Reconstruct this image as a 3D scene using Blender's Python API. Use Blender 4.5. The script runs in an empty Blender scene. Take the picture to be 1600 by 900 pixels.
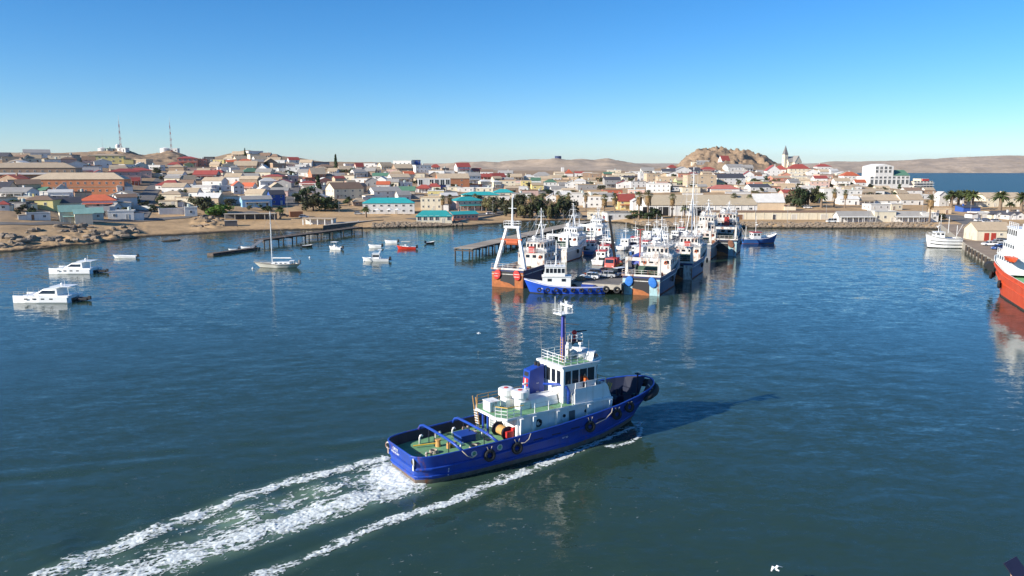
import bpy, bmesh, math, random
import numpy as np
from mathutils import Vector, Matrix

# ------------------------------------------------------------------ camera, sky, sun, exposure
SC = bpy.context.scene
COL = SC.collection
CAM_H, FPX = 27.5, 1208.0
TH = math.atan(192/FPX)
cam_d = bpy.data.cameras.new('camera')
cam_d.sensor_width = 36; cam_d.lens = FPX/1600*36
cam_d.clip_start = 0.1; cam_d.clip_end = 60000
cam = bpy.data.objects.new('camera', cam_d)
cam.location = (0, 0, CAM_H); cam.rotation_euler = (math.pi/2 - TH, 0, 0)
COL.objects.link(cam); SC.camera = cam

SUN_TO = Vector((-0.88, -0.475, 0)).normalized()      # horizontal direction towards the sun
SUN_EL = math.radians(25)
world = bpy.data.worlds.new('World'); SC.world = world; world.use_nodes = True
wn = world.node_tree; wn.nodes.clear()
wo = wn.nodes.new('ShaderNodeOutputWorld'); wb = wn.nodes.new('ShaderNodeBackground')
sk = wn.nodes.new('ShaderNodeTexSky'); sk.sky_type = 'NISHITA'; sk.sun_disc = False
sk.sun_elevation = SUN_EL; sk.sun_rotation = math.atan2(SUN_TO.x, SUN_TO.y)
sk.altitude = 2000; sk.air_density = 1.15; sk.dust_density = 0.4; sk.ozone_density = 7
wb.inputs[1].default_value = 0.10
hs_ = wn.nodes.new('ShaderNodeHueSaturation'); hs_.inputs['Saturation'].default_value = 1.17      # the camera's vivid rendering of the clear sky
wn.links.new(sk.outputs[0], hs_.inputs['Color']); wn.links.new(hs_.outputs[0], wb.inputs[0]); wn.links.new(wb.outputs[0], wo.inputs[0])
sun_d = bpy.data.lights.new('sun', 'SUN'); sun_d.energy = 5.0; sun_d.angle = math.radians(0.53)
sun_d.color = (1.0, 0.93, 0.82)
sun = bpy.data.objects.new('sun', sun_d); COL.objects.link(sun)
sdir = Vector((SUN_TO.x*math.cos(SUN_EL), SUN_TO.y*math.cos(SUN_EL), math.sin(SUN_EL)))
sun.rotation_euler = (-sdir).to_track_quat('-Z', 'Y').to_euler(); sun.location = (-200, -120, 150)
SC.view_settings.view_transform = 'Standard'; SC.view_settings.look = 'None'
SC.view_settings.exposure = 0.65; SC.view_settings.gamma = 1.0; SC.view_settings.use_curve_mapping = False
SC.cycles.max_bounces = 6; SC.cycles.transparent_max_bounces = 6
SC.cycles.caustics_reflective = False; SC.cycles.caustics_refractive = False
SC.cycles.use_denoising = True
random.seed(7)
R = math.radians

# ------------------------------------------------------------------ surveying helpers: photograph bearing -> point in the place
CT, ST = math.cos(TH), math.sin(TH)
def ray(px, py):
    u, v = px-800, 450-py
    return (u, FPX*CT+v*ST, v*CT-FPX*ST)
def at(px, py, z=0.0):
    r = ray(px, py); t = (z-CAM_H)/r[2]
    return Vector((r[0]*t, r[1]*t, z))
def atY(px, py, Y):
    r = ray(px, py); t = Y/r[1]
    return Vector((r[0]*t, Y, CAM_H+r[2]*t))
def m_per_px(Y): return Y/CT/FPX

# ------------------------------------------------------------------ numpy noise
def _hash(ix, iy, seed):
    h = (ix.astype(np.int64)*374761393 + iy.astype(np.int64)*668265263 + seed*1442695041) & 0xffffffff
    h = ((h ^ (h >> 13))*1274126177) & 0xffffffff
    h = h ^ (h >> 16)
    return (h & 0xffff)/65535.0
def vnoise(x, y, seed=0):
    x = np.asarray(x, float); y = np.asarray(y, float)
    ix = np.floor(x); iy = np.floor(y); fx = x-ix; fy = y-iy
    fx = fx*fx*(3-2*fx); fy = fy*fy*(3-2*fy)
    a = _hash(ix, iy, seed); b = _hash(ix+1, iy, seed); c = _hash(ix, iy+1, seed); d = _hash(ix+1, iy+1, seed)
    return (a*(1-fx)+b*fx)*(1-fy)+(c*(1-fx)+d*fx)*fy
def fbm(x, y, seed=0, octv=4, gain=0.5):
    s = 0; a = 1; t = 0
    for o in range(octv):
        s = s+a*vnoise(x*2**o+17*o, y*2**o-9*o, seed+o); t += a; a *= gain
    return s/t

# ------------------------------------------------------------------ mesh builder
class MB:
    def __init__(s): s.v = []; s.f = []; s.m = []
    def add(s, vs, fs, mi=0):
        o = len(s.v); s.v += [tuple(p) for p in vs]
        for f in fs: s.f.append(tuple(i+o for i in f)); s.m.append(mi)
        return s
    def box(s, x0, x1, y0, y1, z0, z1, mi=0):
        vs = [(x0,y0,z0),(x1,y0,z0),(x1,y1,z0),(x0,y1,z0),(x0,y0,z1),(x1,y0,z1),(x1,y1,z1),(x0,y1,z1)]
        return s.add(vs, [(0,3,2,1),(4,5,6,7),(0,1,5,4),(1,2,6,5),(2,3,7,6),(3,0,4,7)], mi)
    def hexa(s, b, t, mi=0):      # four bottom and four top corners, counter-clockwise from above
        return s.add(list(b)+list(t), [(0,3,2,1),(4,5,6,7),(0,1,5,4),(1,2,6,5),(2,3,7,6),(3,0,4,7)], mi)
    def cyl(s, p0, p1, r0, r1=None, n=8, mi=0, caps=True):
        p0 = Vector(p0); p1 = Vector(p1); r1 = r0 if r1 is None else r1
        d = (p1-p0).normalized(); a = d.orthogonal().normalized(); b = d.cross(a)
        vs = []
        for p, r in ((p0, r0), (p1, r1)):
            for i in range(n):
                t = 2*math.pi*i/n; vs.append(p+a*(r*math.cos(t))+b*(r*math.sin(t)))
        fs = [(i, (i+1) % n, n+(i+1) % n, n+i) for i in range(n)]
        if caps: fs += [tuple(range(n))[::-1], tuple(range(n, 2*n))]
        return s.add(vs, fs, mi)
    def tube(s, pts, r, n=6, mi=0):
        pts = [Vector(p) for p in pts]; rings = []
        for i, p in enumerate(pts):
            d = (pts[min(i+1, len(pts)-1)]-pts[max(i-1, 0)]).normalized()
            a = d.cross(Vector((0.13, 0.29, 0.95))); a = a.normalized() if a.length > 1e-4 else d.orthogonal().normalized()
            b = d.cross(a); rr = r[i] if isinstance(r, (list, tuple)) else r
            rings.append([p+a*(rr*math.cos(2*math.pi*k/n))+b*(rr*math.sin(2*math.pi*k/n)) for k in range(n)])
        return s.loft(rings, mi)
    def loft(s, rings, mi=0, closed=True, caps=True):
        n = len(rings[0]); o = len(s.v)
        for r in rings: s.v += [tuple(p) for p in r]
        for j in range(len(rings)-1):
            for i in range(n if closed else n-1):
                k = (i+1) % n
                s.f.append((o+j*n+i, o+j*n+k, o+(j+1)*n+k, o+(j+1)*n+i)); s.m.append(mi)
        if caps and closed:
            s.f.append(tuple(o+i for i in range(n))[::-1]); s.m.append(mi)
            s.f.append(tuple(o+(len(rings)-1)*n+i for i in range(n))); s.m.append(mi)
        return s
    def torus(s, c, axis, Rr, r, n=14, m=7, mi=0):
        c = Vector(c); ax = Vector(axis).normalized(); a = ax.orthogonal().normalized(); b = ax.cross(a)
        o = len(s.v)
        for i in range(n):
            t = 2*math.pi*i/n; d = a*math.cos(t)+b*math.sin(t)
            for k in range(m):
                q = 2*math.pi*k/m; s.v.append(tuple(c+d*(Rr+r*math.cos(q))+ax*(r*math.sin(q))))
        for i in range(n):
            for k in range(m):
                s.f.append((o+i*m+k, o+((i+1) % n)*m+k, o+((i+1) % n)*m+(k+1) % m, o+i*m+(k+1) % m)); s.m.append(mi)
        return s
    def ball(s, c, rx, ry=None, rz=None, n=10, m=6, mi=0, jit=0, rnd=None):
        ry = rx if ry is None else ry; rz = rx if rz is None else rz
        rings = []
        for j in range(m+1):
            ph = math.pi*(j/m-0.5); cr = max(math.cos(ph), 0.02)
            ring = []
            for i in range(n):
                t = 2*math.pi*i/n; k = 1+(rnd.uniform(-jit, jit) if jit else 0)
                ring.append((c[0]+rx*cr*math.cos(t)*k, c[1]+ry*cr*math.sin(t)*k, c[2]+rz*math.sin(ph)*k))
            rings.append(ring)
        return s.loft(rings, mi)
    def rail(s, pts, h, post=0.03, bar=0.025, nb=3, step=1.2, mi=0):     # posts and horizontal bars along a polyline
        pts = [Vector(p) for p in pts]
        for a, b in zip(pts, pts[1:]):
            k = max(1, round((b-a).length/step))
            for i in range(k+1):
                p = a.lerp(b, i/k); s.cyl(p, p+Vector((0, 0, h)), post, n=5, mi=mi)
            for j in range(nb):
                z = Vector((0, 0, h*(j+1)/nb)); s.cyl(a+z, b+z, bar, n=5, mi=mi)
        return s
    def mesh(s, name, mats, smooth=False):
        me = bpy.data.meshes.new(name); me.from_pydata(s.v, [], s.f)
        if not isinstance(mats, (list, tuple)): mats = [mats]
        for m in mats: me.materials.append(m)
        if len(mats) > 1: me.polygons.foreach_set('material_index', s.m)
        if smooth: me.polygons.foreach_set('use_smooth', [True]*len(s.f))
        me.update(); return me
    def build(s, name, mats, parent=None, smooth=False):
        return obj(name, s.mesh(name, mats, smooth), parent)

def obj(name, me, parent=None, loc=None, rz=None, scale=None):
    o = bpy.data.objects.new(name, me); COL.objects.link(o)
    if parent is not None: o.parent = parent
    if loc is not None: o.location = loc
    if rz is not None: o.rotation_euler = (0, 0, rz)
    if scale is not None: o.scale = scale
    return o
def tag(o, label=None, cat=None, group=None, kind=None):
    if label: o['label'] = label
    if cat: o['category'] = cat
    if group: o['group'] = group
    if kind: o['kind'] = kind
    return o
def thing(name, label, cat, loc=(0,0,0), rz=0, group=None):
    o = bpy.data.objects.new(name, None); COL.objects.link(o); o.empty_display_size = 0.5
    o.location = loc; o.rotation_euler = (0, 0, rz)
    return tag(o, label, cat, group)
KIDS = {}
def copy_tree(o, kids, loc, rz, label=None, scale=None):
    c = o.copy(); COL.objects.link(c); c.location = loc; c.rotation_euler = (0, 0, rz)
    if scale is not None: c.scale = scale
    if label: c['label'] = label
    for k in kids:
        d = k.copy(); COL.objects.link(d); d.parent = c
    return c

# ------------------------------------------------------------------ materials
_M = {}
def mat(name, col, rough=0.6, metal=0.0, var=0.12, scale=0.6, bump=0.0, bscale=8.0, streak=0.0, rust=0.0, spec=0.5, tint=0.0, dirt=(0.12, 0.09, 0.06)):
    """painted/rough surface: base colour with mottling, vertical dirt streaks, rust patches and optional bump"""
    if name in _M: return _M[name]
    m = bpy.data.materials.new(name); m.use_nodes = True; nt = m.node_tree; N = nt.nodes; L = nt.links
    b = N['Principled BSDF']; b.inputs['Roughness'].default_value = rough; b.inputs['Metallic'].default_value = metal
    b.inputs['Specular IOR Level'].default_value = spec
    tc = N.new('ShaderNodeTexCoord')
    src = tc.outputs['Object']
    if var or streak or rust or tint:
        no = N.new('ShaderNodeTexNoise'); no.inputs['Scale'].default_value = scale; no.inputs['Detail'].default_value = 6
        no.inputs['Roughness'].default_value = 0.65
        L.new(src, no.inputs['Vector'])
        mr = N.new('ShaderNodeMapRange'); mr.inputs[1].default_value = 0.3; mr.inputs[2].default_value = 0.7
        mr.inputs[3].default_value = 1-var; mr.inputs[4].default_value = 1+var*0.6
        L.new(no.outputs['Fac'], mr.inputs[0])
        mul = N.new('ShaderNodeMix'); mul.data_type = 'RGBA'; mul.blend_type = 'MULTIPLY'; mul.inputs[0].default_value = 1
        mul.inputs[6].default_value = (*col, 1); L.new(mr.outputs[0], mul.inputs[7])
        cur = mul.outputs[2]
        if tint:
            oi = N.new('ShaderNodeObjectInfo'); r2 = N.new('ShaderNodeMapRange')
            r2.inputs[3].default_value = 1-tint; r2.inputs[4].default_value = 1+tint*0.5
            L.new(oi.outputs['Random'], r2.inputs[0])
            mu = N.new('ShaderNodeMix'); mu.data_type = 'RGBA'; mu.blend_type = 'MULTIPLY'; mu.inputs[0].default_value = 1
            L.new(cur, mu.inputs[6]); L.new(r2.outputs[0], mu.inputs[7]); cur = mu.outputs[2]
        if streak:
            mp = N.new('ShaderNodeMapping'); mp.inputs['Scale'].default_value = (1.6, 1.6, 0.12); L.new(src, mp.inputs[0])
            n2 = N.new('ShaderNodeTexNoise'); n2.inputs['Scale'].default_value = 1.3; n2.inputs['Detail'].default_value = 5
            L.new(mp.outputs[0], n2.inputs['Vector'])
            r3 = N.new('ShaderNodeMapRange'); r3.inputs[1].default_value = 0.52; r3.inputs[2].default_value = 0.75; r3.inputs[4].default_value = streak
            L.new(n2.outputs['Fac'], r3.inputs[0])
            mx = N.new('ShaderNodeMix'); mx.data_type = 'RGBA'; L.new(r3.outputs[0], mx.inputs[0])
            L.new(cur, mx.inputs[6]); mx.inputs[7].default_value = (*dirt, 1); cur = mx.outputs[2]
        if rust:
            mp = N.new('ShaderNodeMapping'); mp.inputs['Scale'].default_value = (1, 1, 0.35); L.new(src, mp.inputs[0])
            n3 = N.new('ShaderNodeTexNoise'); n3.inputs['Scale'].default_value = 0.9; n3.inputs['Detail'].default_value = 8
            n3.inputs['Roughness'].default_value = 0.7
            L.new(mp.outputs[0], n3.inputs['Vector'])
            r4 = N.new('ShaderNodeMapRange'); r4.inputs[1].default_value = 0.62-rust*0.3; r4.inputs[2].default_value = 0.72-rust*0.25; r4.inputs[4].default_value = 0.9
            L.new(n3.outputs['Fac'], r4.inputs[0])
            mx = N.new('ShaderNodeMix'); mx.data_type = 'RGBA'; L.new(r4.outputs[0], mx.inputs[0])
            L.new(cur, mx.inputs[6]); mx.inputs[7].default_value = (0.22, 0.075, 0.03, 1); cur = mx.outputs[2]
        L.new(cur, b.inputs['Base Color'])
    else:
        b.inputs['Base Color'].default_value = (*col, 1)
    if bump:
        nb = N.new('ShaderNodeTexNoise'); nb.inputs['Scale'].default_value = bscale; nb.inputs['Detail'].default_value = 5
        L.new(src, nb.inputs['Vector'])
        bp = N.new('ShaderNodeBump'); bp.inputs['Strength'].default_value = bump; bp.inputs['Distance'].default_value = 0.05
        L.new(nb.outputs['Fac'], bp.inputs['Height']); L.new(bp.outputs[0], b.inputs['Normal'])
    _M[name] = m; return m
def corrugated(name, col, rough=0.55, var=0.12, pitch=0.8):
    """sheet-metal roof: ribs as relief plus faded, rust-tinged patches"""
    if name in _M: return _M[name]
    m = mat(name, col, rough, var=var, scale=0.35, tint=0.22, streak=0.25, dirt=(0.17, 0.11, 0.07))
    nt = m.node_tree; N = nt.nodes; L = nt.links; b = N['Principled BSDF']
    tc = [n for n in N if n.type == 'TEX_COORD'][0]
    w = N.new('ShaderNodeTexWave'); w.bands_direction = 'X'; w.inputs['Scale'].default_value = pitch
    L.new(tc.outputs['Object'], w.inputs['Vector'])
    bp = N.new('ShaderNodeBump'); bp.inputs['Strength'].default_value = 0.35; bp.inputs['Distance'].default_value = 0.04
    L.new(w.outputs['Fac'], bp.inputs['Height']); L.new(bp.outputs[0], b.inputs['Normal'])
    return m
def glass(name='window_glass', col=(0.015, 0.02, 0.028)):
    return mat(name, col, 0.08, var=0, spec=0.6)
# ------------------------------------------------------------------ terrain: height of the land by bearing and distance
PROF = {
 -160: [(236,0),(250,1.6),(270,4.2),(290,6.6),(340,12.5),(400,17),(480,25),(560,32),(640,37),(800,24),(1150,16)],
 0:   [(246,0),(256,1.6),(275,4.6),(292,6.6),(340,12.9),(400,17),(480,26),(560,33.0),(630,37.5),(800,24),(1150,16)],
 60:  [(256,0),(266,1.4),(285,4.2),(302,6.0),(350,11.5),(410,15),(480,24),(560,31.5),(640,38),(800,24),(1150,16)],
 130: [(268,0),(278,1.2),(300,3.6),(318,4.6),(360,9.0),(410,11),(480,21),(560,29),(660,38.5),(800,24),(1150,16)],
 190: [(283,0),(292,1.2),(318,3.2),(332,4.2),(400,10.3),(480,17),(560,26),(640,36),(680,41.5),(710,40),(800,26),(1150,16)],
 225: [(298,0),(306,1.0),(328,3.0),(340,4.0),(400,9.4),(480,15.5),(560,24),(640,33.5),(700,36),(800,26),(1150,16)],
 265: [(303,0),(310,0.9),(336,2.8),(352,4.0),(410,9.2),(500,16.2),(580,24),(660,35),(700,40),(730,38),(820,26),(1150,16)],
 310: [(309,0),(318,0.8),(344,2.6),(360,4.0),(430,9.2),(510,15.4),(600,23.5),(680,32),(740,33.5),(820,28),(1150,18)],
 385: [(322,0),(332,0.9),(352,2.4),(368,3.8),(440,8.8),(530,15.6),(620,24.2),(700,34),(760,42),(800,41),(900,28),(1150,18)],
 450: [(328,0),(338,1.2),(360,2.4),(385,3.6),(450,8.6),(540,15.2),(640,24),(720,31),(780,36),(860,30),(1150,20)],
 510: [(332,0),(340,1.5),(368,2.2),(395,3.4),(465,8.6),(560,15.4),(670,24),(750,29.5),(790,31),(880,25),(1150,20)],
 580: [(340,0),(346,1.8),(380,2.2),(410,3.6),(480,8.0),(570,14.6),(680,23.2),(760,29.5),(800,30.5),(880,24),(1150,20)],
 650: [(346,0),(351,1.8),(385,2.1),(430,4.2),(520,9.2),(620,16),(740,23.5),(790,27.5),(860,24),(1150,20)],
 720: [(352,0),(357,1.6),(395,2.0),(460,4.4),(550,8.2),(650,13),(780,20.5),(860,22.5),(1000,19),(1150,19)],
 770: [(362,0),(372,1.0),(410,1.6),(475,3.8),(560,7.0),(660,11),(800,17.5),(900,19.5),(1000,19.5),(1150,19.5)],
 850: [(383,0),(396,1.2),(420,1.8),(490,3.2),(570,5.2),(690,9),(830,15.6),(950,19.5),(1050,19.5),(1150,19.5)],
 905: [(386,0),(398,1.4),(430,2.0),(500,3.2),(590,5.0),(720,9),(850,15.2),(980,19),(1080,19.5),(1150,19.5)],
 960: [(372,0),(382,1.8),(430,2.2),(500,3.6),(590,5.4),(720,10),(850,15.6),(1000,19),(1080,19),(1150,19)],
 1010:[(348,0),(356,2.0),(420,2.3),(500,4.4),(600,7.2),(740,13.0),(860,19),(960,22),(1050,21),(1150,19)],
 1060:[(344,0),(350,2.0),(420,2.3),(500,4.6),(610,8.0),(740,14.4),(850,20.5),(900,25),(945,27),(1040,24),(1150,19)],
 1090:[(343,0),(349,2.0),(420,2.3),(500,4.6),(610,8.2),(740,14.6),(840,20.5),(890,29),(930,40),(965,42),(1040,28),(1150,19)],
 1120:[(342,0),(348,2.0),(420,2.3),(500,4.6),(610,8.2),(740,14.8),(840,21.0),(885,30),(940,43),(975,45.5),(1050,29),(1150,19)],
 1160:[(341,0),(347,2.0),(420,2.3),(500,4.4),(620,8.2),(750,14.8),(850,22),(900,31),(950,41),(980,42),(1050,27),(1150,19)],
 1190:[(341,0),(347,2.0),(420,2.3),(500,4.4),(620,8.0),(750,14.4),(850,21.5),(920,29),(965,36),(1000,34.5),(1060,25),(1150,19)],
 1212:[(341,0),(347,2.0),(420,2.3),(500,4.4),(620,8.0),(750,14.2),(840,21),(920,26),(980,28),(1060,24),(1150,19)],
 1260:[(340,0),(346,2.0),(420,2.3),(500,4.2),(620,7.6),(750,13.6),(830,20.5),(900,25),(960,24),(1060,17),(1150,14)],
 1310:[(340,0),(346,2.0),(420,2.3),(500,4.0),(620,7.2),(750,12.4),(850,17.5),(920,18.5),(1000,14),(1080,6),(1150,-5)],
 1360:[(340,0),(346,2.0),(420,2.3),(500,3.8),(620,6.2),(700,8),(800,9.5),(900,7),(980,1.5),(1010,-3),(1150,-6)],
 1430:[(340,0),(346,2.0),(420,2.3),(500,3.2),(600,4.6),(680,5.0),(780,3.4),(840,1),(870,-2),(1150,-6)],
 1475:[(334,0),(340,2.0),(420,2.4),(500,3.0),(580,3.2),(650,2.2),(700,0.8),(720,-2),(1150,-6)],
 1515:[(292,0),(298,2.0),(420,2.4),(500,2.9),(560,2.6),(610,1.2),(640,-1.5),(1150,-6)],
 1560:[(262,0),(268,2.0),(420,2.4),(500,2.8),(550,2.4),(595,1.0),(625,-1.5),(1150,-6)],
 1760:[(215,0),(221,2.0),(420,2.4),(500,2.8),(560,2.4),(600,1.0),(630,-1.5),(1150,-6)],
}
PXS = sorted(PROF)
_AC = np.array([(p-800)/FPX*1.0 for p in PXS])      # bearing of each profile, tan of azimuth (nearly)
YG = np.arange(190, 1152, 2.0)
_ZG = []
for p in PXS:
    pr = PROF[p]; ys = [pr[0][0]-25]+[a for a, b in pr]; zs = [-5.0]+[b for a, b in pr]
    z = np.interp(YG, ys, zs)
    k = np.ones(5)/5; z2 = np.convolve(np.pad(z, 2, mode='edge'), k, 'valid')
    w = np.clip((YG-pr[0][0]-14)/25, 0, 1); _ZG.append(z*(1-w)+z2*w)
_ZG = np.array(_ZG)
def _bear(x, y, z):      # picture-column bearing of a ground point seen from the survey point
    return x/(y*CT-(z-CAM_H)*ST)
def zt0(x, y):
    x = np.asarray(x, float); y = np.asarray(y, float); z = np.zeros_like(x)+8
    for it in range(3):
        a = _bear(x, y, z)
        i = np.clip(np.searchsorted(_AC, a)-1, 0, len(PXS)-2)
        t = np.clip((a-_AC[i])/(_AC[i+1]-_AC[i]), 0, 1); t = t*t*(3-2*t)*0.5+t*0.5
        fy = np.clip((y-YG[0])/2.0, 0, len(YG)-1.001); j = fy.astype(int); u = fy-j
        za = _ZG[i, j]*(1-u)+_ZG[i, j+1]*u; zb = _ZG[i+1, j]*(1-u)+_ZG[i+1, j+1]*u
        z = za*(1-t)+zb*t
    return z
def zt(x, y):
    z = zt0(x, y); x = np.asarray(x, float); y = np.asarray(y, float)
    a = _bear(x, y, z)*FPX+800
    land = np.clip((z-0.2)/1.5, 0, 1)
    n = (fbm(x/14, y/14, 3, 4)-0.5)*1.3*land*np.clip((z-2.2)/4, 0, 1)
    # bare rock: the left shore, the two mast knolls, the hilltop, the craggy hill
    def bump(v, lo, hi, s): return np.clip((v-lo)/s, 0, 1)*np.clip((hi-v)/s, 0, 1)
    rock = bump(a, -400, 235, 20)*np.clip((3.4-z)/1.4, 0, 1)*np.clip((z+1.0)/0.6, 0, 1)*np.clip((345-y)/8, 0, 1)*0.5
    rock = rock+bump(a, 296, 352, 14)*bump(z, 0.9, 4.2, 0.6)*0.8
    crag = bump(a, 1045, 1225, 26)*np.clip((z-23)/4, 0, 1)
    knoll = bump(a, 120, 330, 30)*np.clip((z-27)/4, 0, 1)*0.45
    r1 = 1-np.abs(fbm(x/9, y/9, 11, 4)*2-1); r2 = 1-np.abs(fbm(x/22, y/22, 21, 4)*2-1)
    n = n+rock*(r1-0.72)*5.2+crag*((r2-0.78)*22+(r1-0.72)*9)+knoll*(r1-0.7)*7
    return z+n
def ground(px, py):
    """where the sight line through a photograph point meets the land"""
    Y = np.arange(205, 1100, 1.0); r = ray(px, py)
    x = r[0]*Y/r[1]; z = CAM_H+r[2]*Y/r[1]
    d = z-zt0(x, Y); d[zt0(x, Y) < 0.05] = 1
    k = np.argmax(d <= 0)
    if d[k] > 0: k = int(np.argmin(np.where(zt0(x, Y) < 1.5, 1e6, np.abs(d))))
    return Vector((float(x[k]), float(Y[k]), float(zt0(x[k], Y[k]))))

def grid_mesh(name, X, Y, Z, m, smooth=True):
    ny, nx = X.shape
    me = bpy.data.meshes.new(name)
    co = np.stack([X, Y, Z], -1).reshape(-1, 3)
    idx = np.arange(nx*ny).reshape(ny, nx)
    q = np.stack([idx[:-1, :-1], idx[:-1, 1:], idx[1:, 1:], idx[1:, :-1]], -1).reshape(-1, 4)
    me.vertices.add(len(co)); me.vertices.foreach_set('co', co.ravel())
    me.loops.add(q.size); me.loops.foreach_set('vertex_index', q.ravel())
    me.polygons.add(len(q)); me.polygons.foreach_set('loop_start', np.arange(0, q.size, 4))
    me.polygons.foreach_set('loop_total', np.full(len(q), 4))
    if smooth: me.polygons.foreach_set('use_smooth', np.ones(len(q), bool))
    me.materials.append(m); me.update(calc_edges=True); return me

def land_material(name, sand, rock, dark, scale=0.05, wet=True, crack=0.35):
    m = bpy.data.materials.new(name); m.use_nodes = True; nt = m.node_tree; N = nt.nodes; L = nt.links
    b = N['Principled BSDF']; b.inputs['Roughness'].default_value = 0.92; b.inputs['Specular IOR Level'].default_value = 0.15
    ge = N.new('ShaderNodeNewGeometry')
    n1 = N.new('ShaderNodeTexNoise'); n1.inputs['Scale'].default_value = scale; n1.inputs['Detail'].default_value = 9; n1.inputs['Roughness'].default_value = 0.7
    n2 = N.new('ShaderNodeTexNoise'); n2.inputs['Scale'].default_value = scale*7; n2.inputs['Detail'].default_value = 8; n2.inputs['Roughness'].default_value = 0.75
    L.new(ge.outputs['Position'], n1.inputs['Vector']); L.new(ge.outputs['Position'], n2.inputs['Vector'])
    sep = N.new('ShaderNodeSeparateXYZ'); L.new(ge.outputs['Normal'], sep.inputs[0])
    sl = N.new('ShaderNodeMapRange'); sl.inputs[1].default_value = 0.97; sl.inputs[2].default_value = 0.78; L.new(sep.outputs['Z'], sl.inputs[0])
    c1 = N.new('ShaderNodeMapRange'); c1.inputs[1].default_value = 0.42; c1.inputs[2].default_value = 0.62; L.new(n1.outputs['Fac'], c1.inputs[0])
    mixa = N.new('ShaderNodeMix'); mixa.data_type = 'RGBA'; mixa.inputs[6].default_value = (*sand, 1); mixa.inputs[7].default_value = (*[s*0.72 for s in sand], 1)
    L.new(c1.outputs[0], mixa.inputs[0])
    mixb = N.new('ShaderNodeMix'); mixb.data_type = 'RGBA'; L.new(sl.outputs[0], mixb.inputs[0])
    L.new(mixa.outputs[2], mixb.inputs[6])
    rk = N.new('ShaderNodeMix'); rk.data_type = 'RGBA'; rk.inputs[6].default_value = (*rock, 1); rk.inputs[7].default_value = (*dark, 1)
    c2 = N.new('ShaderNodeMapRange'); c2.inputs[1].default_value = 0.5-crack*0.3; c2.inputs[2].default_value = 0.66; L.new(n2.outputs['Fac'], c2.inputs[0]); L.new(c2.outputs[0], rk.inputs[0])
    L.new(rk.outputs[2], mixb.inputs[7]); cur = mixb.outputs[2]
    c3 = N.new('ShaderNodeMapRange'); c3.inputs[1].default_value = 0.3; c3.inputs[2].default_value = 0.7; c3.inputs[3].default_value = 0.72; c3.inputs[4].default_value = 1.18
    L.new(n2.outputs['Fac'], c3.inputs[0])
    mm = N.new('ShaderNodeMix'); mm.data_type = 'RGBA'; mm.blend_type = 'MULTIPLY'; mm.inputs[0].default_value = 1
    L.new(cur, mm.inputs[6]); L.new(c3.outputs[0], mm.inputs[7]); cur = mm.outputs[2]
    if wet:      # browner, stonier soil up the hillside
        sp0 = N.new('ShaderNodeSeparateXYZ'); L.new(ge.outputs['Position'], sp0.inputs[0]); ah = N.new('ShaderNodeMath'); ah.operation = 'MULTIPLY_ADD'; ah.inputs[1].default_value = 9.0; L.new(n1.outputs['Fac'], ah.inputs[0]); L.new(sp0.outputs['Z'], ah.inputs[2])
        c5 = N.new('ShaderNodeMapRange'); c5.inputs[1].default_value = 8.0; c5.inputs[2].default_value = 14.0; c5.inputs[4].default_value = 0.85; L.new(ah.outputs[0], c5.inputs[0])
        so = N.new('ShaderNodeMix'); so.data_type = 'RGBA'; L.new(c5.outputs[0], so.inputs[0]); L.new(cur, so.inputs[6])
        sd = N.new('ShaderNodeMix'); sd.data_type = 'RGBA'; sd.inputs[6].default_value = (0.36, 0.255, 0.165, 1); sd.inputs[7].default_value = (0.20, 0.145, 0.10, 1); L.new(c2.outputs[0], sd.inputs[0]); L.new(sd.outputs[2], so.inputs[7]); cur = so.outputs[2]
    if wet:      # weed and wet rock along the tide line
        sp = N.new('ShaderNodeSeparateXYZ'); L.new(ge.outputs['Position'], sp.inputs[0])
        ad = N.new('ShaderNodeMath'); ad.operation = 'MULTIPLY_ADD'; ad.inputs[1].default_value = 0.9; L.new(n2.outputs['Fac'], ad.inputs[0]); L.new(sp.outputs['Z'], ad.inputs[2])
        c4 = N.new('ShaderNodeMapRange'); c4.inputs[1].default_value = 1.15; c4.inputs[2].default_value = 0.75; L.new(ad.outputs[0], c4.inputs[0])
        mw = N.new('ShaderNodeMix'); mw.data_type = 'RGBA'; L.new(c4.outputs[0], mw.inputs[0]); L.new(cur, mw.inputs[6]); mw.inputs[7].default_value = (0.035, 0.03, 0.022, 1); cur = mw.outputs[2]
    L.new(cur, b.inputs['Base Color'])
    bp = N.new('ShaderNodeBump'); bp.inputs['Strength'].default_value = 0.6; bp.inputs['Distance'].default_value = 0.02/scale
    L.new(n2.outputs['Fac'], bp.inputs['Height']); L.new(bp.outputs[0], b.inputs['Normal'])
    return m

M_LAND = land_material('sandy_ground', (0.53, 0.355, 0.19), (0.38, 0.27, 0.175), (0.09, 0.065, 0.045), 0.06)
a_ = np.concatenate([np.arange(-0.95, -0.70, 0.01), np.arange(-0.70, 0.70, 0.0021), np.arange(0.70, 1.0, 0.01)])
y_ = np.concatenate([np.arange(196, 460, 1.6), np.arange(460, 1152, 3.2)])
A_, Y_ = np.meshgrid(a_, y_); X_ = A_*Y_
land = obj('terrain', grid_mesh('terrain', X_, Y_, zt(X_, Y_), M_LAND)); tag(land, 'sandy hillside the town is built on', kind='structure')

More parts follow.
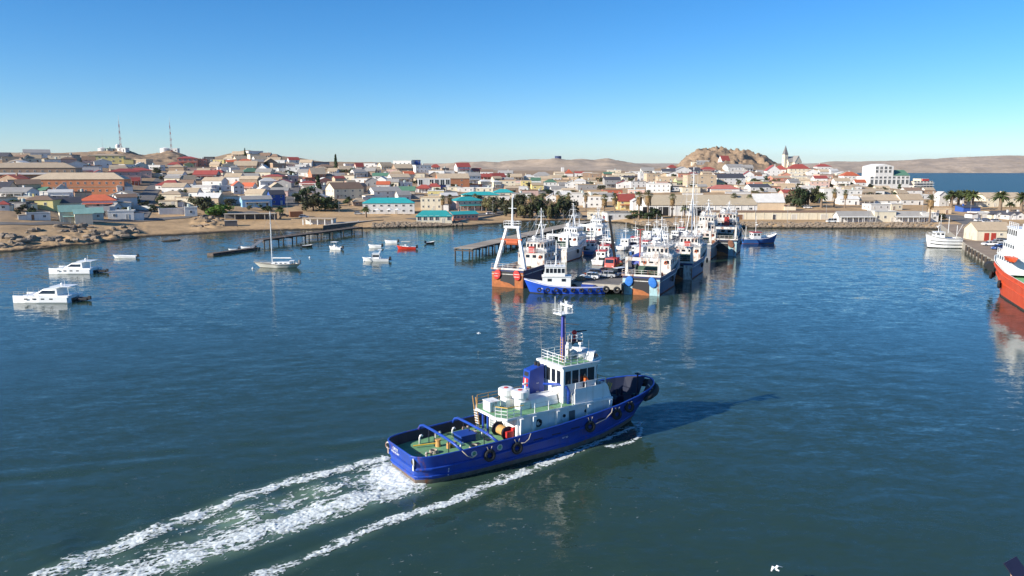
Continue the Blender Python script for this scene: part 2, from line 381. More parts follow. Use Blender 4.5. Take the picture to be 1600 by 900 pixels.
# far hills and desert beyond the town
M_HILL = land_material('desert_hills', (0.48, 0.375, 0.275), (0.40, 0.30, 0.22), (0.17, 0.12, 0.09), 0.012, wet=False, crack=0.2)
def far_z(px, Y, X):
    c1 = np.interp(px, [640,700,740,780,800,840,868,900,930,950,980,1010,1050], [258,257,256.5,257,255,253,249.5,250,253,252,257,261,262])
    z1 = CAM_H+(258-c1)/FPX*1750
    c2 = np.interp(px, [1100,1230,1290,1330,1400,1440,1470,1510,1560,1600,1700,2200], [258,254.5,253,253.5,252,249.5,248.5,245.5,244,244,246,240])
    z2 = CAM_H+(258-c2)/FPX*3300
    base = np.interp(px, [-500,1200,1290,1350,1420,2600], [17,17,13,-6,-6,-6])+0*Y
    rel = (1-np.abs(fbm(X/160, Y/160, 31, 5)*2-1))-0.72
    g1 = np.exp(-((Y-1750)/330)**2)*np.clip((px-600)/120, 0, 1)*np.clip((1090-px)/80, 0, 1)
    g1 = np.where(Y > 1750, np.maximum(g1, 0.75*np.clip((px-600)/120, 0, 1)*np.clip((1090-px)/80, 0, 1)*np.exp(-((Y-1750)/1200)**2)), g1)
    za = base+(z1-base)*g1+rel*24*g1*np.clip(1-np.abs(Y-1720)/900, 0.1, 1)
    shore = 2780+90*(fbm(px/60, px*0+3, 41, 3)-0.5)
    t2 = np.clip((Y-shore)/620, 0, 1); t2 = t2**0.6*np.clip((px-1180)/120, 0, 1)
    zb = -6+(z2+6)*t2+rel*45*t2*np.clip(1-t2*0.7, 0, 1)
    zb = np.where((Y > shore) & (px > 1230), np.maximum(zb, 1.5), zb)
    flat = 17+np.clip((Y-3000)/3000, 0, 1)*22+rel*10*np.clip((Y-2400)/1500, 0, 1)
    z = np.where(px > 1290, np.maximum(za, zb), np.maximum(za, np.where(Y > 2300, np.maximum(zb, flat*np.clip((Y-2300)/300, 0, 1)), -6)))
    return z
a2 = np.arange(-1.15, 1.25, 0.0042); y2 = np.concatenate([np.arange(1140, 2400, 14), np.arange(2400, 3600, 20), np.geomspace(3600, 14000, 30)])
A2, Y2 = np.meshgrid(a2, y2); X2 = A2*Y2
hills = obj('hills', grid_mesh('hills', X2, Y2, far_z(A2/CT*FPX+800, Y2, X2), M_HILL)); tag(hills, kind='structure')

# ------------------------------------------------------------------ water
TUG_A = R(34.0); TUG_O = Vector((-9.2, 66.2, 0))
TF = Vector((math.cos(TUG_A), math.sin(TUG_A), 0)); TL = Vector((-math.sin(TUG_A), math.cos(TUG_A), 0))
def wake_coord(x, y):      # along (ahead of stern positive) and across (port positive)
    dx, dy = x-TUG_O.x, y-TUG_O.y
    return dx*TF.x+dy*TF.y, dx*TL.x+dy*TL.y
def water_z(x, y):
    s, c = wake_coord(x, y); c = c-np.where(s < 0, 0.0011*s*s, 0)
    z = 0*x
    d = np.clip(26-s, 0, 200); ac = np.abs(c)
    for k, (off, slope, wl, amp) in enumerate(((2.2, 0.30, 4.2, 0.09), (1.2, 0.40, 5.0, 0.05))):
        line = off+slope*d
        e = ac-line
        z = z+amp*np.cos(2*math.pi*e/wl)*np.exp(-(e/(wl*0.8))**2)*np.exp(-d/48.)*np.clip(d/4, 0, 1)*np.clip(fbm(x*0.09, y*0.16, 53+k, 3)*2.6-0.5, 0, 1.3)
    db = np.clip(-s, 0, 200)                                  # transverse waves and churn astern
    w = np.exp(-(c/(2.2+0.05*db))**2)
    z = z+w*np.clip(db/1.0, 0, 1)*np.exp(-db/40)*(0.18*np.cos(db*0.9)+0.30*(fbm(x*0.9, y*0.9, 51, 3)-0.5))
    # light chop everywhere near
    z = z+0.10*(fbm(x*0.22+y*0.1, y*0.34-x*0.12, 61, 3)-0.5)
    return z
def spaced(lo, hi, st, far, g=1.13):
    c = list(np.arange(lo, hi, st)); s = st; a = lo; left = []
    while a > -far: s *= g; a -= s; left.append(a)
    s = st; b = c[-1]; right = []
    while b < far: s *= g; b += s; right.append(b)
    return np.array(left[::-1]+c+right)
wx = spaced(-62, 66, 0.36, 16000); wy = spaced(42, 122, 0.30, 16000); wy = wy[wy > -400]
WX, WY = np.meshgrid(wx, wy)
fade = np.clip((WX+62)/10, 0, 1)*np.clip((66-WX)/10, 0, 1)*np.clip((122-WY)/12, 0, 1)*np.clip((WY-38)/6, 0, 1)
WZ = water_z(WX, WY)*fade

def bez(pts, n):      # smooth polyline through points
    P = [Vector(p) for p in pts]; out = []
    P = [P[0]*2-P[1]]+P+[P[-1]*2-P[-2]]
    for i in range(1, len(P)-2):
        for k in range(n):
            t = k/n; a, b, c, d = P[i-1], P[i], P[i+1], P[i+2]
            out.append(0.5*((2*b)+(c-a)*t+(2*a-5*b+4*c-d)*t*t+(3*b-a-3*c+d)*t**3))
    out.append(P[-2]); return out
def dist_line(x, y, pts):
    best = np.full(x.shape, 1e9); al = np.zeros(x.shape); tot = sum((b-a).length for a, b in zip(pts, pts[1:])); acc = 0
    for a, b in zip(pts, pts[1:]):
        dx, dy = b.x-a.x, b.y-a.y; L2 = dx*dx+dy*dy
        t = np.clip(((x-a.x)*dx+(y-a.y)*dy)/L2, 0, 1)
        d = np.hypot(x-a.x-t*dx, y-a.y-t*dy); m = d < best
        best = np.where(m, d, best); al = np.where(m, acc+t*math.sqrt(L2), al); acc += math.sqrt(L2)
    return best, al/tot
# wake lines traced on the water: two churned bands astern and the bow wave to starboard
W_NEAR = bez([at(655,752), at(560,782), at(440,818), at(330,856), at(230,888), at(150,912), at(40,950)], 5)
W_FAR = bez([at(604,716), at(540,733), at(450,755), at(330,796), at(220,840), at(110,884), at(20,922)], 5)
W_BOW = bez([at(998,664), at(952,685), at(892,709), at(832,733), at(762,760), at(690,790), at(610,814), at(540,846), at(470,876), at(405,900), at(330,935)], 5)
W_CURL = bez([at(1000,661), at(1001,676), at(990,688), at(968,696), at(948,699)], 5)
W_MID = bez([at(630,738), at(500,770), at(380,812), at(280,850), at(150,900)], 5)
def soft(d, w): return np.clip(1-d/w, 0, 1)
dn, an = dist_line(WX, WY, W_NEAR); df, af = dist_line(WX, WY, W_FAR); dm, am = dist_line(WX, WY, W_MID); db_, ab = dist_line(WX, WY, W_BOW)
aer = np.maximum(np.maximum(soft(dn, 3.0)*(1-0.4*an), soft(dm, 3.2)*0.75*(1-0.3*am)), np.maximum(soft(df, 1.6)*0.5, soft(db_, 1.3)*0.3))
aer = np.clip(aer*1.25, 0, 1)*np.clip(fbm(WX*0.35, WY*0.35, 71, 4)*2.6-0.5, 0, 1)

def water_material():
    m = bpy.data.materials.new('harbour_water'); m.use_nodes = True; nt = m.node_tree; N = nt.nodes; L = nt.links
    b = N['Principled BSDF']; b.inputs['Roughness'].default_value = 0.06; b.inputs['IOR'].default_value = 1.333
    at_ = N.new('ShaderNodeAttribute'); at_.attribute_name = 'aerated'
    ge = N.new('ShaderNodeNewGeometry')
    mx = N.new('ShaderNodeMix'); mx.data_type = 'RGBA'; mx.inputs[6].default_value = (0.025, 0.052, 0.037, 1); mx.inputs[7].default_value = (0.17, 0.26, 0.17, 1)
    L.new(at_.outputs['Fac'], mx.inputs[0]); L.new(mx.outputs[2], b.inputs['Base Color'])
    # the open bay beyond the town is ruffled by wind, the harbour is sheltered
    sy = N.new('ShaderNodeSeparateXYZ'); L.new(ge.outputs['Position'], sy.inputs[0])
    ry = N.new('ShaderNodeMapRange'); ry.inputs[1].default_value = 430; ry.inputs[2].default_value = 620; ry.inputs[3].default_value = 0.09; ry.inputs[4].default_value = 0.36; L.new(sy.outputs['Y'], ry.inputs[0]); L.new(ry.outputs[0], b.inputs['Roughness'])
    # wind patches: ruffled and slick water
    np_ = N.new('ShaderNodeTexNoise'); np_.inputs['Scale'].default_value = 0.014; np_.inputs['Detail'].default_value = 4; L.new(ge.outputs['Position'], np_.inputs['Vector'])
    pr = N.new('ShaderNodeMapRange'); pr.inputs[1].default_value = 0.36; pr.inputs[2].default_value = 0.62; pr.inputs[3].default_value = 0.30; pr.inputs[4].default_value = 0.92
    L.new(np_.outputs['Fac'], pr.inputs[0])
    # wave slopes at three sizes (taken straight from vector noise so that distant water keeps its ruffle)
    tot = None
    for sc, w, dt in (((0.20, 0.44, 1), 0.16, 2), ((0.75, 1.6, 1), 0.23, 3), ((2.6, 4.6, 1), 0.17, 2)):
        mp = N.new('ShaderNodeMapping'); mp.inputs['Scale'].default_value = sc; mp.inputs['Rotation'].default_value = (0, 0, R(-14)); L.new(ge.outputs['Position'], mp.inputs[0])
        no = N.new('ShaderNodeTexNoise'); no.inputs['Scale'].default_value = 1; no.inputs['Detail'].default_value = dt; no.inputs['Roughness'].default_value = 0.5; no.inputs['Distortion'].default_value = 0.6
        L.new(mp.outputs[0], no.inputs['Vector'])
        su = N.new('ShaderNodeVectorMath'); su.operation = 'SUBTRACT'; su.inputs[1].default_value = (0.5, 0.5, 0.5); L.new(no.outputs['Color'], su.inputs[0])
        mu = N.new('ShaderNodeVectorMath'); mu.operation = 'MULTIPLY'; mu.inputs[1].default_value = (w*0.7, w*1.15, 0); L.new(su.outputs[0], mu.inputs[0])
        if tot is None: tot = mu
        else:
            ad = N.new('ShaderNodeVectorMath'); ad.operation = 'ADD'; L.new(tot.outputs[0], ad.inputs[0]); L.new(mu.outputs[0], ad.inputs[1]); tot = ad
    sc_ = N.new('ShaderNodeVectorMath'); sc_.operation = 'SCALE'; L.new(tot.outputs[0], sc_.inputs[0]); L.new(pr.outputs[0], sc_.inputs['Scale'])
    a3 = N.new('ShaderNodeVectorMath'); a3.operation = 'ADD'; L.new(ge.outputs['Normal'], a3.inputs[0]); L.new(sc_.outputs[0], a3.inputs[1])
    nn = N.new('ShaderNodeVectorMath'); nn.operation = 'NORMALIZE'; L.new(a3.outputs[0], nn.inputs[0]); L.new(nn.outputs[0], b.inputs['Normal'])
    return m
M_WATER = water_material()
wme = grid_mesh('water', WX, WY, WZ, M_WATER)
at_ = wme.attributes.new('aerated', 'FLOAT', 'POINT'); at_.data.foreach_set('value', aer.ravel().astype(np.float32))
water = obj('water', wme); tag(water, 'dark green-blue harbour water', kind='structure')

# foam: real flecks of froth floating on the surface, cut to lacy shapes
def foam_piece(x0, x1, y0, y1, st, dens):
    fx = np.arange(x0, x1, st); fy = np.arange(y0, y1, st); FX, FY = np.meshgrid(fx, fy)
    D = dens(FX, FY)
    s, c = wake_coord(FX, FY)
    ridge = lambda f, k: np.exp(-((f-0.5)/k)**2)
    w1 = fbm(s*0.7, c*0.9, 87, 3)*1.8
    lace = ridge(fbm(s*0.45+w1*0.5, c*1.1+w1, 83, 4, 0.6), 0.105)          # long strands, stretched along the wake
    cell = ridge(fbm(s*1.4+w1, c*2.2-w1, 89, 4, 0.6), 0.10)                 # lacy cells
    tiny = ridge(fbm(s*4.0, c*5.5, 91, 3, 0.6), 0.14)
    fine = fbm(s*3.1, c*4.2, 85, 3, 0.6)
    v = D*1.22-0.50*(1-lace)-0.52*(1-cell)-0.30*(1-tiny)-0.03
    on = (v > -0.22)
    h = np.where(on, 0.03+0.16*np.clip(v, 0, 1)*fine, 0.0)
    Z = water_z(FX, FY)+h
    q = on[:-1, :-1] & on[1:, 1:] & on[:-1, 1:]
    al = np.clip((v+0.22)/0.5, 0, 1); al = al*al*(3-2*al)
    return FX, FY, Z, q, al
def foam_mesh(name, FX, FY, Z, q, al, m):
    ny, nx = FX.shape; idx = np.arange(nx*ny).reshape(ny, nx)
    Q = np.stack([idx[:-1, :-1][q], idx[:-1, 1:][q], idx[1:, 1:][q], idx[1:, :-1][q]], -1)
    u, inv = np.unique(Q, return_inverse=True); inv = inv.reshape(Q.shape)
    co = np.stack([FX.ravel()[u], FY.ravel()[u], Z.ravel()[u]], -1)
    me = bpy.data.meshes.new(name); me.vertices.add(len(co)); me.vertices.foreach_set('co', co.ravel())
    me.loops.add(inv.size); me.loops.foreach_set('vertex_index', inv.ravel())
    me.polygons.add(len(inv)); me.polygons.foreach_set('loop_start', np.arange(0, inv.size, 4)); me.polygons.foreach_set('loop_total', np.full(len(inv), 4))
    me.polygons.foreach_set('use_smooth', np.ones(len(inv), bool)); me.materials.append(m); me.update(calc_edges=True)
    ca = me.attributes.new('thickness', 'FLOAT', 'POINT'); ca.data.foreach_set('value', al.ravel()[u].astype(np.float32)); return me
M_FOAM = mat('sea_foam', (0.68, 0.73, 0.71), 0.85, var=0.35, scale=2.2, bump=0.7, bscale=5)
_n = M_FOAM.node_tree; _o = _n.nodes['Material Output']; _p = _n.nodes['Principled BSDF']; _t = _n.nodes.new('ShaderNodeBsdfTransparent'); _x = _n.nodes.new('ShaderNodeMixShader'); _a = _n.nodes.new('ShaderNodeAttribute'); _a.attribute_name = 'thickness'      # thin froth lets the water show through
_n.links.new(_a.outputs['Fac'], _x.inputs[0]); _n.links.new(_t.outputs[0], _x.inputs[1]); _n.links.new(_p.outputs[0], _x.inputs[2]); _n.links.new(_x.outputs[0], _o.inputs['Surface'])
def dens_wake(x, y):
    n, a = dist_line(x, y, W_NEAR); f, b = dist_line(x, y, W_FAR); m, c = dist_line(x, y, W_MID)
    s, cc = wake_coord(x, y)
    d = np.maximum(np.maximum(soft(n, 2.1+0.7*a)**0.6*(1.10-0.33*a), soft(f, 1.15+0.5*b)**0.8*(0.98-0.18*b)), soft(m, 3.0)*0.74*np.clip(1.0-c*0.6, 0, 1))
    d = np.maximum(d, 1.3*soft(np.hypot((s+1.6)/3.6, cc/4.2), 1.0)**0.45)
    return d*(s < 0.2+0.0*cc)
def dens_bow(x, y):
    n, a = dist_line(x, y, W_BOW); k, b = dist_line(x, y, W_CURL)
    s, cc = wake_coord(x, y)
    w = 0.5+0.45*np.clip(a*3, 0, 1)
    d = np.maximum(soft(n, w)**0.7*(0.98-0.22*a), soft(k, 0.5)*0.9)
    l3, _ = dist_line(x, y, [p+Vector((-0.35, 0.45, 0)) for p in W_BOW[1:20]])
    return np.maximum(d, soft(l3, 0.6)*0.62)
fo = obj('wake_foam', foam_mesh('wake_foam', *foam_piece(-56, -4, 40, 74, 0.075, dens_wake), M_FOAM)); tag(fo, 'white churned foam trailing behind the tug', 'foam', kind='stuff')
fb = obj('bow_wave_foam', foam_mesh('bow_wave_foam', *foam_piece(-27, 16, 42, 82, 0.075, dens_bow), M_FOAM)); tag(fb, 'thin lacy line of bow wave foam beside the tug', 'foam', kind='stuff')
# ------------------------------------------------------------------ roads, beach strip, walls
M_ASPH = mat('worn_asphalt', (0.15, 0.135, 0.12), 0.9, var=0.25, scale=0.25, bump=0.2)
def road(pts, width, name='road', lift=0.18):
    P = bez([ground(*p) for p in pts], 8); mb = MB(); rings = []
    for i, p in enumerate(P):
        d = (P[min(i+1, len(P)-1)]-P[max(i-1, 0)]); d.z = 0; d.normalize(); n = Vector((-d.y, d.x, 0))
        row = []
        for k in (-1, -0.5, 0, 0.5, 1):
            q = p+n*(k*width/2); row.append((q.x, q.y, float(zt(q.x, q.y))+lift))
        rings.append(row)
    mb.loft(rings, closed=False)
    return tag(mb.build(name, M_ASPH, smooth=True), kind='structure')
road([(-40,352),(60,350),(150,346),(215,345),(280,340),(340,336),(400,332)], 7)
road([(212,344),(222,330),(228,312),(238,297),(250,284),(262,272)], 8)
road([(452,322),(453,312),(455,302),(457,294),(459,287)], 9)
road([(640,343),(720,338),(790,332),(860,333),(930,342)], 8)
road([(1400,340),(1450,338),(1480,337),(1500,342),(1530,352)], 11)

# ------------------------------------------------------------------ palette of the town
WALL = dict(W=((0.74,0.72,0.68),'white'), C=((0.72,0.64,0.48),'cream'), B=((0.60,0.46,0.31),'beige'), Y=((0.72,0.60,0.25),'yellow'),
    O=((0.50,0.20,0.095),'orange'), P=((0.68,0.46,0.38),'pale pink'), L=((0.28,0.52,0.75),'light blue'), N=((0.03,0.10,0.38),'deep blue'),
    G=((0.34,0.33,0.32),'grey'), R=((0.42,0.11,0.06),'red brick'), T=((0.36,0.25,0.17),'brown'), S=((0.42,0.36,0.28),'stone'),
    M=((0.64,0.28,0.19),'salmon'), D=((0.10,0.10,0.11),'dark grey'), V=((0.55,0.60,0.30),'lime green'), A=((0.60,0.66,0.58),'pale green'))
ROOF = dict(r=((0.36,0.075,0.055),'red'), o=((0.58,0.14,0.06),'orange'), t=((0.54,0.42,0.28),'tan'), g=((0.35,0.33,0.30),'grey'), w=((0.66,0.64,0.60),'white'),
    n=((0.10,0.22,0.14),'green'), q=((0.03,0.36,0.36),'teal'), b=((0.26,0.17,0.11),'brown'), d=((0.07,0.07,0.08),'dark'), k=((0.27,0.45,0.38),'pale green'), s=((0.60,0.20,0.15),'salmon'))
def wall_m(c): return mat('wall_'+WALL[c][1].replace(' ', '_'), WALL[c][0], 0.85, var=0.10, scale=0.4, streak=0.22, tint=0.12, bump=0.12)
def roof_m(c): return corrugated('roof_'+ROOF[c][1].replace(' ', '_'), ROOF[c][0])
M_GLASS = glass()
M_FRAME = mat('window_frame_paint', (0.72, 0.70, 0.66), 0.6, var=0.05)
M_DOOR = [mat('door_brown', (0.20, 0.10, 0.05), 0.6), mat('door_dark', (0.06, 0.06, 0.07), 0.6), mat('door_pale', (0.55, 0.5, 0.42), 0.6)]
M_TRIM = mat('fascia_paint', (0.70, 0.67, 0.60), 0.7, var=0.08)
def unit_window():
    m = MB(); f = 0.09
    m.box(-0.5, -0.5+f, -0.09, 0.05, 0, 1, 0); m.box(0.5-f, 0.5, -0.09, 0.05, 0, 1, 0)
    m.box(-0.5+f, 0.5-f, -0.09, 0.05, 0, f*0.8, 0); m.box(-0.5+f, 0.5-f, -0.09, 0.05, 1-f*0.8, 1, 0)
    m.box(-0.5+f, 0.5-f, -0.03, 0.05, f*0.8, 1-f*0.8, 1); m.box(-0.03, 0.03, -0.06, 0.0, f*0.8, 1-f*0.8, 0)
    return m.mesh('window', [M_FRAME, M_GLASS])
WIN = unit_window()
def unit_door(mt):
    m = MB(); m.box(-0.5, -0.42, -0.1, 0.05, 0, 1, 0); m.box(0.42, 0.5, -0.1, 0.05, 0, 1, 0); m.box(-0.42, 0.42, -0.1, 0.05, 0.94, 1, 0)
    m.box(-0.42, 0.42, -0.04, 0.05, 0, 0.94, 1); m.box(0.28, 0.34, -0.08, -0.04, 0.45, 0.5, 0)
    return m.mesh('door', [M_FRAME, mt])
DOOR = [unit_door(m) for m in M_DOOR]

def wall_box(mb, w, d, h, z0=-3.0): mb.box(-w/2, w/2, -d/2, d/2, z0, h)
def roof_shape(mb, kind, w, d, h, rh, o=0.35, th=0.14):
    """gx: ridge along the width, gy: gable towards the front, h: hip, s: lean-to falling to the front, f: flat with parapet"""
    W, D = w/2+o, d/2+o
    if kind in ('gx', 'gy'):
        if kind == 'gx': A, B = W, D; P = lambda a, b, z: (a, b, z)
        else: A, B = D, W; P = lambda a, b, z: (b, a, z)
        sl = rh/(B-o); e = h-sl*o
        for s in (-1, 1):
            lo = [P(-A, s*B, e), P(A, s*B, e), P(A, 0, h+rh), P(-A, 0, h+rh)]
            mb.add(lo+[(x, y, z+th) for x, y, z in lo], [(0,1,2,3),(4,5,6,7),(0,1,5,4),(1,2,6,5),(3,0,4,7),(2,3,7,6)])
    elif kind == 'h':
        r = max(0.0, W-D*0.95) if W >= D else 0; r2 = max(0.0, D-W*0.95) if D > W else 0
        b = [(-W,-D,h-0.05),(W,-D,h-0.05),(W,D,h-0.05),(-W,D,h-0.05)]; b2 = [(x,y,h+0.12) for x,y,z in b]
        t = [(-r,-r2,h+rh),(r,-r2,h+rh),(r,r2,h+rh),(-r,r2,h+rh)]
        if r2 == 0: tf = [(4,5,9,8),(5,6,9),(6,7,8,9),(7,4,8)]; tt = [t[0], t[1]]
        else: tt = [t[0], t[3]]; tf = [(4,5,8),(5,6,9,8),(6,7,9),(7,4,8,9)]
        mb.add(b+b2+tt, [(0,3,2,1),(0,1,5,4),(1,2,6,5),(2,3,7,6),(3,0,4,7)]+tf)
    elif kind == 's':
        b = [(-W,-D,h),(W,-D,h),(W,D,h+rh),(-W,D,h+rh)]
        mb.add(b+[(x,y,z+th) for x,y,z in b], [(0,3,2,1),(4,5,6,7),(0,1,5,4),(1,2,6,5),(2,3,7,6),(3,0,4,7)])
    else:
        q = 0.22; W, D = w/2+0.12, d/2+0.12; t = h+0.45
        mb.box(-W, W, -D, -D+q, h-0.1, t); mb.box(-W, W, D-q, D, h-0.1, t)
        mb.box(-W, -W+q, -D+q, D-q, h-0.1, t); mb.box(W-q, W, -D+q, D-q, h-0.1, t)
        mb.box(-W+q, W-q, -D+q, D-q, h-0.08, h+0.1)
def gable_fill(mb, kind, w, d, h, rh):
    for s in (-1, 1):
        if kind == 'gx': mb.add([(s*w/2,-d/2,h),(s*w/2,d/2,h),(s*w/2,0,h+rh)], [(0,1,2)])
        elif kind == 'gy': mb.add([(-w/2,s*d/2,h),(w/2,s*d/2,h),(0,s*d/2,h+rh)], [(0,1,2)])
        elif kind == 's': mb.add([(s*w/2,-d/2,h),(s*w/2,d/2,h),(s*w/2,d/2,h+rh)], [(0,1,2)])
    if kind == 's': mb.add([(-w/2,d/2,h),(w/2,d/2,h),(w/2,d/2,h+rh),(-w/2,d/2,h+rh)], [(0,1,2,3)])
REG = []      # (object, description, px, py)
def house(px, py, w, h, kind, rh, wc, rc, yaw=None, d=None, win=None, name='house', cat='house', desc=None, door=True, chim=False, tank=False, wsz=None, label=None, rows=None, sides=True, hmin=None):
    rnd = random.Random(int(px*31+py*7))
    p = ground(px, py); k = m_per_px(p.y)
    if yaw is None: yaw = ((rnd.choice([33,33,2,-4]) if px < 640 else rnd.choice([22,4]) if px < 780 else 3)+rnd.uniform(-8, 8))
    y = R(yaw); c, s = math.cos(y), abs(math.sin(y))
    D_ = (d*k if d else None)
    if D_ is None:      # apparent width includes the end wall when the house stands at an angle
        W_ = w*k/(c+0.75*s); D_ = min(max(W_*0.75, 5.0), 13.0)
    else: W_ = max(3, (w*k-D_*s)/c)
    Hh = hmin or max(2.3, h*k); Rh = max(0.6, rh*k) if kind != 'f' else 0
    W_ *= 1.08
    if name == 'house': name = {'gx':'gabled_house','gy':'gabled_house','h':'hip_roofed_house','s':'shed','f':'flat_roofed_house'}[kind]
    root = thing(name, label, cat, (p.x, p.y+D_*0.4, p.z), y, 'houses and buildings of the hillside town')
    mb = MB(); wall_box(mb, W_, D_, Hh); gable_fill(mb, kind, W_, D_, Hh, Rh); mb.build('wall', wall_m(wc), root)
    rb = MB(); roof_shape(rb, kind, W_, D_, Hh, Rh); ro = rb.build('roof', roof_m(rc) if kind != 'f' else (roof_m(rc)), root)
    if chim or (kind != 'f' and rnd.random() < 0.25):
        cb = MB(); x = W_*rnd.uniform(-0.3, 0.3); zt_ = Hh+Rh+0.7
        cb.box(x-0.35, x+0.35, 0.1, 0.8, Hh+Rh*0.3, zt_); cb.box(x-0.43, x+0.43, 0.02, 0.88, zt_, zt_+0.15); cb.build('chimney', wall_m(wc), ro)
    if tank or (kind == 'f' and not hmin and rnd.random() < 0.3):
        tb = MB(); x = W_*rnd.uniform(-0.3, 0.3); tb.cyl((x, D_*0.15, Hh+0.1), (x, D_*0.15, Hh+1.6), 0.75, n=10); tb.cyl((x, D_*0.15, Hh+1.6), (x, D_*0.15, Hh+1.8), 0.75, 0.25, n=10)
        tb.build('water_tank', mat('tank_plastic', (0.45, 0.5, 0.45), 0.6), root)
    if name.endswith('house') and sides and rnd.random() < 0.5:      # lean-to or back room built on at one end
        e = MB(); ew, ed, eh = W_*rnd.uniform(0.25,0.4), D_*rnd.uniform(0.5,0.8), min(2.6, Hh*0.8); sg = rnd.choice([-1,1]); x0 = sg*W_/2; x1 = x0+sg*ew; y0 = -D_/2+rnd.uniform(-1.2,1.5)
        e.box(min(x0,x1),max(x0,x1),y0,y0+ed,-3,eh); ex = e.build('extension', wall_m(rnd.choice([wc,'W','C'])), root)
        e = MB(); q = [(x0,y0-0.25,eh+0.5),(x1+sg*0.25,y0-0.25,eh),(x1+sg*0.25,y0+ed+0.25,eh),(x0,y0+ed+0.25,eh+0.5)]; e.add(q+[(a,b_,c_+0.1) for a,b_,c_ in q],[(0,1,2,3),(4,5,6,7),(0,1,5,4),(1,2,6,5),(2,3,7,6)]); e.build('extension_roof', roof_m(rnd.choice([rc,'g','b','t'])), ex)
    if kind in ('gx','h') and sides and W_ < 16 and rnd.random() < 0.45:      # front veranda
        e = MB(); vw = W_*0.8; hh = min(2.4, Hh*0.78); e.hexa([(-vw/2,-D_/2-1.9,hh),(vw/2,-D_/2-1.9,hh),(vw/2,-D_/2-0.02,hh+0.35),(-vw/2,-D_/2-0.02,hh+0.35)],[(-vw/2,-D_/2-1.9,hh+0.08),(vw/2,-D_/2-1.9,hh+0.08),(vw/2,-D_/2-0.02,hh+0.43),(-vw/2,-D_/2-0.02,hh+0.43)]); ve = e.build('veranda_roof', roof_m(rc), root)
        for i in range(4): e = MB(); x = -vw/2+0.1+i*(vw-0.2)/3; e.box(x-0.08,x+0.08,-D_/2-1.85,-D_/2-1.69,-1.5,hh); e.build('post', M_FRAME, ve)
    st = rows or max(1, round(Hh/3.2)); sh = Hh/st
    ww, wh = wsz or (rnd.uniform(0.9, 1.5), min(rnd.uniform(0.95, 1.3), sh*0.4))
    nc = win if win is not None else max(1, min(5, round(W_/rnd.uniform(3.6, 5.2))))
    dx = None
    if door and nc: dx = rnd.choice(range(nc)) if nc > 1 else 0
    for r_ in range(st):
        for i in range(nc):
            x = (i+0.5)/nc*W_-W_/2
            if r_ == 0 and door and i == dx and nc > 1:
                obj('door', DOOR[rnd.randrange(3)], root, (x, -D_/2, 0.0), 0, (1.15, 1, 2.15)); continue
            obj('window', WIN, root, (x, -D_/2, r_*sh+sh*0.36), 0, (ww, 1, wh))
        ns = max(1, min(3, round(D_/4.5))) if nc and sides else 0
        for i in range(ns):
            yy = (i+0.5)/ns*D_-D_/2
            if abs(yaw) > 12 or px > 850: obj('window', WIN, root, (-W_/2, -yy, r_*sh+sh*0.36), -math.pi/2, (ww, 1, wh))
            if px < 700 or yaw < -5: obj('window', WIN, root, (W_/2, yy, r_*sh+sh*0.36), math.pi/2, (ww, 1, wh))
    kn = {'gx':'gable roof','gy':'gable roof','h':'hipped roof','s':'lean-to roof','f':'flat roof'}[kind]
    stn = 'two-storey ' if st == 2 else 'tall ' if st > 2 else 'low ' if W_ > 16 else ''
    ds = desc or (f"{stn}{WALL[wc][1]} {cat} with {ROOF[rc][1]} {kn}" if kind != 'f' else f"{stn}{WALL[wc][1]} flat-roofed {cat}")
    if not label: REG.append((root, ds, px, py))
    return root, W_, D_, Hh, Rh, k

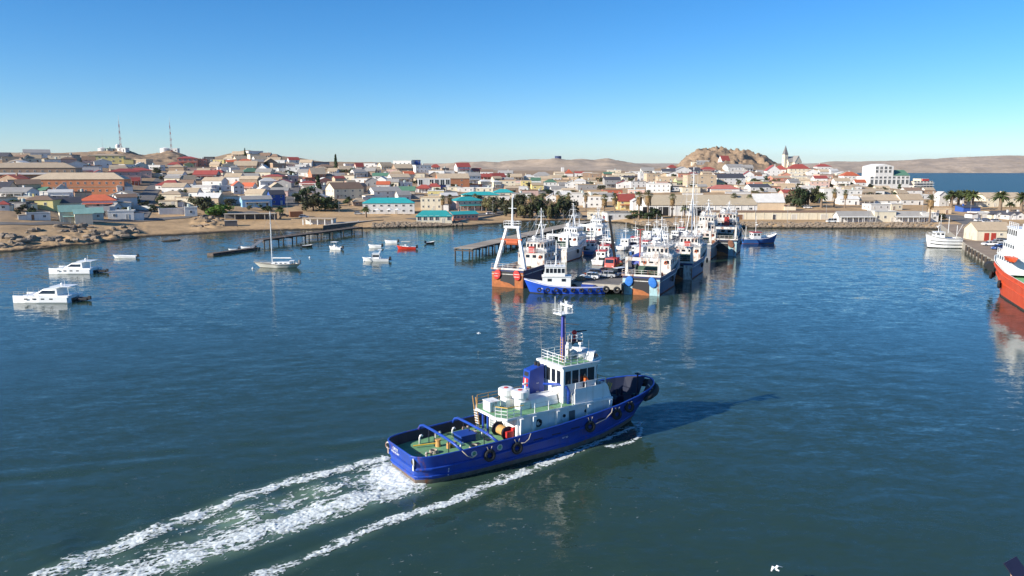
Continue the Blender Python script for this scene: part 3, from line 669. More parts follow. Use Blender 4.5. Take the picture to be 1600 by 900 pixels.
H = [ # bearing, base, apparent width, wall height, roof kind, roof height, wall, roof [, options]
 (2,329,18,8,'h',6,'W','r'), (22,311,42,11,'gx',6,'W','g'), (91,314,36,13,'gx',4,'W','w',dict(yaw=24)), (94,304,24,6,'gy',9,'W','w',dict(yaw=30)),
 (148,327,58,13,'h',9,'W','o',dict(yaw=22)), (186,343,40,12,'f',0,'W','w',dict(yaw=20)), (152,338,30,7,'gx',6,'G','g'), (172,331,22,8,'gx',5,'W','g'),
 (55,344,36,8,'f',0,'W','w'), (64,304,18,5,'gx',4,'T','n'), (48,312,10,4,'h',4,'W','w',dict(win=0,door=False,desc='small white pyramid-roofed tent')), (30,326,26,8,'f',0,'G','d'),
 (52,246,40,7,'gx',5,'W','g'), (26,250,32,5,'gx',5,'W','t'), (3,250,18,6,'gx',5,'G','d'), (95,254,34,11,'f',0,'S','d'), (120,254,24,6,'h',4,'T','t'),
 (163,255,52,11,'h',3,'Y','t',dict(yaw=20)), (157,262,28,9,'gy',4,'W','w'), (131,273,38,5,'gx',5,'W','g'), (214,259,30,9,'f',0,'B','t'), (218,264,20,6,'gy',4,'A','w'),
 (184,264,34,6,'f',0,'W','w'), (190,284,50,15,'h',5,'P','r',dict(yaw=24)), (214,277,38,10,'h',4,'P','r',dict(yaw=24)), (242,266,20,7,'f',0,'W','w'), (204,288,24,6,'gx',4,'R','r'),
 (290,259,32,11,'h',3,'M','r',dict(yaw=22)), (311,260,22,10,'f',0,'M','r',dict(yaw=22)), (312,269,52,7,'f',0,'P','t',dict(yaw=20)), (320,281,34,8,'gx',6,'G','r'), (326,253,14,7,'f',0,'D','d'),
 (342,255,16,5,'f',0,'Y','t'), (264,297,38,7,'h',8,'W','r'), (268,313,34,9,'h',5,'C','t'), (262,322,28,6,'f',0,'C','t'), (268,335,36,6,'f',0,'W','w',dict(win=0,door=False,d=10,name='boundary_wall',cat='wall',desc='long low white boundary wall')),
 (296,338,20,13,'f',0,'W','w',dict(yaw=24)), (314,299,32,8,'f',0,'W','w'), (346,298,28,7,'f',0,'W','w'), (355,277,18,7,'f',0,'G','g'), (390,277,30,8,'h',6,'T','n'),
 (382,265,34,6,'gx',7,'T','t'), (370,303,18,13,'gy',6,'W','o',dict(yaw=34)), (388,300,20,9,'gx',5,'W','o'), (345,311,34,8,'f',0,'B','t'), (396,324,50,12,'gx',5,'L','g',dict(yaw=26)),
 (430,320,26,16,'gx',6,'N','d',dict(yaw=34)), (395,244,26,7,'f',0,'W','w'), (372,245,18,4,'gx',4,'B','t'), (413,247,18,4,'gx',4,'W','b'), (428,250,18,5,'h',4,'T','b'), (404,254,22,5,'gx',5,'W','t'),
 (374,254,20,5,'gx',5,'C','t'), (358,252,16,4,'h',4,'W','t'), (436,259,17,8,'f',0,'W','w'), (457,255,18,5,'gx',4,'W','r'), (420,259,22,5,'gy',6,'T','t'), (441,271,17,7,'f',0,'W','w'),
 (458,273,19,11,'f',0,'W','w'), (425,269,17,6,'f',0,'W','t'), (411,269,15,6,'gy',5,'W','w'), (427,285,32,9,'h',3,'T','r'), (430,300,21,8,'gy',6,'B','t'), (455,284,19,9,'f',0,'P','w'),
 (494,284,26,12,'gx',9,'O','t',dict(yaw=36)), (482,286,18,7,'f',0,'O','r'), (482,294,26,8,'h',3,'W','r'), (488,307,28,9,'gy',6,'W','n'), (536,310,56,15,'gx',9,'C','b',dict(yaw=35,chim=True)),
 (411,302,22,6,'gy',6,'W','w'), (478,259,18,5,'gx',4,'W','t'), (498,260,28,6,'f',0,'G','d'), (506,266,28,5,'h',4,'T','b'), (470,264,16,6,'f',0,'W','w'), (474,275,18,6,'gx',4,'W','g'),
 (520,273,15,6,'gx',4,'W','t'), (545,264,17,7,'f',0,'W','w'), (560,265,14,5,'gx',5,'P','r'), (537,269,22,4,'gx',5,'B','t'), (528,281,20,6,'gx',4,'W','g'), (560,276,26,7,'gx',4,'W','g'), (578,262,16,6,'f',0,'W','w'),
 (585,271,18,6,'gx',4,'W','t'), (601,265,22,6,'gx',5,'C','t'), (628,272,32,9,'gx',6,'T','t',dict(yaw=26)), (612,273,16,8,'f',0,'P','t'), (650,259,13,8,'f',0,'N','d'), (630,259,28,7,'f',0,'W','w'),
 (622,285,34,8,'gx',5,'W','t',dict(yaw=26)), (632,293,22,7,'f',0,'W','w'), (596,288,18,7,'gy',5,'W','w'), (580,291,18,8,'gy',5,'G','g'), (563,286,24,6,'f',0,'W','w'), (546,292,18,6,'gx',4,'P','t'),
 (599,312,50,13,'gx',6,'W','g',dict(yaw=28)), (634,305,26,7,'gx',6,'S','n'), (560,322,22,6,'h',6,'T','t'), (616,300,20,7,'f',0,'W','w'), (652,311,18,6,'f',0,'G','d'),
 (674,328,30,19,'f',0,'C','t',dict(win=4)), (728,328,50,14,'h',6,'P','q',dict(win=5)), (677,294,50,13,'f',0,'W','w',dict(win=6,rows=1,wsz=(3.2,4.2),yaw=8)), (706,292,52,13,'gx',7,'O','t',dict(yaw=14,win=2)),
 (738,286,24,11,'gx',5,'W','g',dict(yaw=24)), (662,301,20,7,'h',5,'W','r'), (678,299,20,7,'h',5,'C','r'), (690,300,11,10,'f',0,'N','d',dict(win=0,door=False,name='shipping_container_stack',cat='container',desc='plain deep blue box-shaped container')),
 (722,269,24,8,'gx',6,'W','r',dict(yaw=24)), (680,265,13,4,'h',4,'W','r'), (658,270,28,11,'f',0,'W','w'), (757,281,22,5,'gx',4,'R','r'), (777,281,24,5,'gx',5,'R','r'), (790,278,22,7,'gx',4,'W','g'),
 (756,292,17,8,'h',3,'C','w'), (775,293,15,8,'h',3,'C','w'), (792,293,24,10,'f',0,'C','t'), (750,311,58,6,'h',5,'C','q',dict(yaw=8)), (786,307,30,6,'h',5,'C','q',dict(yaw=8)), (728,300,24,6,'f',0,'W','w'),
 (757,300,26,6,'f',0,'C','w'), (744,294,17,5,'f',0,'O','o'), (700,306,24,6,'f',0,'G','g'), (700,276,18,5,'gx',4,'W','g'), (744,271,16,4,'gx',4,'W','r'), (806,281,18,5,'gx',4,'B','t'),
 (847,281,28,6,'h',6,'W','g'), (822,292,15,9,'f',0,'Y','t'), (837,290,14,8,'gx',4,'W','n'), (860,296,18,11,'h',4,'W','n'), (880,288,30,6,'f',0,'B','b'), (893,296,17,9,'gy',4,'W','w'),
 (916,297,30,8,'f',0,'G','t'), (926,283,32,5,'f',0,'B','t'), (903,321,24,18,'f',0,'W','w',dict(win=3)), (929,324,32,17,'f',0,'W','t',dict(win=4)), (861,315,14,6,'gy',5,'W','w'), (817,300,13,8,'f',0,'W','w'),
 (850,304,28,5,'f',0,'G','d'), (901,341,10,6,'f',0,'W','w'), (906,307,22,6,'f',0,'W','t'), (868,283,16,5,'gx',4,'W','t'), (826,282,15,5,'h',4,'C','w'), (897,281,18,4,'f',0,'B','t'),
 (975,278,30,7,'f',0,'C','t'), (956,293,24,12,'gx',4,'G','d'), (976,294,22,7,'gy',4,'W','r'), (1006,282,15,11,'f',0,'W','w'), (1020,284,22,12,'f',0,'B','t'), (1043,285,28,8,'f',0,'B','t'),
 (1030,301,34,13,'f',0,'W','w',dict(win=5)), (996,293,24,9,'f',0,'W','g'), (957,305,28,8,'f',0,'R','b'), (995,305,24,8,'f',0,'P','w'), (978,327,26,13,'gx',10,'Y','r',dict(yaw=4)), (1001,329,26,14,'gy',8,'W','w'),
 (934,307,28,7,'f',0,'W','t'), (965,343,40,10,'f',0,'W','g'), (931,342,24,11,'f',0,'C','t'), (1056,298,26,6,'f',0,'W','d'), (1064,290,18,8,'gx',4,'V','t'), (1050,265,13,3,'h',4,'W','r'),
 (1045,274,20,6,'gx',4,'W','d'), (1067,272,24,6,'gy',5,'W','g'), (995,272,18,4,'f',0,'W','w'), (1012,271,18,5,'gx',4,'W','g'), (1030,273,16,5,'f',0,'W','w'), (984,284,14,6,'gx',3,'W','d'), (946,283,18,5,'f',0,'B','b'), (960,270,20,4,'f',0,'C','w'),
 (1095,294,44,19,'f',0,'B','t',dict(win=3)), (1140,288,44,10,'gx',6,'W','d'), (1147,277,34,8,'f',0,'W','w'), (1132,300,42,3,'h',6,'W','s',dict(win=0,door=False)), (1123,292,16,7,'gx',4,'V','t'),
 (1132,258,16,7,'gx',7,'W','r',dict(yaw=20)), (1098,257,18,5,'f',0,'G','w'), (1148,267,28,6,'gx',4,'W','g'), (1168,267,16,5,'gx',4,'W','g'), (1107,270,20,5,'h',4,'W','r'), (1085,271,18,5,'gx',4,'W','d'),
 (1170,285,15,12,'gy',5,'W','r'), (1208,276,20,9,'gy',8,'W','r'), (1186,299,32,7,'gx',4,'W','d'), (1182,287,22,7,'gx',4,'C','w'), (1212,299,13,7,'f',0,'M','b'), (1190,275,16,5,'gx',4,'W','g'), (1160,275,16,5,'f',0,'W','w'), (1108,282,18,6,'gx',3,'C','t'),
 (1249,272,30,8,'h',7,'C','r'), (1220,271,15,6,'h',6,'W','r'), (1263,269,20,5,'f',0,'R','d'), (1287,266,20,6,'h',4,'W','r'), (1329,286,24,11,'h',6,'W','o'), (1316,292,22,9,'gx',4,'W','t'),
 (1280,293,28,9,'f',0,'P','t'), (1290,280,26,7,'f',0,'P','t'), (1250,282,30,6,'f',0,'C','w'), (1220,284,28,6,'gx',3,'M','t'), (1228,297,26,9,'f',0,'B','t'), (1300,314,26,17,'f',0,'W','w',dict(win=3)),
 (1329,312,30,14,'f',0,'W','w',dict(win=3)), (1327,320,28,9,'gx',4,'W','w'), (1351,320,28,7,'gx',4,'W','t'), (1352,307,28,7,'gx',4,'B','t'), (1270,317,26,9,'f',0,'B','t'), (1240,290,18,6,'gx',4,'W','g'), (1262,298,18,7,'f',0,'W','w'), (1308,281,16,6,'f',0,'T','b'), (1344,291,16,6,'gx',4,'W','o'), (1232,309,22,8,'gx',4,'P','r'),
 (1430,295,18,7,'gx',6,'W','d'), (1372,319,68,6,'gx',8,'W','t',dict(yaw=3)), (1423,320,34,8,'gx',8,'W','t',dict(yaw=3)), (1373,328,34,8,'f',0,'W','w'), (1399,328,20,9,'f',0,'C','w'),
 (1381,347,32,16,'f',0,'C','w',dict(win=3)), (1452,347,24,13,'f',0,'W','w'), (1387,306,18,5,'gx',4,'W','t'), (1471,322,13,17,'gy',5,'W','w'), (1408,306,18,5,'gx',4,'C','t'), (1352,299,20,5,'f',0,'B','t'), (1450,303,22,4,'f',0,'T','b'), (1440,311,26,6,'f',0,'W','w'),
 (1566,323,58,14,'gx',7,'C','t',dict(yaw=3,win=6)), (1558,342,12,7,'gy',4,'W','d'), (1569,342,12,7,'gy',4,'W','d'), (1580,343,12,7,'gy',4,'W','d'), (1592,343,12,7,'gy',4,'W','d'), (1537,341,30,8,'f',0,'W','w'),
 (1533,316,14,7,'s',3,'G','g'), (1525,303,24,5,'f',0,'W','w'), (1553,304,18,7,'f',0,'B','t'), (1516,331,28,5,'s',3,'N','d',dict(win=0,door=False,desc='long deep blue tarpaulin-covered shed')), (1472,334,26,7,'f',0,'B','t'), (1498,318,20,6,'gx',4,'W','g'), (1600,315,26,8,'gx',4,'W','t'),
]
for h in H:
    house(*h[:8], **(h[8] if len(h) > 8 else {}))
# the smaller houses that fill the streets between
def fill_houses(n):
    rnd = random.Random(99); occ = [(h[0], h[1], h[2]) for h in H]+[(46,283,120),(121,304,126),(108,348,44),(140,344,34),(606,334,76),(678,349,56),(722,344,46),(1388,294,66),(1441,290,32),(1236,268,28)]
    top = lambda px: np.interp(px, [0,190,268,330,395,470,520,650,720,800,1000,1060,1200,1300,1360,1460], [248,262,262,256,249,258,263,265,270,277,274,272,280,272,282,296])
    low = lambda px: np.interp(px, [0,120,210,300,400,500,570,660,760,800,940,1010,1020,1180,1240,1350,1460], [330,330,322,322,318,318,310,318,314,312,316,314,302,302,304,318,316])
    made = 0
    for t in range(9000):
        if made >= n: break
        px = rnd.uniform(-5, 1455); a, b = top(px), low(px)
        py = a+(b-a)*rnd.random()**1.25
        if 205 < px < 262 and 268 < py: continue
        if 442 < px < 468 and py > 284: continue
        Y = ground(px, py).y; w = rnd.uniform(7.5, 13)/m_per_px(Y)
        if any(abs(px-q) < (w+e)*0.40 and abs(py-r) < 3.4+(r-250)*0.05 for q, r, e in occ): continue
        occ.append((px, py, w)); made += 1; k = m_per_px(Y)
        kind = rnd.choice(['gx','gx','gx','gy','h','f','f','f']); wc = rnd.choices('WCBPTGYM', [10,5,4,2,2,1,0.8,0.8])[0]
        rc = rnd.choices('tgwrbdon', [8,3,2.5,1.8,3,1.2,0.8,0.5])[0] if kind != 'f' else rnd.choice('ttbgw')
        house(px, py, w, rnd.uniform(2.7, 4.6)/k, kind, rnd.uniform(1.3, 2.4)/k, wc, rc, win=rnd.choice([1,2,2]), sides=False)
fill_houses(200)
rnd = random.Random(31)
for i in range(48):      # garden and yard walls along the streets
    px = rnd.uniform(5, 1300); py = np.interp(px, [0,190,268,395,520,720,1000,1200,1310],[262,274,274,262,270,277,284,286,286])+rnd.random()*np.interp(px,[0,210,400,570,760,1010,1310],[70,55,56,42,34,22,24])
    k = m_per_px(ground(px, py).y); c = rnd.choice('WWWCB')
    house(px, py, rnd.uniform(9,20)/k, 2.3/k, 'f', 0, c, 'w', win=0, door=False, d=0.7/k, name='boundary_wall', cat='wall', desc=f'low {WALL[c][1]} yard wall', hmin=rnd.uniform(1.2,1.9))[0]['kind'] = 'thing'

# ------------------------------------------------------------------ landmarks of the waterfront and the hills
def win_grid(root, xs, zs, y, w, hh, rz=0):
    for z in zs:
        for x in xs: obj('window', WIN, root, (x, y, z), rz, (w, 1, hh))
# dark two-storey hotel, orange hotel
r_, W_, D_, Hh, Rh, k = house(46,283,120,20,'h',8,'T','t',yaw=16,d=42,win=12,rows=2,name='hotel',cat='hotel',label='long dark brown hotel with balconies and tan hipped roof at left edge',door=False)
mb = MB(); mb.box(-W_/2, W_/2, -D_/2-1.5, -D_/2-0.01, Hh*0.5-0.15, Hh*0.5+0.1); mb.build('balcony', wall_m('S'), r_)
mb = MB(); mb.box(-W_/2, W_/2, -D_/2-1.5, -D_/2-1.4, Hh*0.5+0.1, Hh*0.5+1.0); mb.build('balustrade', wall_m('W'), r_)
r_, W_, D_, Hh, Rh, k = house(121,304,126,23,'h',10,'O','t',yaw=12,d=40,win=13,rows=2,name='hotel',cat='hotel',label='long orange two-storey hotel with tan hipped roof above the rocky shore',door=False)
mb = MB(); mb.box(-W_/2-0.08, W_/2+0.08, -D_/2-0.08, D_/2+0.08, Hh*0.47, Hh*0.53); mb.build('string_course', wall_m('T'), r_)
# green-roofed cream cottage by the shore
r_, W_, D_, Hh, Rh, k = house(108,348,40,17,'gx',9,'C','k',yaw=34,label='cream cottage with pale green gable roof on the rocky shore',name='cottage')
mb = MB(); mb.box(W_*0.05, W_*0.75, -D_/2-2.6, -D_/2-0.003, -3, Hh*0.8); mb.build('wing_wall', wall_m('C'), r_)
mb = MB(); mb.add([(W_*0.0,-D_/2-3.0,Hh*0.78),(W_*0.8,-D_/2-3.0,Hh*0.78),(W_*0.8,-D_/2-0.01,Hh*1.18),(W_*0.0,-D_/2-0.01,Hh*1.18)]+[(W_*0.0,-D_/2-3.0,Hh*0.8),(W_*0.8,-D_/2-3.0,Hh*0.8),(W_*0.8,-D_/2-0.01,Hh*1.2),(W_*0.0,-D_/2-0.01,Hh*1.2)],[(0,1,2,3),(4,5,6,7),(0,1,5,4),(1,2,6,5),(3,0,4,7)]); mb.build('wing_roof', roof_m('k'), r_)
house(140,344,34,11,'gx',7,'A','k',yaw=34,label='grey-green cottage with pale green roof beside the cream shore cottage',name='cottage')
# teal-roofed restaurant, customs hall
r_, W_, D_, Hh, Rh, k = house(606,334,76,16,'h',8,'W','q',yaw=8,d=30,win=7,rows=2,label='white two-storey waterfront restaurant with wide teal hipped roof',name='restaurant',cat='restaurant')
for i, x in enumerate((-5.5, 0.5, 4.5)):
    mb = MB(); mb.cyl((x,-D_/2-5,0),(x,-D_/2-5,2.6),0.05,n=6); mb.cyl((x,-D_/2-5,2.3),(x,-D_/2-5,3.0),1.7,0.05,n=8)
    o = mb.build('parasol', mat('parasol_cloth',(0.75,0.74,0.7),0.8)); o.location = r_.location; o.rotation_euler = r_.rotation_euler
    tag(o, ('leftmost','middle','rightmost')[i]+' white parasol on the terrace of the teal-roofed restaurant', 'parasol', 'restaurant parasols')
r_, W_, D_, Hh, Rh, k = house(678,349,52,10,'h',9,'C','q',yaw=4,d=20,win=6,label='low waterfront hall with broad teal roof and glazed front',name='hall',cat='hall',wsz=(1.9,2.3))
house(722,344,46,9,'gx',4,'M','q',yaw=28,win=7,label='long salmon wing with narrow teal roof beside the waterfront hall',name='hall',cat='hall',door=False,d=24)
# long warehouse on the quay
def warehouse():
    p = ground(1095,337); k = m_per_px(p.y); W_, D_, Hh, Rh = 172*k, 26, 16.5*k, 4.4
    r = thing('warehouse','long white quay warehouse with tan roof and open dark doorways','warehouse',(p.x,p.y+D_/2,p.z),R(1.5))
    MB_ = MB(); wall_box(MB_, W_, D_, Hh); gable_fill(MB_, 'gx', W_, D_, Hh, Rh); MB_.build('wall', wall_m('W'), r)
    rb = MB(); roof_shape(rb,'gx',W_,D_,Hh,Rh,0.4,0.2); rb.build('roof', corrugated('roof_warehouse_tan',(0.62,0.50,0.33),pitch=0.5), r)
    for fx in (1036, 1091, 1012):
        x = (fx-1095)*k; m = MB(); w = 2.6 if fx != 1091 else 3.2; hh = Hh*0.82
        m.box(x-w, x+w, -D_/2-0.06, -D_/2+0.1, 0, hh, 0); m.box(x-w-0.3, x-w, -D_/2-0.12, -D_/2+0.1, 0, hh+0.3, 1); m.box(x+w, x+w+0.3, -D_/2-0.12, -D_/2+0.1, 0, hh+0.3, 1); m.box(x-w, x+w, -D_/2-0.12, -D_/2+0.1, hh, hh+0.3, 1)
        m.build('doorway', [mat('doorway_shade',(0.012,0.012,0.014),0.9,var=0), M_FRAME], r)  # near-black panel: shade inside the open doorway put into the colour
    for i in range(17):
        x = -W_/2+(i+0.5)*W_/17
        m = MB(); m.box(x-0.12, x+0.12, -D_/2-0.16, -D_/2, 0, Hh); m.build('pilaster', wall_m('W'), r)
        if i % 2: obj('window', WIN, r, (x+W_/34, -D_/2, Hh*0.55), 0, (1.8, 1, 1.1))
warehouse()
r_, *_x = house(1201,330,44,14,'gx',12,'B','w',yaw=-3,d=26,win=0,door=False,label='tan warehouse block with pale metal roof at the end of the long warehouse',name='warehouse',cat='warehouse')
# long low flat quay building with brown doors
r_, W_, D_, Hh, Rh, k = house(1213,343,202,11,'f',0,'C','b',yaw=-1,d=30,win=0,door=False,label='very long low cream quay building with flat brown roof',name='quay_building',cat='building')
for i in range(16):
    x = -W_/2+(i+0.5)*W_/16; m = MB(); m.box(x-0.1,x+0.1,-D_/2-0.12,-D_/2,0,Hh); m.build('pilaster', wall_m('C'), r_)
for x, w, c in ((-W_*0.26,1.6,0),(-W_*0.02,0.9,1),(W_*0.12,1.3,2),(-W_*0.4,1.2,1),(W_*0.33,1.6,2),(W_*0.42,1.3,0)):
    obj('door', DOOR[c], r_, (x, -D_/2, 0), 0, (2*w, 1, 2.5))
for px, w, lab in ((1337,50,'left'),(1422,48,'right')):
    r_, W_, D_, Hh, Rh, k = house(px,347,w,9,'gx',7,'W','g',yaw=0,d=22,win=6,label=f'white quayside shed with grey roof and open veranda, {lab} one of two',name='quay_shed',cat='shed')
    m = MB(); m.hexa([(-W_/2,-D_/2-2.4,Hh*0.86),(W_/2,-D_/2-2.4,Hh*0.86),(W_/2,-D_/2-0.4,Hh*0.95),(-W_/2,-D_/2-0.4,Hh*0.95)],[(-W_/2,-D_/2-2.4,Hh*0.9),(W_/2,-D_/2-2.4,Hh*0.9),(W_/2,-D_/2-0.4,Hh*0.99),(-W_/2,-D_/2-0.4,Hh*0.99)]); m.build('veranda_roof', M_TRIM, r_)
    for i in range(7):
        x = -W_/2+0.2+i*(W_-0.4)/6; m = MB(); m.box(x-0.07,x+0.07,-D_/2-2.3,-D_/2-2.16,-1,Hh*0.86); m.build('post', M_FRAME, r_)
# red-doored shed on the right wharf
M_RED = mat('red_door_paint',(0.40,0.05,0.03),0.5)
p = Vector((at(1553,376,2.35).x, at(1553,376,2.35).y+4, 2.35)); k = m_per_px(p.y); W_, D_, Hh, Rh = 51*k, 8.5, 16*k, 2.4
r_ = thing('harbour_shed','cream harbour shed with tan roof and two large red doors','shed',p,R(-3))
m = MB(); m.box(-W_/2,W_/2,-D_/2,D_/2,0,Hh); gable_fill(m,'gx',W_,D_,Hh,Rh); m.build('wall', wall_m('C'), r_)
m = MB(); roof_shape(m,'gx',W_,D_,Hh,Rh,0.3); m.build('roof', roof_m('t'), r_)
for x, w, hh in ((-W_*0.22,0.78,2.6),(-W_*0.02,0.78,2.6),(W_*0.42,0.45,2.2)):
    m = MB(); m.box(x-w,x+w,-D_/2-0.08,-D_/2+0.05,0,hh); [m.box(x-w+2*w*i/5,x-w+2*w*i/5+0.05,-D_/2-0.11,-D_/2-0.08,0.05,hh) for i in range(5)]; m.build('door', M_RED, r_)
obj('window', WIN, r_, (W_*0.2,-D_/2,Hh*0.5), 0, (0.9,1,0.8))
# white stepped power station
def power_station():
    p = ground(1388,294); k = m_per_px(p.y); w = 63*k; d = 24.0
    r = thing('power_station','large white stepped factory building with rows of tall dark windows','factory',(p.x,p.y+d/2,p.z),R(3))
    x = lambda f: -w/2+w*f
    h1, h2 = 19*k, 33*k
    m = MB(); m.box(x(0),x(0.13),-d/2,d/2,-3,h1*0.93); m.build('side_wall', wall_m('W'), r); m = MB(); m.box(x(0.58),x(1),-d/2,d/2,-3,h1)
    m.build('hall_wall', wall_m('W'), r)
    m = MB(); m.box(x(0.13),x(0.58),-d/2-0.1,d/2,-3,h2); m.add([(x(0.13),-d/2-0.1,h2),(x(0.58),-d/2-0.1,h2),(x(0.355),-d/2-0.1,h2+2.2),(x(0.13),d/2,h2),(x(0.58),d/2,h2),(x(0.355),d/2,h2+2.2)],[(0,1,2),(3,5,4),(0,2,5,3),(1,4,5,2)]); m.build('tower_wall', wall_m('W'), r)
    m = MB(); m.hexa([(x(0.58),-d/2-0.3,h1),(x(1.01),-d/2-0.3,h1),(x(1.01),d/2,h1),(x(0.58),d/2,h1)],[(x(0.58),-d/2+8,h1+5),(x(0.96),-d/2+8,h1+5),(x(0.96),d/2-6,h1+5),(x(0.58),d/2-6,h1+5)]); m.build('roof', roof_m('n'), r)
    cols = [0.06,0.17,0.275,0.385,0.495,0.61,0.72,0.83,0.94]
    for i, f in enumerate(cols):
        yy = -d/2-(0.1 if 0.13 < f < 0.58 else 0)
        obj('window', WIN, r, (x(f),yy,h1*0.30), 0, (2.8,1,h1*0.40)); obj('window', WIN, r, (x(f),yy,h1*0.76), 0, (2.7,1,h1*0.18))
        if 0.13 < f < 0.58:
            for z in (h2*0.70, h2*0.86): obj('window', WIN, r, (x(f),yy,z), 0, (2.7,1,2.7))
power_station()
# cream hotel with balconies on the bay
def bay_hotel():
    p = ground(1441,290); k = m_per_px(p.y); w = 32*k; d = 14; h = 14*k
    r = thing('hotel','cream hotel with stacked balconies and red sign beside the far bay','hotel',(p.x,p.y+d/2,p.z),R(8))
    m = MB(); m.box(-w/2,w/2,-d/2,d/2,-3,h); m.box(-w*0.12,w*0.3,-d/2+1,d/2-1,h,h+2.6); m.build('wall', wall_m('C'), r)
    for i in range(4):
        m = MB(); m.box(-w*0.48,w*0.52,-d/2-1.4,-d/2-0.02,h*i/4+0.2,h*i/4+1.0); m.build('balcony', wall_m('W'), r)
        for j in range(6): obj('window', WIN, r, (-w*0.42+j*w*0.168,-d/2,h*i/4+1.1), 0, (2.4,1,1.6))
    m = MB(); m.box(-w*0.05,w*0.28,-d/2-0.2,-d/2+0.9,h+0.5,h+2.4); m.build('sign', mat('sign_red',(0.5,0.05,0.05),0.6), r)
bay_hotel()
# stone church on the hill
def church():
    p = ground(1236,268); p = Vector((p.x,p.y,p.z)); k = m_per_px(p.y)
    r = thing('church','pale stone hilltop church with slender dark spire','church',(p.x,p.y,p.z-1),R(18))
    st = wall_m('C')
    L_, w, h = 26*k*0.8, 9.0, 16*k
    m = MB(); m.box(-L_/2,L_/2,-w/2,w/2,-4,h); gable_fill(m,'gx',L_,w,h,5.5); m.build('nave_wall', st, r)
    m = MB(); roof_shape(m,'gx',L_,w,h,5.5,0.3); m.build('nave_roof', roof_m('g'), r)
    m = MB(); m.box(-2.2,6.2,-w/2-4,-w/2+0.2,-4,h*0.95); m.add([(-2.2,-w/2-4,h*0.95),(6.2,-w/2-4,h*0.95),(2,-w/2-4,h+6)],[(0,1,2)]); m.build('transept_wall', st, r)
    m = MB()
    for s in (-1,1): m.add([(2+s*4.5,-w/2-4.2,h*0.93),(2+s*4.5,0,h*0.93),(2,0,h+6.2),(2,-w/2-4.2,h+6.2),(2+s*4.5,-w/2-4.2,h*0.93+0.2),(2+s*4.5,0,h*0.93+0.2),(2,0,h+6.4),(2,-w/2-4.2,h+6.4)],[(0,1,2,3),(4,5,6,7),(0,3,7,4),(0,1,5,4)])
    m.build('transept_roof', roof_m('g'), r)
    tx = -L_/2-1.2; t = 2.1; th = 27*k
    m = MB(); m.box(tx-t,tx+t,-t,t,-4,th); m.build('tower', st, r)
    m = MB(); m.box(tx-t-0.2,tx+t+0.2,-t-0.2,t+0.2,th,th+0.4); m.add([(tx-t,-t,th+0.4),(tx+t,-t,th+0.4),(tx+t,t,th+0.4),(tx-t,t,th+0.4),(tx,0,th+14*k)],[(0,1,4),(1,2,4),(2,3,4),(3,0,4)]); m.build('spire', mat('slate',(0.20,0.19,0.18),0.6), r)
    for z in (th*0.5, th*0.75): obj('window', WIN, r, (tx,-t,z), 0, (1.0,1,2.0)); obj('window', WIN, r, (tx-t,0,z), -math.pi/2, (1.0,1,2.0))
    obj('window', WIN, r, (2,-w/2-4,h*0.45), 0, (2.4,1,5))
    for x in (-5,-7.5): obj('window', WIN, r, (x,-w/2,h*0.35), 0, (1.0,1,3.5))
church()
# square tower with dark cap, white tower beside orange-roofed chapel
p = ground(976,291); k = m_per_px(p.y); r_ = thing('clock_tower','square cream tower with dark cap among houses left of the warehouse','tower',p,R(10))
m = MB(); m.box(-2.3,2.3,-2.3,2.3,-3,14*k); m.build('tower_wall', wall_m('C'), r_); m = MB(); m.box(-2.7,2.7,-2.7,2.7,14*k,14*k+0.3); m.add([(-2.6,-2.6,14*k+0.3),(2.6,-2.6,14*k+0.3),(2.6,2.6,14*k+0.3),(-2.6,2.6,14*k+0.3),(0,0,16.5*k)],[(0,1,4),(1,2,4),(2,3,4),(3,0,4)]); m.build('cap', roof_m('d'), r_)
for z in (5*k, 10*k): obj('window', WIN, r_, (0,-2.3,z), 0, (1.0,1,1.6))
p = ground(879,275); k = m_per_px(p.y); r_ = thing('chapel','orange-roofed chapel with slim white bell tower before the far hills','chapel',p,R(5))
m = MB(); m.box(-1.5,1.5,-1.5,1.5,-3,13*k); m.build('bell_tower', wall_m('W'), r_)
m = MB(); m.box(2,11,-4,4,-3,4*k); gable_fill(m,'gy',0.1,8,4*k,0.1); m.build('nave_wall', wall_m('W'), r_)
m = MB(); m.add([(1.6,-4.4,3.8*k),(11.4,-4.4,3.8*k),(11.4,4.4,3.8*k),(1.6,4.4,3.8*k),(6.5,-4.4,10*k),(6.5,4.4,10*k)],[(0,1,4),(1,2,5,4),(2,3,5),(3,0,4,5)]); m.build('nave_roof', roof_m('o'), r_)
# dark blue water tank on the far ridge
p = atY(872,252,1740); k = m_per_px(1740); p.z = max(p.z, float(far_z(np.array([872.]), np.array([1740.]), np.array([p.x]))[0])+2*k); m = MB(); m.cyl((p.x,p.y,p.z-3*k),(p.x,p.y,p.z+3.6*k),5*k,n=20); m.cyl((p.x,p.y,p.z+3.6*k),(p.x,p.y,p.z+4*k),5.1*k,4.6*k,n=20); tag(m.build('water_tank', mat('tank_blue',(0.02,0.04,0.12),0.6)), 'dark blue round water tank on the distant ridge', 'water tank')
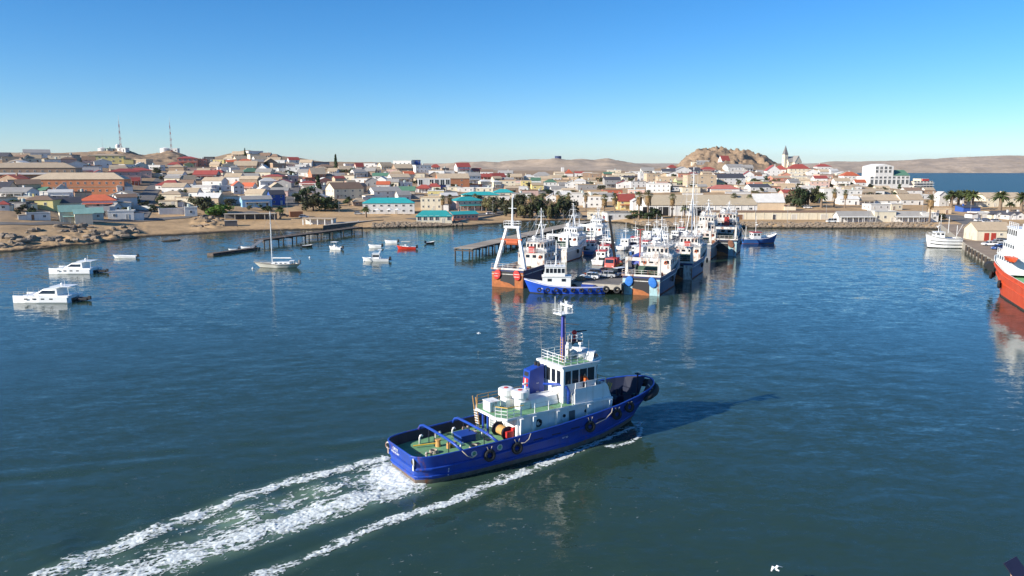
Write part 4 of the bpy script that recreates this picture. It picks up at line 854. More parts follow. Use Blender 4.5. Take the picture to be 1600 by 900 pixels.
# mast knolls: tanks, station buildings and lattice masts
M_STEELR = mat('mast_red',(0.42,0.08,0.05),0.6); M_STEELW = mat('mast_white',(0.62,0.60,0.58),0.6)
def lattice(px, pyb, pyt, label, lean=0):
    p = ground(px, pyb); k = m_per_px(p.y); h = (pyb-pyt)*k; n = 10
    r = thing('radio_mast', label, 'mast', (p.x,p.y,p.z-1), 0.3, 'radio masts on the hill')
    for seg in range(n):
        m = MB(); z0, z1 = h*seg/n, h*(seg+1)/n; a0, a1 = 0.7*(1-0.75*seg/n), 0.7*(1-0.75*(seg+1)/n)
        c0 = [(a0*x,a0*y,z0) for x,y in ((-1,-1),(1,-1),(1,1),(-1,1))]; c1 = [(a1*x,a1*y,z1) for x,y in ((-1,-1),(1,-1),(1,1),(-1,1))]
        for i in range(4):
            m.cyl(c0[i],c1[i],0.09,n=4); m.cyl(c0[i],c1[(i+1)%4],0.05,n=4); m.cyl(c0[(i+1)%4],c1[i],0.05,n=4); m.cyl(c1[i],c1[(i+1)%4],0.05,n=4)
        m.build('mast_section', [M_STEELR, M_STEELW][seg % 2], r)
    m = MB(); m.cyl((0,0,h),(0,0,h+5),0.12,0.05,n=5); m.build('antenna', M_STEELW, r)
    m = MB(); m.cyl((0.4,-0.6,h*0.45),(0.4,-0.95,h*0.45),0.9,n=10); m.build('dish', M_STEELW, r)
lattice(189,237,190,'left red and white lattice radio mast on the hilltop')
lattice(268,238,192,'right red and white lattice radio mast on the hilltop')
p = ground(161,238); mb = MB(); mb.cyl((p.x,p.y,p.z),(p.x,p.y,p.z+14),0.12,0.05,n=5); tag(mb.build('pole_antenna', M_STEELW), 'thin bare antenna pole left of the radio masts', 'antenna')
def round_tank(px, py, rpx, hpx, label, dome=False):
    p = ground(px, py); k = m_per_px(p.y); m = MB(); r = rpx*k; h = hpx*k
    m.cyl((p.x,p.y,p.z-2),(p.x,p.y,p.z+h),r,n=18); m.cyl((p.x,p.y,p.z+h),(p.x,p.y,p.z+h+(r*0.8 if dome else 0.8)),r*1.02,r*0.15,n=18)
    tag(m.build('water_tank', wall_m('W'), smooth=False), label, 'water tank')
round_tank(160,236,6,5,'round white water tank left of the left radio mast'); round_tank(258,237,7,5,'round white water tank at the foot of the right radio mast')
round_tank(184,233,3,6,'small white domed tank at the foot of the left radio mast',True)
house(191,237,14,5,'f',0,'W','w',name='relay_station',label='small white relay hut under the left radio mast',cat='hut'); house(172,237,14,4,'f',0,'A','n',name='relay_station',label='green-grey relay hut between tank and left radio mast',cat='hut'); house(272,237,10,5,'f',0,'W','w',name='relay_station',label='white relay hut under the right radio mast',cat='hut')

# ------------------------------------------------------------------ labels that single each house out
def region(px, py):
    if px < 235 and py < 262: return 'just below the radio masts'
    if px < 235: return 'above the rocky left shore'
    if px < 350 and py < 275: return 'right of the radio masts'
    if px < 350: return 'above the sandy left beach'
    if px < 470 and py < 262: return 'on the rounded left hilltop'
    if px < 470: return 'around the light blue hall'
    if px < 570: return 'around the big gabled cream house'
    if px < 660 and py < 275: return 'on the skyline left of centre'
    if px < 660: return 'behind the teal-roofed restaurant'
    if px < 800: return 'around the orange hall'
    if px < 925: return 'behind the dark waterfront trees'
    if px < 1010: return 'left of the long warehouse'
    if px < 1200 and py < 279: return 'below the craggy hill'
    if px < 1200: return 'behind the long warehouse'
    if px < 1312: return 'below the hilltop church'
    if px < 1460: return 'around the white factory'
    return 'beside the far right bay'
ORD = ['first','second','third','fourth','fifth','sixth','seventh','eighth','ninth','tenth','eleventh','twelfth','thirteenth','fourteenth','fifteenth','sixteenth','seventeenth','eighteenth','nineteenth','twentieth']+['twenty-'+w for w in ('first','second','third','fourth','fifth','sixth','seventh','eighth','ninth')]
groups = {}
for o, ds, px, py in REG: groups.setdefault(f'{ds} {region(px, py)}', []).append((px, o))
for l, lst in groups.items():
    lst.sort(key=lambda t: t[0])
    for i, (px, o) in enumerate(lst):
        o['label'] = l if len(lst) == 1 else f'{l}, {ORD[i]} from left'
        if len(o['label'].split()) > 16: o['label'] = o['label'].replace(' with ', ', ').replace('just ', '')
# ------------------------------------------------------------------ vegetation
def leaf_mat(name, col, tint=0.35):
    m = mat(name, col, 0.75, var=0.45, scale=1.6, tint=tint, spec=0.2)
    return m
M_LEAF = [leaf_mat('leaf_dark_olive',(0.060,0.066,0.030)), leaf_mat('leaf_dark_green',(0.045,0.070,0.026)), leaf_mat('leaf_bright_green',(0.10,0.20,0.025)), leaf_mat('leaf_grey_green',(0.10,0.11,0.06)), leaf_mat('leaf_dusty_olive',(0.13,0.12,0.05))]
M_BARK = mat('bark',(0.16,0.11,0.075),0.9,var=0.3,scale=3,bump=0.5)
M_PALMTRUNK = mat('palm_trunk',(0.22,0.16,0.11),0.9,var=0.3,scale=2,bump=0.6)
M_PALM = leaf_mat('palm_leaf',(0.075,0.095,0.028)); M_DEAD = mat('dead_palm_leaf',(0.30,0.19,0.085),0.9,var=0.35,scale=2,tint=0.2)
def crown_mesh(seed, n=620, flat=0.85, cone=False):
    rnd = random.Random(seed); m = MB(); bl = []
    if cone:
        for i in range(9): z = i/9; bl.append((0, 0, -1+2*z, 0.34*(1-z)+0.06, 0.2))
    else:
        for i in range(11):
            t = rnd.uniform(0, 6.28); r = rnd.uniform(0.15, 0.68); bl.append((r*math.cos(t), r*math.sin(t), rnd.uniform(-0.5, 0.62)*flat, rnd.uniform(0.24, 0.48), rnd.uniform(0.2, 0.36)))
    for i in range(n):
        b = rnd.choice(bl); d = Vector((rnd.gauss(0,1), rnd.gauss(0,1), rnd.gauss(0,1))).normalized()
        q = Vector((b[0]+d.x*b[3], b[1]+d.y*b[3], b[2]+d.z*b[4]))*rnd.uniform(0.88, 1.06)
        nrm = (d+Vector((rnd.uniform(-.7,.7), rnd.uniform(-.7,.7), rnd.uniform(-.7,.7)))).normalized(); a = nrm.orthogonal().normalized(); c = nrm.cross(a); s = rnd.uniform(0.06, 0.13)
        m.add([q-a*s, q+c*s*0.7, q+a*s*1.1, q-c*s*0.8], [(0,1,2,3)])
    for b in bl: m.ball((b[0],b[1],b[2]), b[3]*0.5, b[3]*0.5, b[4]*0.5, n=7, m=4, jit=0.15, rnd=rnd)
    return m
CROWN = {}
for ci, lm in enumerate(M_LEAF):
    for v in range(3): CROWN[ci, v] = crown_mesh(ci*10+v).mesh('crown', lm)
CONE = crown_mesh(77, 520, cone=True).mesh('crown', M_LEAF[1])
def trunk_mesh():
    m = MB(); m.tube([(0,0,-0.1),(0.02,0.01,0.3),(0.0,0.03,0.62)], [0.055,0.042,0.03], 7)
    for t in (0.4, 2.2, 4.0, 5.4): m.tube([(0,0.02,0.40+0.03*t),(0.14*math.cos(t),0.14*math.sin(t),0.62),(0.3*math.cos(t),0.3*math.sin(t),0.78)], [0.028,0.02,0.01], 5)
    return m.mesh('trunk', M_BARK)
TRUNK = trunk_mesh()
def tree(px, py, wpx, hpx, ci, label, group='trees of the town', name='tree', low=0.28):
    p = ground(px, py); k = m_per_px(p.y); rnd = random.Random(int(px*13+py)); w, h = wpx*k, hpx*k
    r = thing(name, label, 'tree', (p.x,p.y,p.z-0.1), rnd.uniform(0,6), group)
    obj('trunk', TRUNK, r, (0,0,0), 0, (h,h,h)); ch = h*(1-low)/2*1.25; w *= 1.2
    obj('crown', CROWN[ci, rnd.randrange(3)], r, (0,0,h-ch), rnd.uniform(0,6), (w/2,w/2,ch))
def shrub(px, py, wpx, hpx, ci, label, name='shrub'):
    p = ground(px, py); k = m_per_px(p.y); rnd = random.Random(int(px*17+py)); w, h = wpx*k, hpx*k
    r = thing(name, label, 'shrub', (p.x,p.y,p.z-0.1), rnd.uniform(0,6), 'shrubs between the houses')
    obj('stem', TRUNK, r, (0,0,0), 0, (h*0.7,h*0.7,h*0.7)); obj('foliage', CROWN[ci, rnd.randrange(3)], r, (0,0,h*0.5), rnd.uniform(0,6), (w/2,w/2,h*0.55))
def conifer(px, py, wpx, hpx, label):
    p = ground(px, py); k = m_per_px(p.y); w, h = wpx*k, hpx*k
    r = thing('conifer', label, 'tree', (p.x,p.y,p.z-0.1), 0.5, 'trees of the town'); obj('trunk', TRUNK, r, (0,0,0), 0, (h*0.7,h*0.7,h*0.7)); obj('crown', CONE, r, (0,0,h*0.53), 0, (w*1.3,w*1.3,h*0.47))
def fan_palm_meshes(seed):
    rnd = random.Random(seed); t = MB(); t.tube([(0,0,-0.5),(0.05,0,3),(0.0,0.06,6),(0.03,0,9.2)], [0.48,0.34,0.28,0.26], 8)
    sk = MB(); rings = []
    for z, r in ((5.6,0.35),(6.2,0.75),(7.2,1.05),(8.2,1.2),(9.0,0.9)): rings.append([(r*rnd.uniform(0.85,1.15)*math.cos(a*0.628), r*rnd.uniform(0.85,1.15)*math.sin(a*0.628), z+rnd.uniform(-0.15,0.15)) for a in range(10)])
    sk.loft(rings)
    for i in range(70):
        a = rnd.uniform(0,6.28); z = rnd.uniform(6.0,9.0); r = 1.0; d = Vector((math.cos(a),math.sin(a),0)); q = d*r+Vector((0,0,z)); s = Vector((-d.y,d.x,0))
        sk.add([q, q+s*0.22-Vector((0,0,0.7))+d*0.15, q-Vector((0,0,1.1))+d*0.25, q-s*0.22-Vector((0,0,0.7))+d*0.15], [(0,1,2,3)])
    c = MB()
    for i in range(46):
        a = rnd.uniform(0,6.28); e = rnd.uniform(-0.5,1.35); d = Vector((math.cos(a)*math.cos(e), math.sin(a)*math.cos(e), math.sin(e))); s = d.cross(Vector((0,0,1))).normalized(); u = s.cross(d)
        b = Vector((0,0,9.2)); q = b+d*rnd.uniform(0.9,1.3); R_ = rnd.uniform(0.9,1.25)
        c.add([b, b+s*0.05, q, q-s*0.05], [(0,1,2,3)])
        fan = []
        for j in range(-3,4):
            t_ = j*0.42; dd = d*math.cos(t_)+s*math.sin(t_); fan.append((q, q+dd*R_*0.75+s*0.09+u*0.05, q+dd*R_-u*0.25, q+dd*R_*0.75-s*0.09+u*0.05))
        for f in fan: c.add(f, [(0,1,2,3)])
    return t.mesh('trunk', M_PALMTRUNK), sk.mesh('dead_leaf_skirt', M_DEAD), c.mesh('crown', M_PALM)
def date_palm_meshes(seed):
    rnd = random.Random(seed); t = MB(); t.tube([(0,0,-0.5),(0.05,0,2.5),(0,0.05,5.2)], [0.6,0.45,0.5], 8); c = MB()
    for i in range(60):
        a = rnd.uniform(0,6.28); e = rnd.uniform(-0.35,1.25); L_ = rnd.uniform(2.9,3.7); P = []
        d = Vector((math.cos(a),math.sin(a),0)); s = Vector((-d.y,d.x,0))
        for j in range(6):
            u = j/5; P.append(Vector((0,0,5.2))+d*(L_*u*math.cos(e)*(1-0.1*u))+Vector((0,0,L_*u*math.sin(e)-1.7*u*u*(0.6+0.4*math.cos(e)))))
        for j in range(5):
            w0 = 0.36*math.sin(math.pi*min(1,(j+0.6)/5.6)); w1 = 0.36*math.sin(math.pi*min(1,(j+1.6)/5.6)) if j < 4 else 0.04
            for sg in (-1,1): c.add([P[j], P[j+1], P[j+1]+s*(sg*w1)-Vector((0,0,w1*0.6)), P[j]+s*(sg*w0)-Vector((0,0,w0*0.6))], [(0,1,2,3)])
    c.ball((0,0,5.1),0.75,0.75,0.7,n=8,m=5)
    return t.mesh('trunk', M_PALMTRUNK), None, c.mesh('crown', M_PALM)
FAN = [fan_palm_meshes(1), fan_palm_meshes(2)]; DATE = [date_palm_meshes(3), date_palm_meshes(4)]
def palm(px, py, ptop, kind, label, wide=1.0):
    p = ground(px, py); k = m_per_px(p.y); h = (py-ptop)*k; T, S, C = (FAN if kind == 'fan' else DATE)[int(px) % 2]
    s = h/(10.6 if kind == 'fan' else 7.2); r = thing('palm_tree', label, 'palm', (p.x,p.y,p.z), (px*1.7) % 6.28, 'palms along the waterfront'); r.scale = (s*wide,s*wide,s)
    obj('trunk', T, r); obj('crown', C, r)
    if S: obj('dead_leaf_skirt', S, r)
for i, (px, py, tp, kd, lb) in enumerate([
 (944,342,306,'fan','fan palm with brown skirt, leftmost of the quay row'), (960,341,305,'fan','fan palm with brown skirt, second of the quay row'), (998,342,302,'fan','fan palm before the white gable, third of the quay row'),
 (1012,342,300,'fan','tall fan palm at the warehouse corner, fourth of the quay row'), (1050,339,305,'fan','fan palm before the warehouse between its dark doorways'), (1146,335,304,'fan','left one of two fan palms near the warehouse end'),
 (1170,335,306,'fan','right one of two fan palms near the warehouse end'), (1303,324,297,'fan','slim fan palm, left of two beside the white blocks'), (1320,325,299,'fan','slim fan palm, right of two beside the white blocks'),
 (1452,348,307,'fan','large fan palm beside the right quayside shed'), (915,329,303,'fan','fan palm in front of white blocks behind the jetty'), (872,332,301,'fan','fan palm rising out of the dark waterfront trees'), (888,332,303,'fan','fan palm at the right end of the dark trees'),
 (692,334,307,'fan','left palm before the cream colonnaded building'), (703,334,306,'fan','right palm before the cream colonnaded building'), (1069,337,320,'date','short palm beside the warehouse doorway'), (1178,290,278,'date','small palm below the craggy hill'),
 (1283,325,300,'date','broad date palm left of the slim fan palms'), (1486,324,297,'date','first date palm from left of the row by the bay'), (1497,323,297,'date','second date palm of the row by the bay'), (1508,324,296,'date','third date palm of the row by the bay'),
 (1518,328,297,'date','tallest date palm, last of the row by the bay'), (1562,330,298,'date','date palm before the cream building by the bay'), (1595,330,300,'date','date palm at the right edge of the town'), (1578,332,315,'date','short young palm before the cream building by the bay'),
 (1597,300,287,'date','palm beside the far bay at right edge'), (1478,322,303,'date','date palm leaning beside the narrow white gable house'), (438,342,322,'date','small palm above the left beach'), (497,322,300,'date','palm in the dark grove below the gabled house'), (545,322,307,'date','palm between gabled house and tan roofs'), (572,340,322,'date','small palm left of the restaurant terrace'),
 (827,336,306,'fan','palm in the middle of the dark waterfront trees'), (785,330,308,'date','palm left of the dark waterfront trees')]):
    palm(px, py, tp, kd, lb, 1.15 if kd == 'date' else 1.0)
TREES = [(806,340,26,36,0),(818,341,22,34,4),(832,341,24,38,0),(845,341,26,36,1),(858,342,24,38,4),(868,342,22,34,1),(882,342,26,38,0),(893,341,20,32,0),(798,334,20,26,4),(812,325,22,26,0),(840,322,22,22,4),(878,326,20,24,1),(790,338,18,24,3),(851,336,20,30,3),
 (1238,323,26,28,0),(1250,324,26,36,1),(1262,323,24,34,0),(1272,318,20,26,4),(1244,316,22,24,4),
 (320,333,30,30,0),(306,326,20,24,0),(335,318,20,20,1),(345,338,42,24,2),(286,312,14,18,1),(251,318,16,16,1),(262,331,30,16,1),(480,318,26,30,1),(508,330,34,26,1),(490,330,34,30,0),(522,328,26,18,1),(466,318,16,18,1),(360,322,18,14,0),(372,318,18,16,4),
 (1000,341,26,14,1),(1025,341,24,18,1),(1012,342,24,12,1),(985,342,16,10,0),(415,330,22,12,1),(735,318,16,16,0),(760,330,20,26,4),(775,334,22,26,0),(770,322,18,18,3),(1468,345,16,14,0),(1425,312,18,8,0),(1440,310,14,7,1)]
TW = {0:'dark olive', 1:'dark green', 2:'bright green', 3:'grey-green', 4:'dusty olive'}
def tregion(px):
    if px < 300: return 'beside the uphill road on the left'
    if px < 380: return 'above the left beach'
    if px < 560: return 'in the grove below the gabled house'
    if px < 780: return 'behind the waterfront hall'
    if px < 900: return 'in the dark waterfront belt'
    if px < 1100: return 'at the foot of the warehouse palms'
    if px < 1300: return 'right of the long warehouse'
    return 'near the right quayside sheds'
cnt = {}
for t in sorted(TREES): cnt.setdefault((t[4], tregion(t[0])), []).append(t)
for (ci, rg), lst in cnt.items():
    for i, t in enumerate(lst):
        tree(*t[:5], f'{TW[ci]} leafy tree {rg}'+('' if len(lst) == 1 else f', {ORD[i]} from left'), low=0.1)
conifer(498,304,12,30,'tall dark cypress beside the green-roofed house'); conifer(525,268,8,26,'dark skyline conifer left of the palms'); conifer(383,245,4,13,'slim dark cypress on the rounded hilltop')
rnd = random.Random(5); sh = []
for i in range(150):
    px = rnd.uniform(0, 1440); a = np.interp(px, [0,190,268,395,520,720,1000,1200,1460],[255,268,268,256,266,272,278,282,300]); b = np.interp(px,[0,210,400,570,760,1010,1020,1240,1460],[342,338,328,318,318,316,306,308,318])
    sh.append((px, a+(b-a)*rnd.random(), rnd.uniform(8,18), rnd.uniform(5,11), rnd.choice([0,0,1,1,3,4])))
for i, px in enumerate((8,20,35,50,66,78,200,212,225,240,182,170)): sh.append((px, 316+(i*7) % 24, 20, 12, i % 2))
groups = {}
for s_ in sorted(sh): groups.setdefault(f'small {TW[s_[4]]} shrub {region(s_[0], s_[1])}', []).append(s_)
for l, lst in groups.items():
    for i, s_ in enumerate(lst): shrub(*s_[:5], l if len(lst) == 1 else f'{l}, {ORD[i]} from left')

# ------------------------------------------------------------------ rocks and rubble
M_ROCK = land_material('shore_rock',(0.42,0.33,0.24),(0.33,0.26,0.19),(0.10,0.08,0.06),0.5,wet=True)
def rock_mesh(seed):
    rnd = random.Random(seed); m = MB(); m.ball((0,0,0),1,0.85,0.7,n=9,m=5,jit=0.16,rnd=rnd); return m.mesh('rock', M_ROCK)
ROCK = [rock_mesh(i) for i in range(6)]
rnd = random.Random(12)
for i in range(95):
    if i < 75: px = rnd.uniform(-5,215); t = rnd.random(); py = np.interp(px,[0,130,215],[391,379,370])-t*np.interp(px,[0,100,215],[24,28,14]); s = rnd.uniform(0.7,2.1)
    else: px = rnd.uniform(300,350); py = rnd.uniform(341,355); s = rnd.uniform(0.6,1.6)
    p = ground(px, py); z = float(zt(p.x, p.y))
    o = obj('rock', ROCK[i % 6], None, (p.x,p.y,z+0.1*s), rnd.uniform(0,6), (s*1.3,s,s*rnd.uniform(0.6,1.0)))
    tag(o, 'weathered grey-brown boulder among the rocks of the left shore', 'rock', 'boulders along the left shore')
for i, (px, py, s) in enumerate(((262,377,2.2),(272,376,2.6),(257,378,1.2))):
    p = at(px, py); o = obj('rock', ROCK[i], None, (p.x,p.y,-0.15), i, (s*1.3,s*0.8,s*0.35)); tag(o, ('middle','largest right','smallest left')[i]+' dark rock awash off the left beach', 'rock', 'rocks awash')
def rubble(name, px0, px1, zlo, zhi, n, seed, label, smin=0.35, smax=0.9):
    rnd = random.Random(seed); m = MB(); k = 0
    while k < n:
        px = rnd.uniform(px0, px1); a = (px-800)/FPX; ys = np.arange(235, 430, 0.5); zz = zt0(a*ys/CT*1.0, ys); j = int(np.argmax(zz > rnd.uniform(zlo, zhi)))
        y = ys[j]; x = a*y; s = rnd.uniform(smin, smax); z = float(zt0(x, y)); k += 1
        m.ball((x,y,z), s*rnd.uniform(0.8,1.4), s, s*0.7, n=6, m=3, jit=0.2, rnd=rnd)
    return tag(m.build(name, M_ROCK), label, 'rubble', kind='stuff')
rubble('rubble_bank', 990, 1470, -0.2, 2.0, 1500, 3, 'rough stone bank along the right-hand quay')
rubble('rubble_bank', 582, 722, -0.2, 1.8, 600, 4, 'stone revetment before the teal-roofed waterfront buildings')
# ------------------------------------------------------------------ harbour structures
M_CONC = mat('worn_concrete',(0.40,0.36,0.30),0.9,var=0.25,scale=0.5,bump=0.3,streak=0.4)
M_WETCONC = mat('jetty_surface',(0.17,0.155,0.14),0.85,var=0.35,scale=0.2,bump=0.2)
M_PILE = mat('pile_timber',(0.09,0.07,0.055),0.9,var=0.3,scale=1.5,bump=0.5)
M_PLANK = mat('grey_planks',(0.34,0.29,0.23),0.9,var=0.25,scale=1.2,bump=0.3,tint=0.3)
M_RUBBER = mat('black_rubber',(0.018,0.018,0.02),0.8,var=0.3,scale=4)
M_WHITE = mat('white_paint',(0.80,0.80,0.78),0.45,var=0.06,scale=0.7,streak=0.12,dirt=(0.3,0.2,0.12))
M_WORN = mat('worn_white_paint',(0.66,0.64,0.59),0.55,var=0.12,scale=0.7,streak=0.55,rust=0.38,dirt=(0.30,0.16,0.08))
M_STEEL = mat('galvanised_steel',(0.35,0.35,0.35),0.5,metal=0.4)
M_BLACK = mat('black_paint',(0.02,0.02,0.022),0.6,var=0.2)
M_ROPE = mat('rope',(0.45,0.40,0.32),0.9)
def slab(name, poly, ztop, th, m, parent=None, topm=None):
    n = len(poly); mb = MB()
    mb.add([(x,y,ztop-th) for x,y in poly]+[(x,y,ztop) for x,y in poly], [tuple(range(n))[::-1]]+[(i,(i+1)%n,n+(i+1)%n,n+i) for i in range(n)])
    if topm is None: mb.f.append(tuple(range(n,2*n))); mb.m.append(0); return mb.build(name, m, parent)
    mb.f.append(tuple(range(n,2*n))); mb.m.append(1); return mb.build(name, [m, topm], parent)
# central fishing jetty
JD = Vector((0.396,0.918,0)); JN = Vector((0.918,-0.396,0))      # along, and to its right-hand side
J0 = at(930,443,2.3); JL, JW = 196.0, 11.5
def jp(s, t, z=2.3): q = J0+JD*s+JN*t; return Vector((q.x,q.y,z))
jr = thing('fishing_jetty','long concrete fishing jetty crowded with trawlers and trucks','jetty',(0,0,0))
slab('deck',[(jp(s,t).x,jp(s,t).y) for s,t in ((0,-JW/2),(0,JW/2),(JL,JW/2),(JL,-JW/2))],2.3,1.1,M_CONC,jr,M_WETCONC)
for sd in (-1,1):
    m = MB(); a, b = jp(0,sd*(JW/2-0.15)), jp(JL,sd*(JW/2-0.15)); n = JN*0.15
    m.hexa([a-n,b-n,b+n,a+n] if sd > 0 else [a-n,b-n,b+n,a+n],[v+Vector((0,0,0.28)) for v in (a-n,b-n,b+n,a+n)]); m.build('kerb', M_CONC, jr)
    for i in range(40):
        q = jp(1+i*4.9, sd*(JW/2+0.15)); m = MB(); m.cyl((q.x,q.y,-3),(q.x,q.y,2.15),0.24,n=7); m.build('fender_pile', M_PILE, jr)
for i in range(5):
    q = jp(-0.12,-JW/2+1+i*2.4); m = MB(); m.torus((q.x,q.y,1.2),JD,0.55,0.22,12,6); m.build('tyre_fender', M_RUBBER, jr)
# right wharf
wp = [at(1509,381,2.35), at(1556,408,2.35), Vector((150,130,0)), Vector((260,110,0)), Vector((300,330,0)), at(1470,350,2.35)]
wr = thing('wharf','concrete wharf with tyre fenders in front of the red-doored shed','wharf',(0,0,0))
slab('deck',[(v.x,v.y) for v in wp],2.33,5.0,M_CONC,wr,mat('wharf_dirt',(0.30,0.22,0.15),0.95,var=0.35,scale=0.15,bump=0.3))
dw = (wp[1]-wp[0]).normalized(); nw = Vector((dw.y,-dw.x,0)); nw = nw if nw.x < 0 else -nw
for i in range(9):
    q = wp[0]+dw*(3+i*5.6)+nw*0.2; m = MB(); m.box(q.x-0.24,q.x+0.24,q.y-0.24,q.y+0.24,-0.6,2.2); m.build('fender_post', M_PILE, wr)
    q2 = q+dw*2.8; m = MB(); m.torus((q2.x,q2.y,1.3),nw,0.5,0.2,12,6); m.build('tyre_fender', M_RUBBER, wr)
q = wp[1]-dw*1.0+nw*0.9; m = MB(); m.cyl((q.x-1,q.y-1.6,0.9),(q.x+0.4,q.y+1.6,0.9),1.1,n=14); m.build('roller_fender', M_RUBBER, wr)
# grey timber jetty behind the trawlers
def plank_jetty(A, B, w, z, name, label, step, pile_m, deck_m, plank=1.2, rail=False, lamp=False):
    A = Vector((A.x,A.y,z)); B = Vector((B.x,B.y,z)); d = (B-A); L_ = d.length; d.normalize(); n = Vector((d.y,-d.x,0))
    r = thing(name, label, 'jetty', A, math.atan2(d.y,d.x))
    pm = MB(); pm.box(0,plank-0.06,-w/2,w/2,-0.12,0); pme = pm.mesh('plank', deck_m)
    for i in range(min(int(L_/plank),180)): obj('plank', pme, r, (i*plank,0,0.012*((i*7)%3)))
    for s in (-1,1):
        m = MB(); m.box(0,L_,s*w*0.42-0.18,s*w*0.42+0.18,-0.55,-0.125); m.build('beam', pile_m, r)
    k = int(L_/step)
    pl = MB(); pl.cyl((0,0,-z-2.5),(0,0,-0.56),0.22,n=7); ple = pl.mesh('pile', pile_m); cb = MB(); cb.box(-0.2,0.2,-w/2,w/2,-0.9,-0.56); cbe = cb.mesh('crossbeam', pile_m)
    for i in range(k+1):
        x = 0.4+i*(L_-0.8)/k; obj('crossbeam', cbe, r, (x,0,0))
        for s in (-0.44,0.44): obj('pile', ple, r, (x,s*w,0))
    if rail:
        for s in (-1,1): m = MB(); m.rail([(0,s*w*0.48,0),(L_,s*w*0.48,0)],1.0,0.05,0.04,2,3.0); m.build('railing', pile_m, r)
    return r
plank_jetty((at(706,386,2.6)+at(742,390,2.6))/2, at(915,346,2.4), 6.6, 2.6, 'timber_jetty', 'weathered grey jetty on piles left of the trawlers', 5.0, M_PILE, M_PLANK)
plank_jetty(at(404,374,2.4), at(560,354,2.4), 4.6, 2.4, 'timber_pier', 'dark timber pier on trestle legs off the left beach', 7.0, M_PILE, mat('dark_planks',(0.13,0.10,0.08),0.9,var=0.3,scale=1.2,tint=0.3), rail=True)
# sea wall and landing by the pier root
a, b, c, d = at(505,361,0), at(584,352,0), at(592,347,2.2), at(520,350,2.2)
o = slab('quay_wall',[(a.x,a.y),(b.x,b.y),(c.x,c.y+14),(d.x,d.y+10)],2.3,5,mat('dark_wet_stone',(0.10,0.09,0.08),0.9,var=0.3),None,M_CONC); tag(o,'dark stone sea wall at the root of the timber pier','quay wall')
a, b, c, d = at(716,352,0), at(782,341,0), at(786,337,2), at(722,346,2)
o = slab('slipway_wall',[(a.x,a.y),(b.x,b.y),(b.x+2,b.y+6),(a.x+4,a.y+12)],2.2,5,M_CONC); tag(o,'sloping concrete wall beside the small beach','sea wall')
# pontoon and gangway
A, B = at(328,398,0.35), at(402,388,0.35); dd = (B-A); r_ = thing('pontoon','long low dark floating pontoon with small boats alongside','pontoon',A,math.atan2(dd.y,dd.x)); L_ = dd.length
for i in range(7):
    m = MB(); m.box(i*L_/7+0.05,(i+1)*L_/7-0.05,-1.3,1.3,-0.4,0.42); m.build('float', mat('dark_planks',(0.1,0.1,0.1)), r_)
m = MB(); m.box(0,L_,-1.36,-1.31,0.1,0.4); m.build('rubbing_edge', M_RUBBER, r_)
A2, B2 = at(392,388,0.6), at(408,376,2.5); m = MB(); n_ = Vector(((B2-A2).y,-(B2-A2).x,0)).normalized()*0.7; up = Vector((0,0,0.12))
m.hexa([A2-n_,A2+n_,B2+n_,B2-n_],[v+up for v in (A2-n_,A2+n_,B2+n_,B2-n_)]); m.rail([A2-n_,B2-n_],1,0.04,0.04,2,2); m.rail([A2+n_,B2+n_],1,0.04,0.04,2,2)
tag(m.build('gangway', M_STEEL),'steel gangway from the pier down to the pontoon','gangway')
# boathouse with open bays beside the pier, beach kiosks
p = ground(497,352); r_ = thing('boathouse','low white boathouse with open bays beside the timber pier','boathouse',(p.x,p.y+3,p.z),R(-6))
m = MB(); m.box(-6.5,6.5,0,3,-1,2.6); m.build('wall', wall_m('W'), r_); m = MB(); m.box(-7,7,-3,3.3,2.6,2.85); m.build('roof', roof_m('t'), r_)
for i in range(5): m = MB(); x = -6.6+i*3.3; m.box(x-0.2,x+0.2,-2.8,-2.4,-1,2.6); m.build('pillar', wall_m('W'), r_)
p = ground(361,353); r_ = thing('beach_shelter','small dark concrete shelter on the left beach','shelter',(p.x,p.y,p.z),R(20)); m = MB(); m.box(-2.6,2.6,-1.2,1.2,-1,2.2); m.build('wall', wall_m('D'), r_); m = MB(); m.box(-2.8,2.8,-1.4,1.4,2.2,2.4); m.build('roof', M_CONC, r_)
p = ground(463,339); r_ = thing('shipping_container','rust-brown shipping container above the beach','container',(p.x,p.y,p.z),R(22)); m = MB(); m.box(-3,3,-1.25,1.25,0,2.6); [m.box(-2.9+i*0.4,-2.75+i*0.4,-1.3,-1.25,0.1,2.5) for i in range(15)]; m.build('body', mat('container_rust',(0.30,0.13,0.06),0.8,var=0.2), r_)
p = ground(390,343); r_ = thing('covered_walkway','long dark flat-roofed shelter between road and beach','shelter',(p.x,p.y,p.z),R(8)); m = MB(); m.box(-11,12,-2,2.2,2.5,2.75); m.build('roof', M_CONC, r_); m = MB(); m.box(-11,12,1.5,2,-1,2.5); m.build('wall', wall_m('D'), r_)
for i in range(6): m = MB(); x = -10.5+i*4.4; m.box(x-0.15,x+0.15,-1.8,-1.5,-1,2.5); m.build('pillar', M_CONC, r_)
# street lamps
lm = MB(); lm.cyl((0,0,-0.3),(0,0,8),0.09,0.06,n=6); lmA = lm.mesh('pole', M_STEEL); lm = MB(); lm.cyl((0,0,8),(0,-1.4,8.3),0.05,n=5); lm.box(-0.12,0.12,-1.9,-1.3,8.22,8.36); lmB = lm.mesh('lamp_head', M_STEEL)
for i, (px, py) in enumerate(sorted(((1058,344),(1100,345),(1146,346),(1180,347),(1230,347),(1290,347),(1356,348),(1440,348),(770,338),(530,334),(449,333),(880,343),(1516,336)))):
    p = ground(px, py); r_ = thing('street_lamp', f'slim grey street lamp on the shore road, {ORD[i]} from left','street lamp',p,0.2*i,'street lamps along the shore'); obj('pole', lmA, r_); obj('lamp_head', lmB, r_)

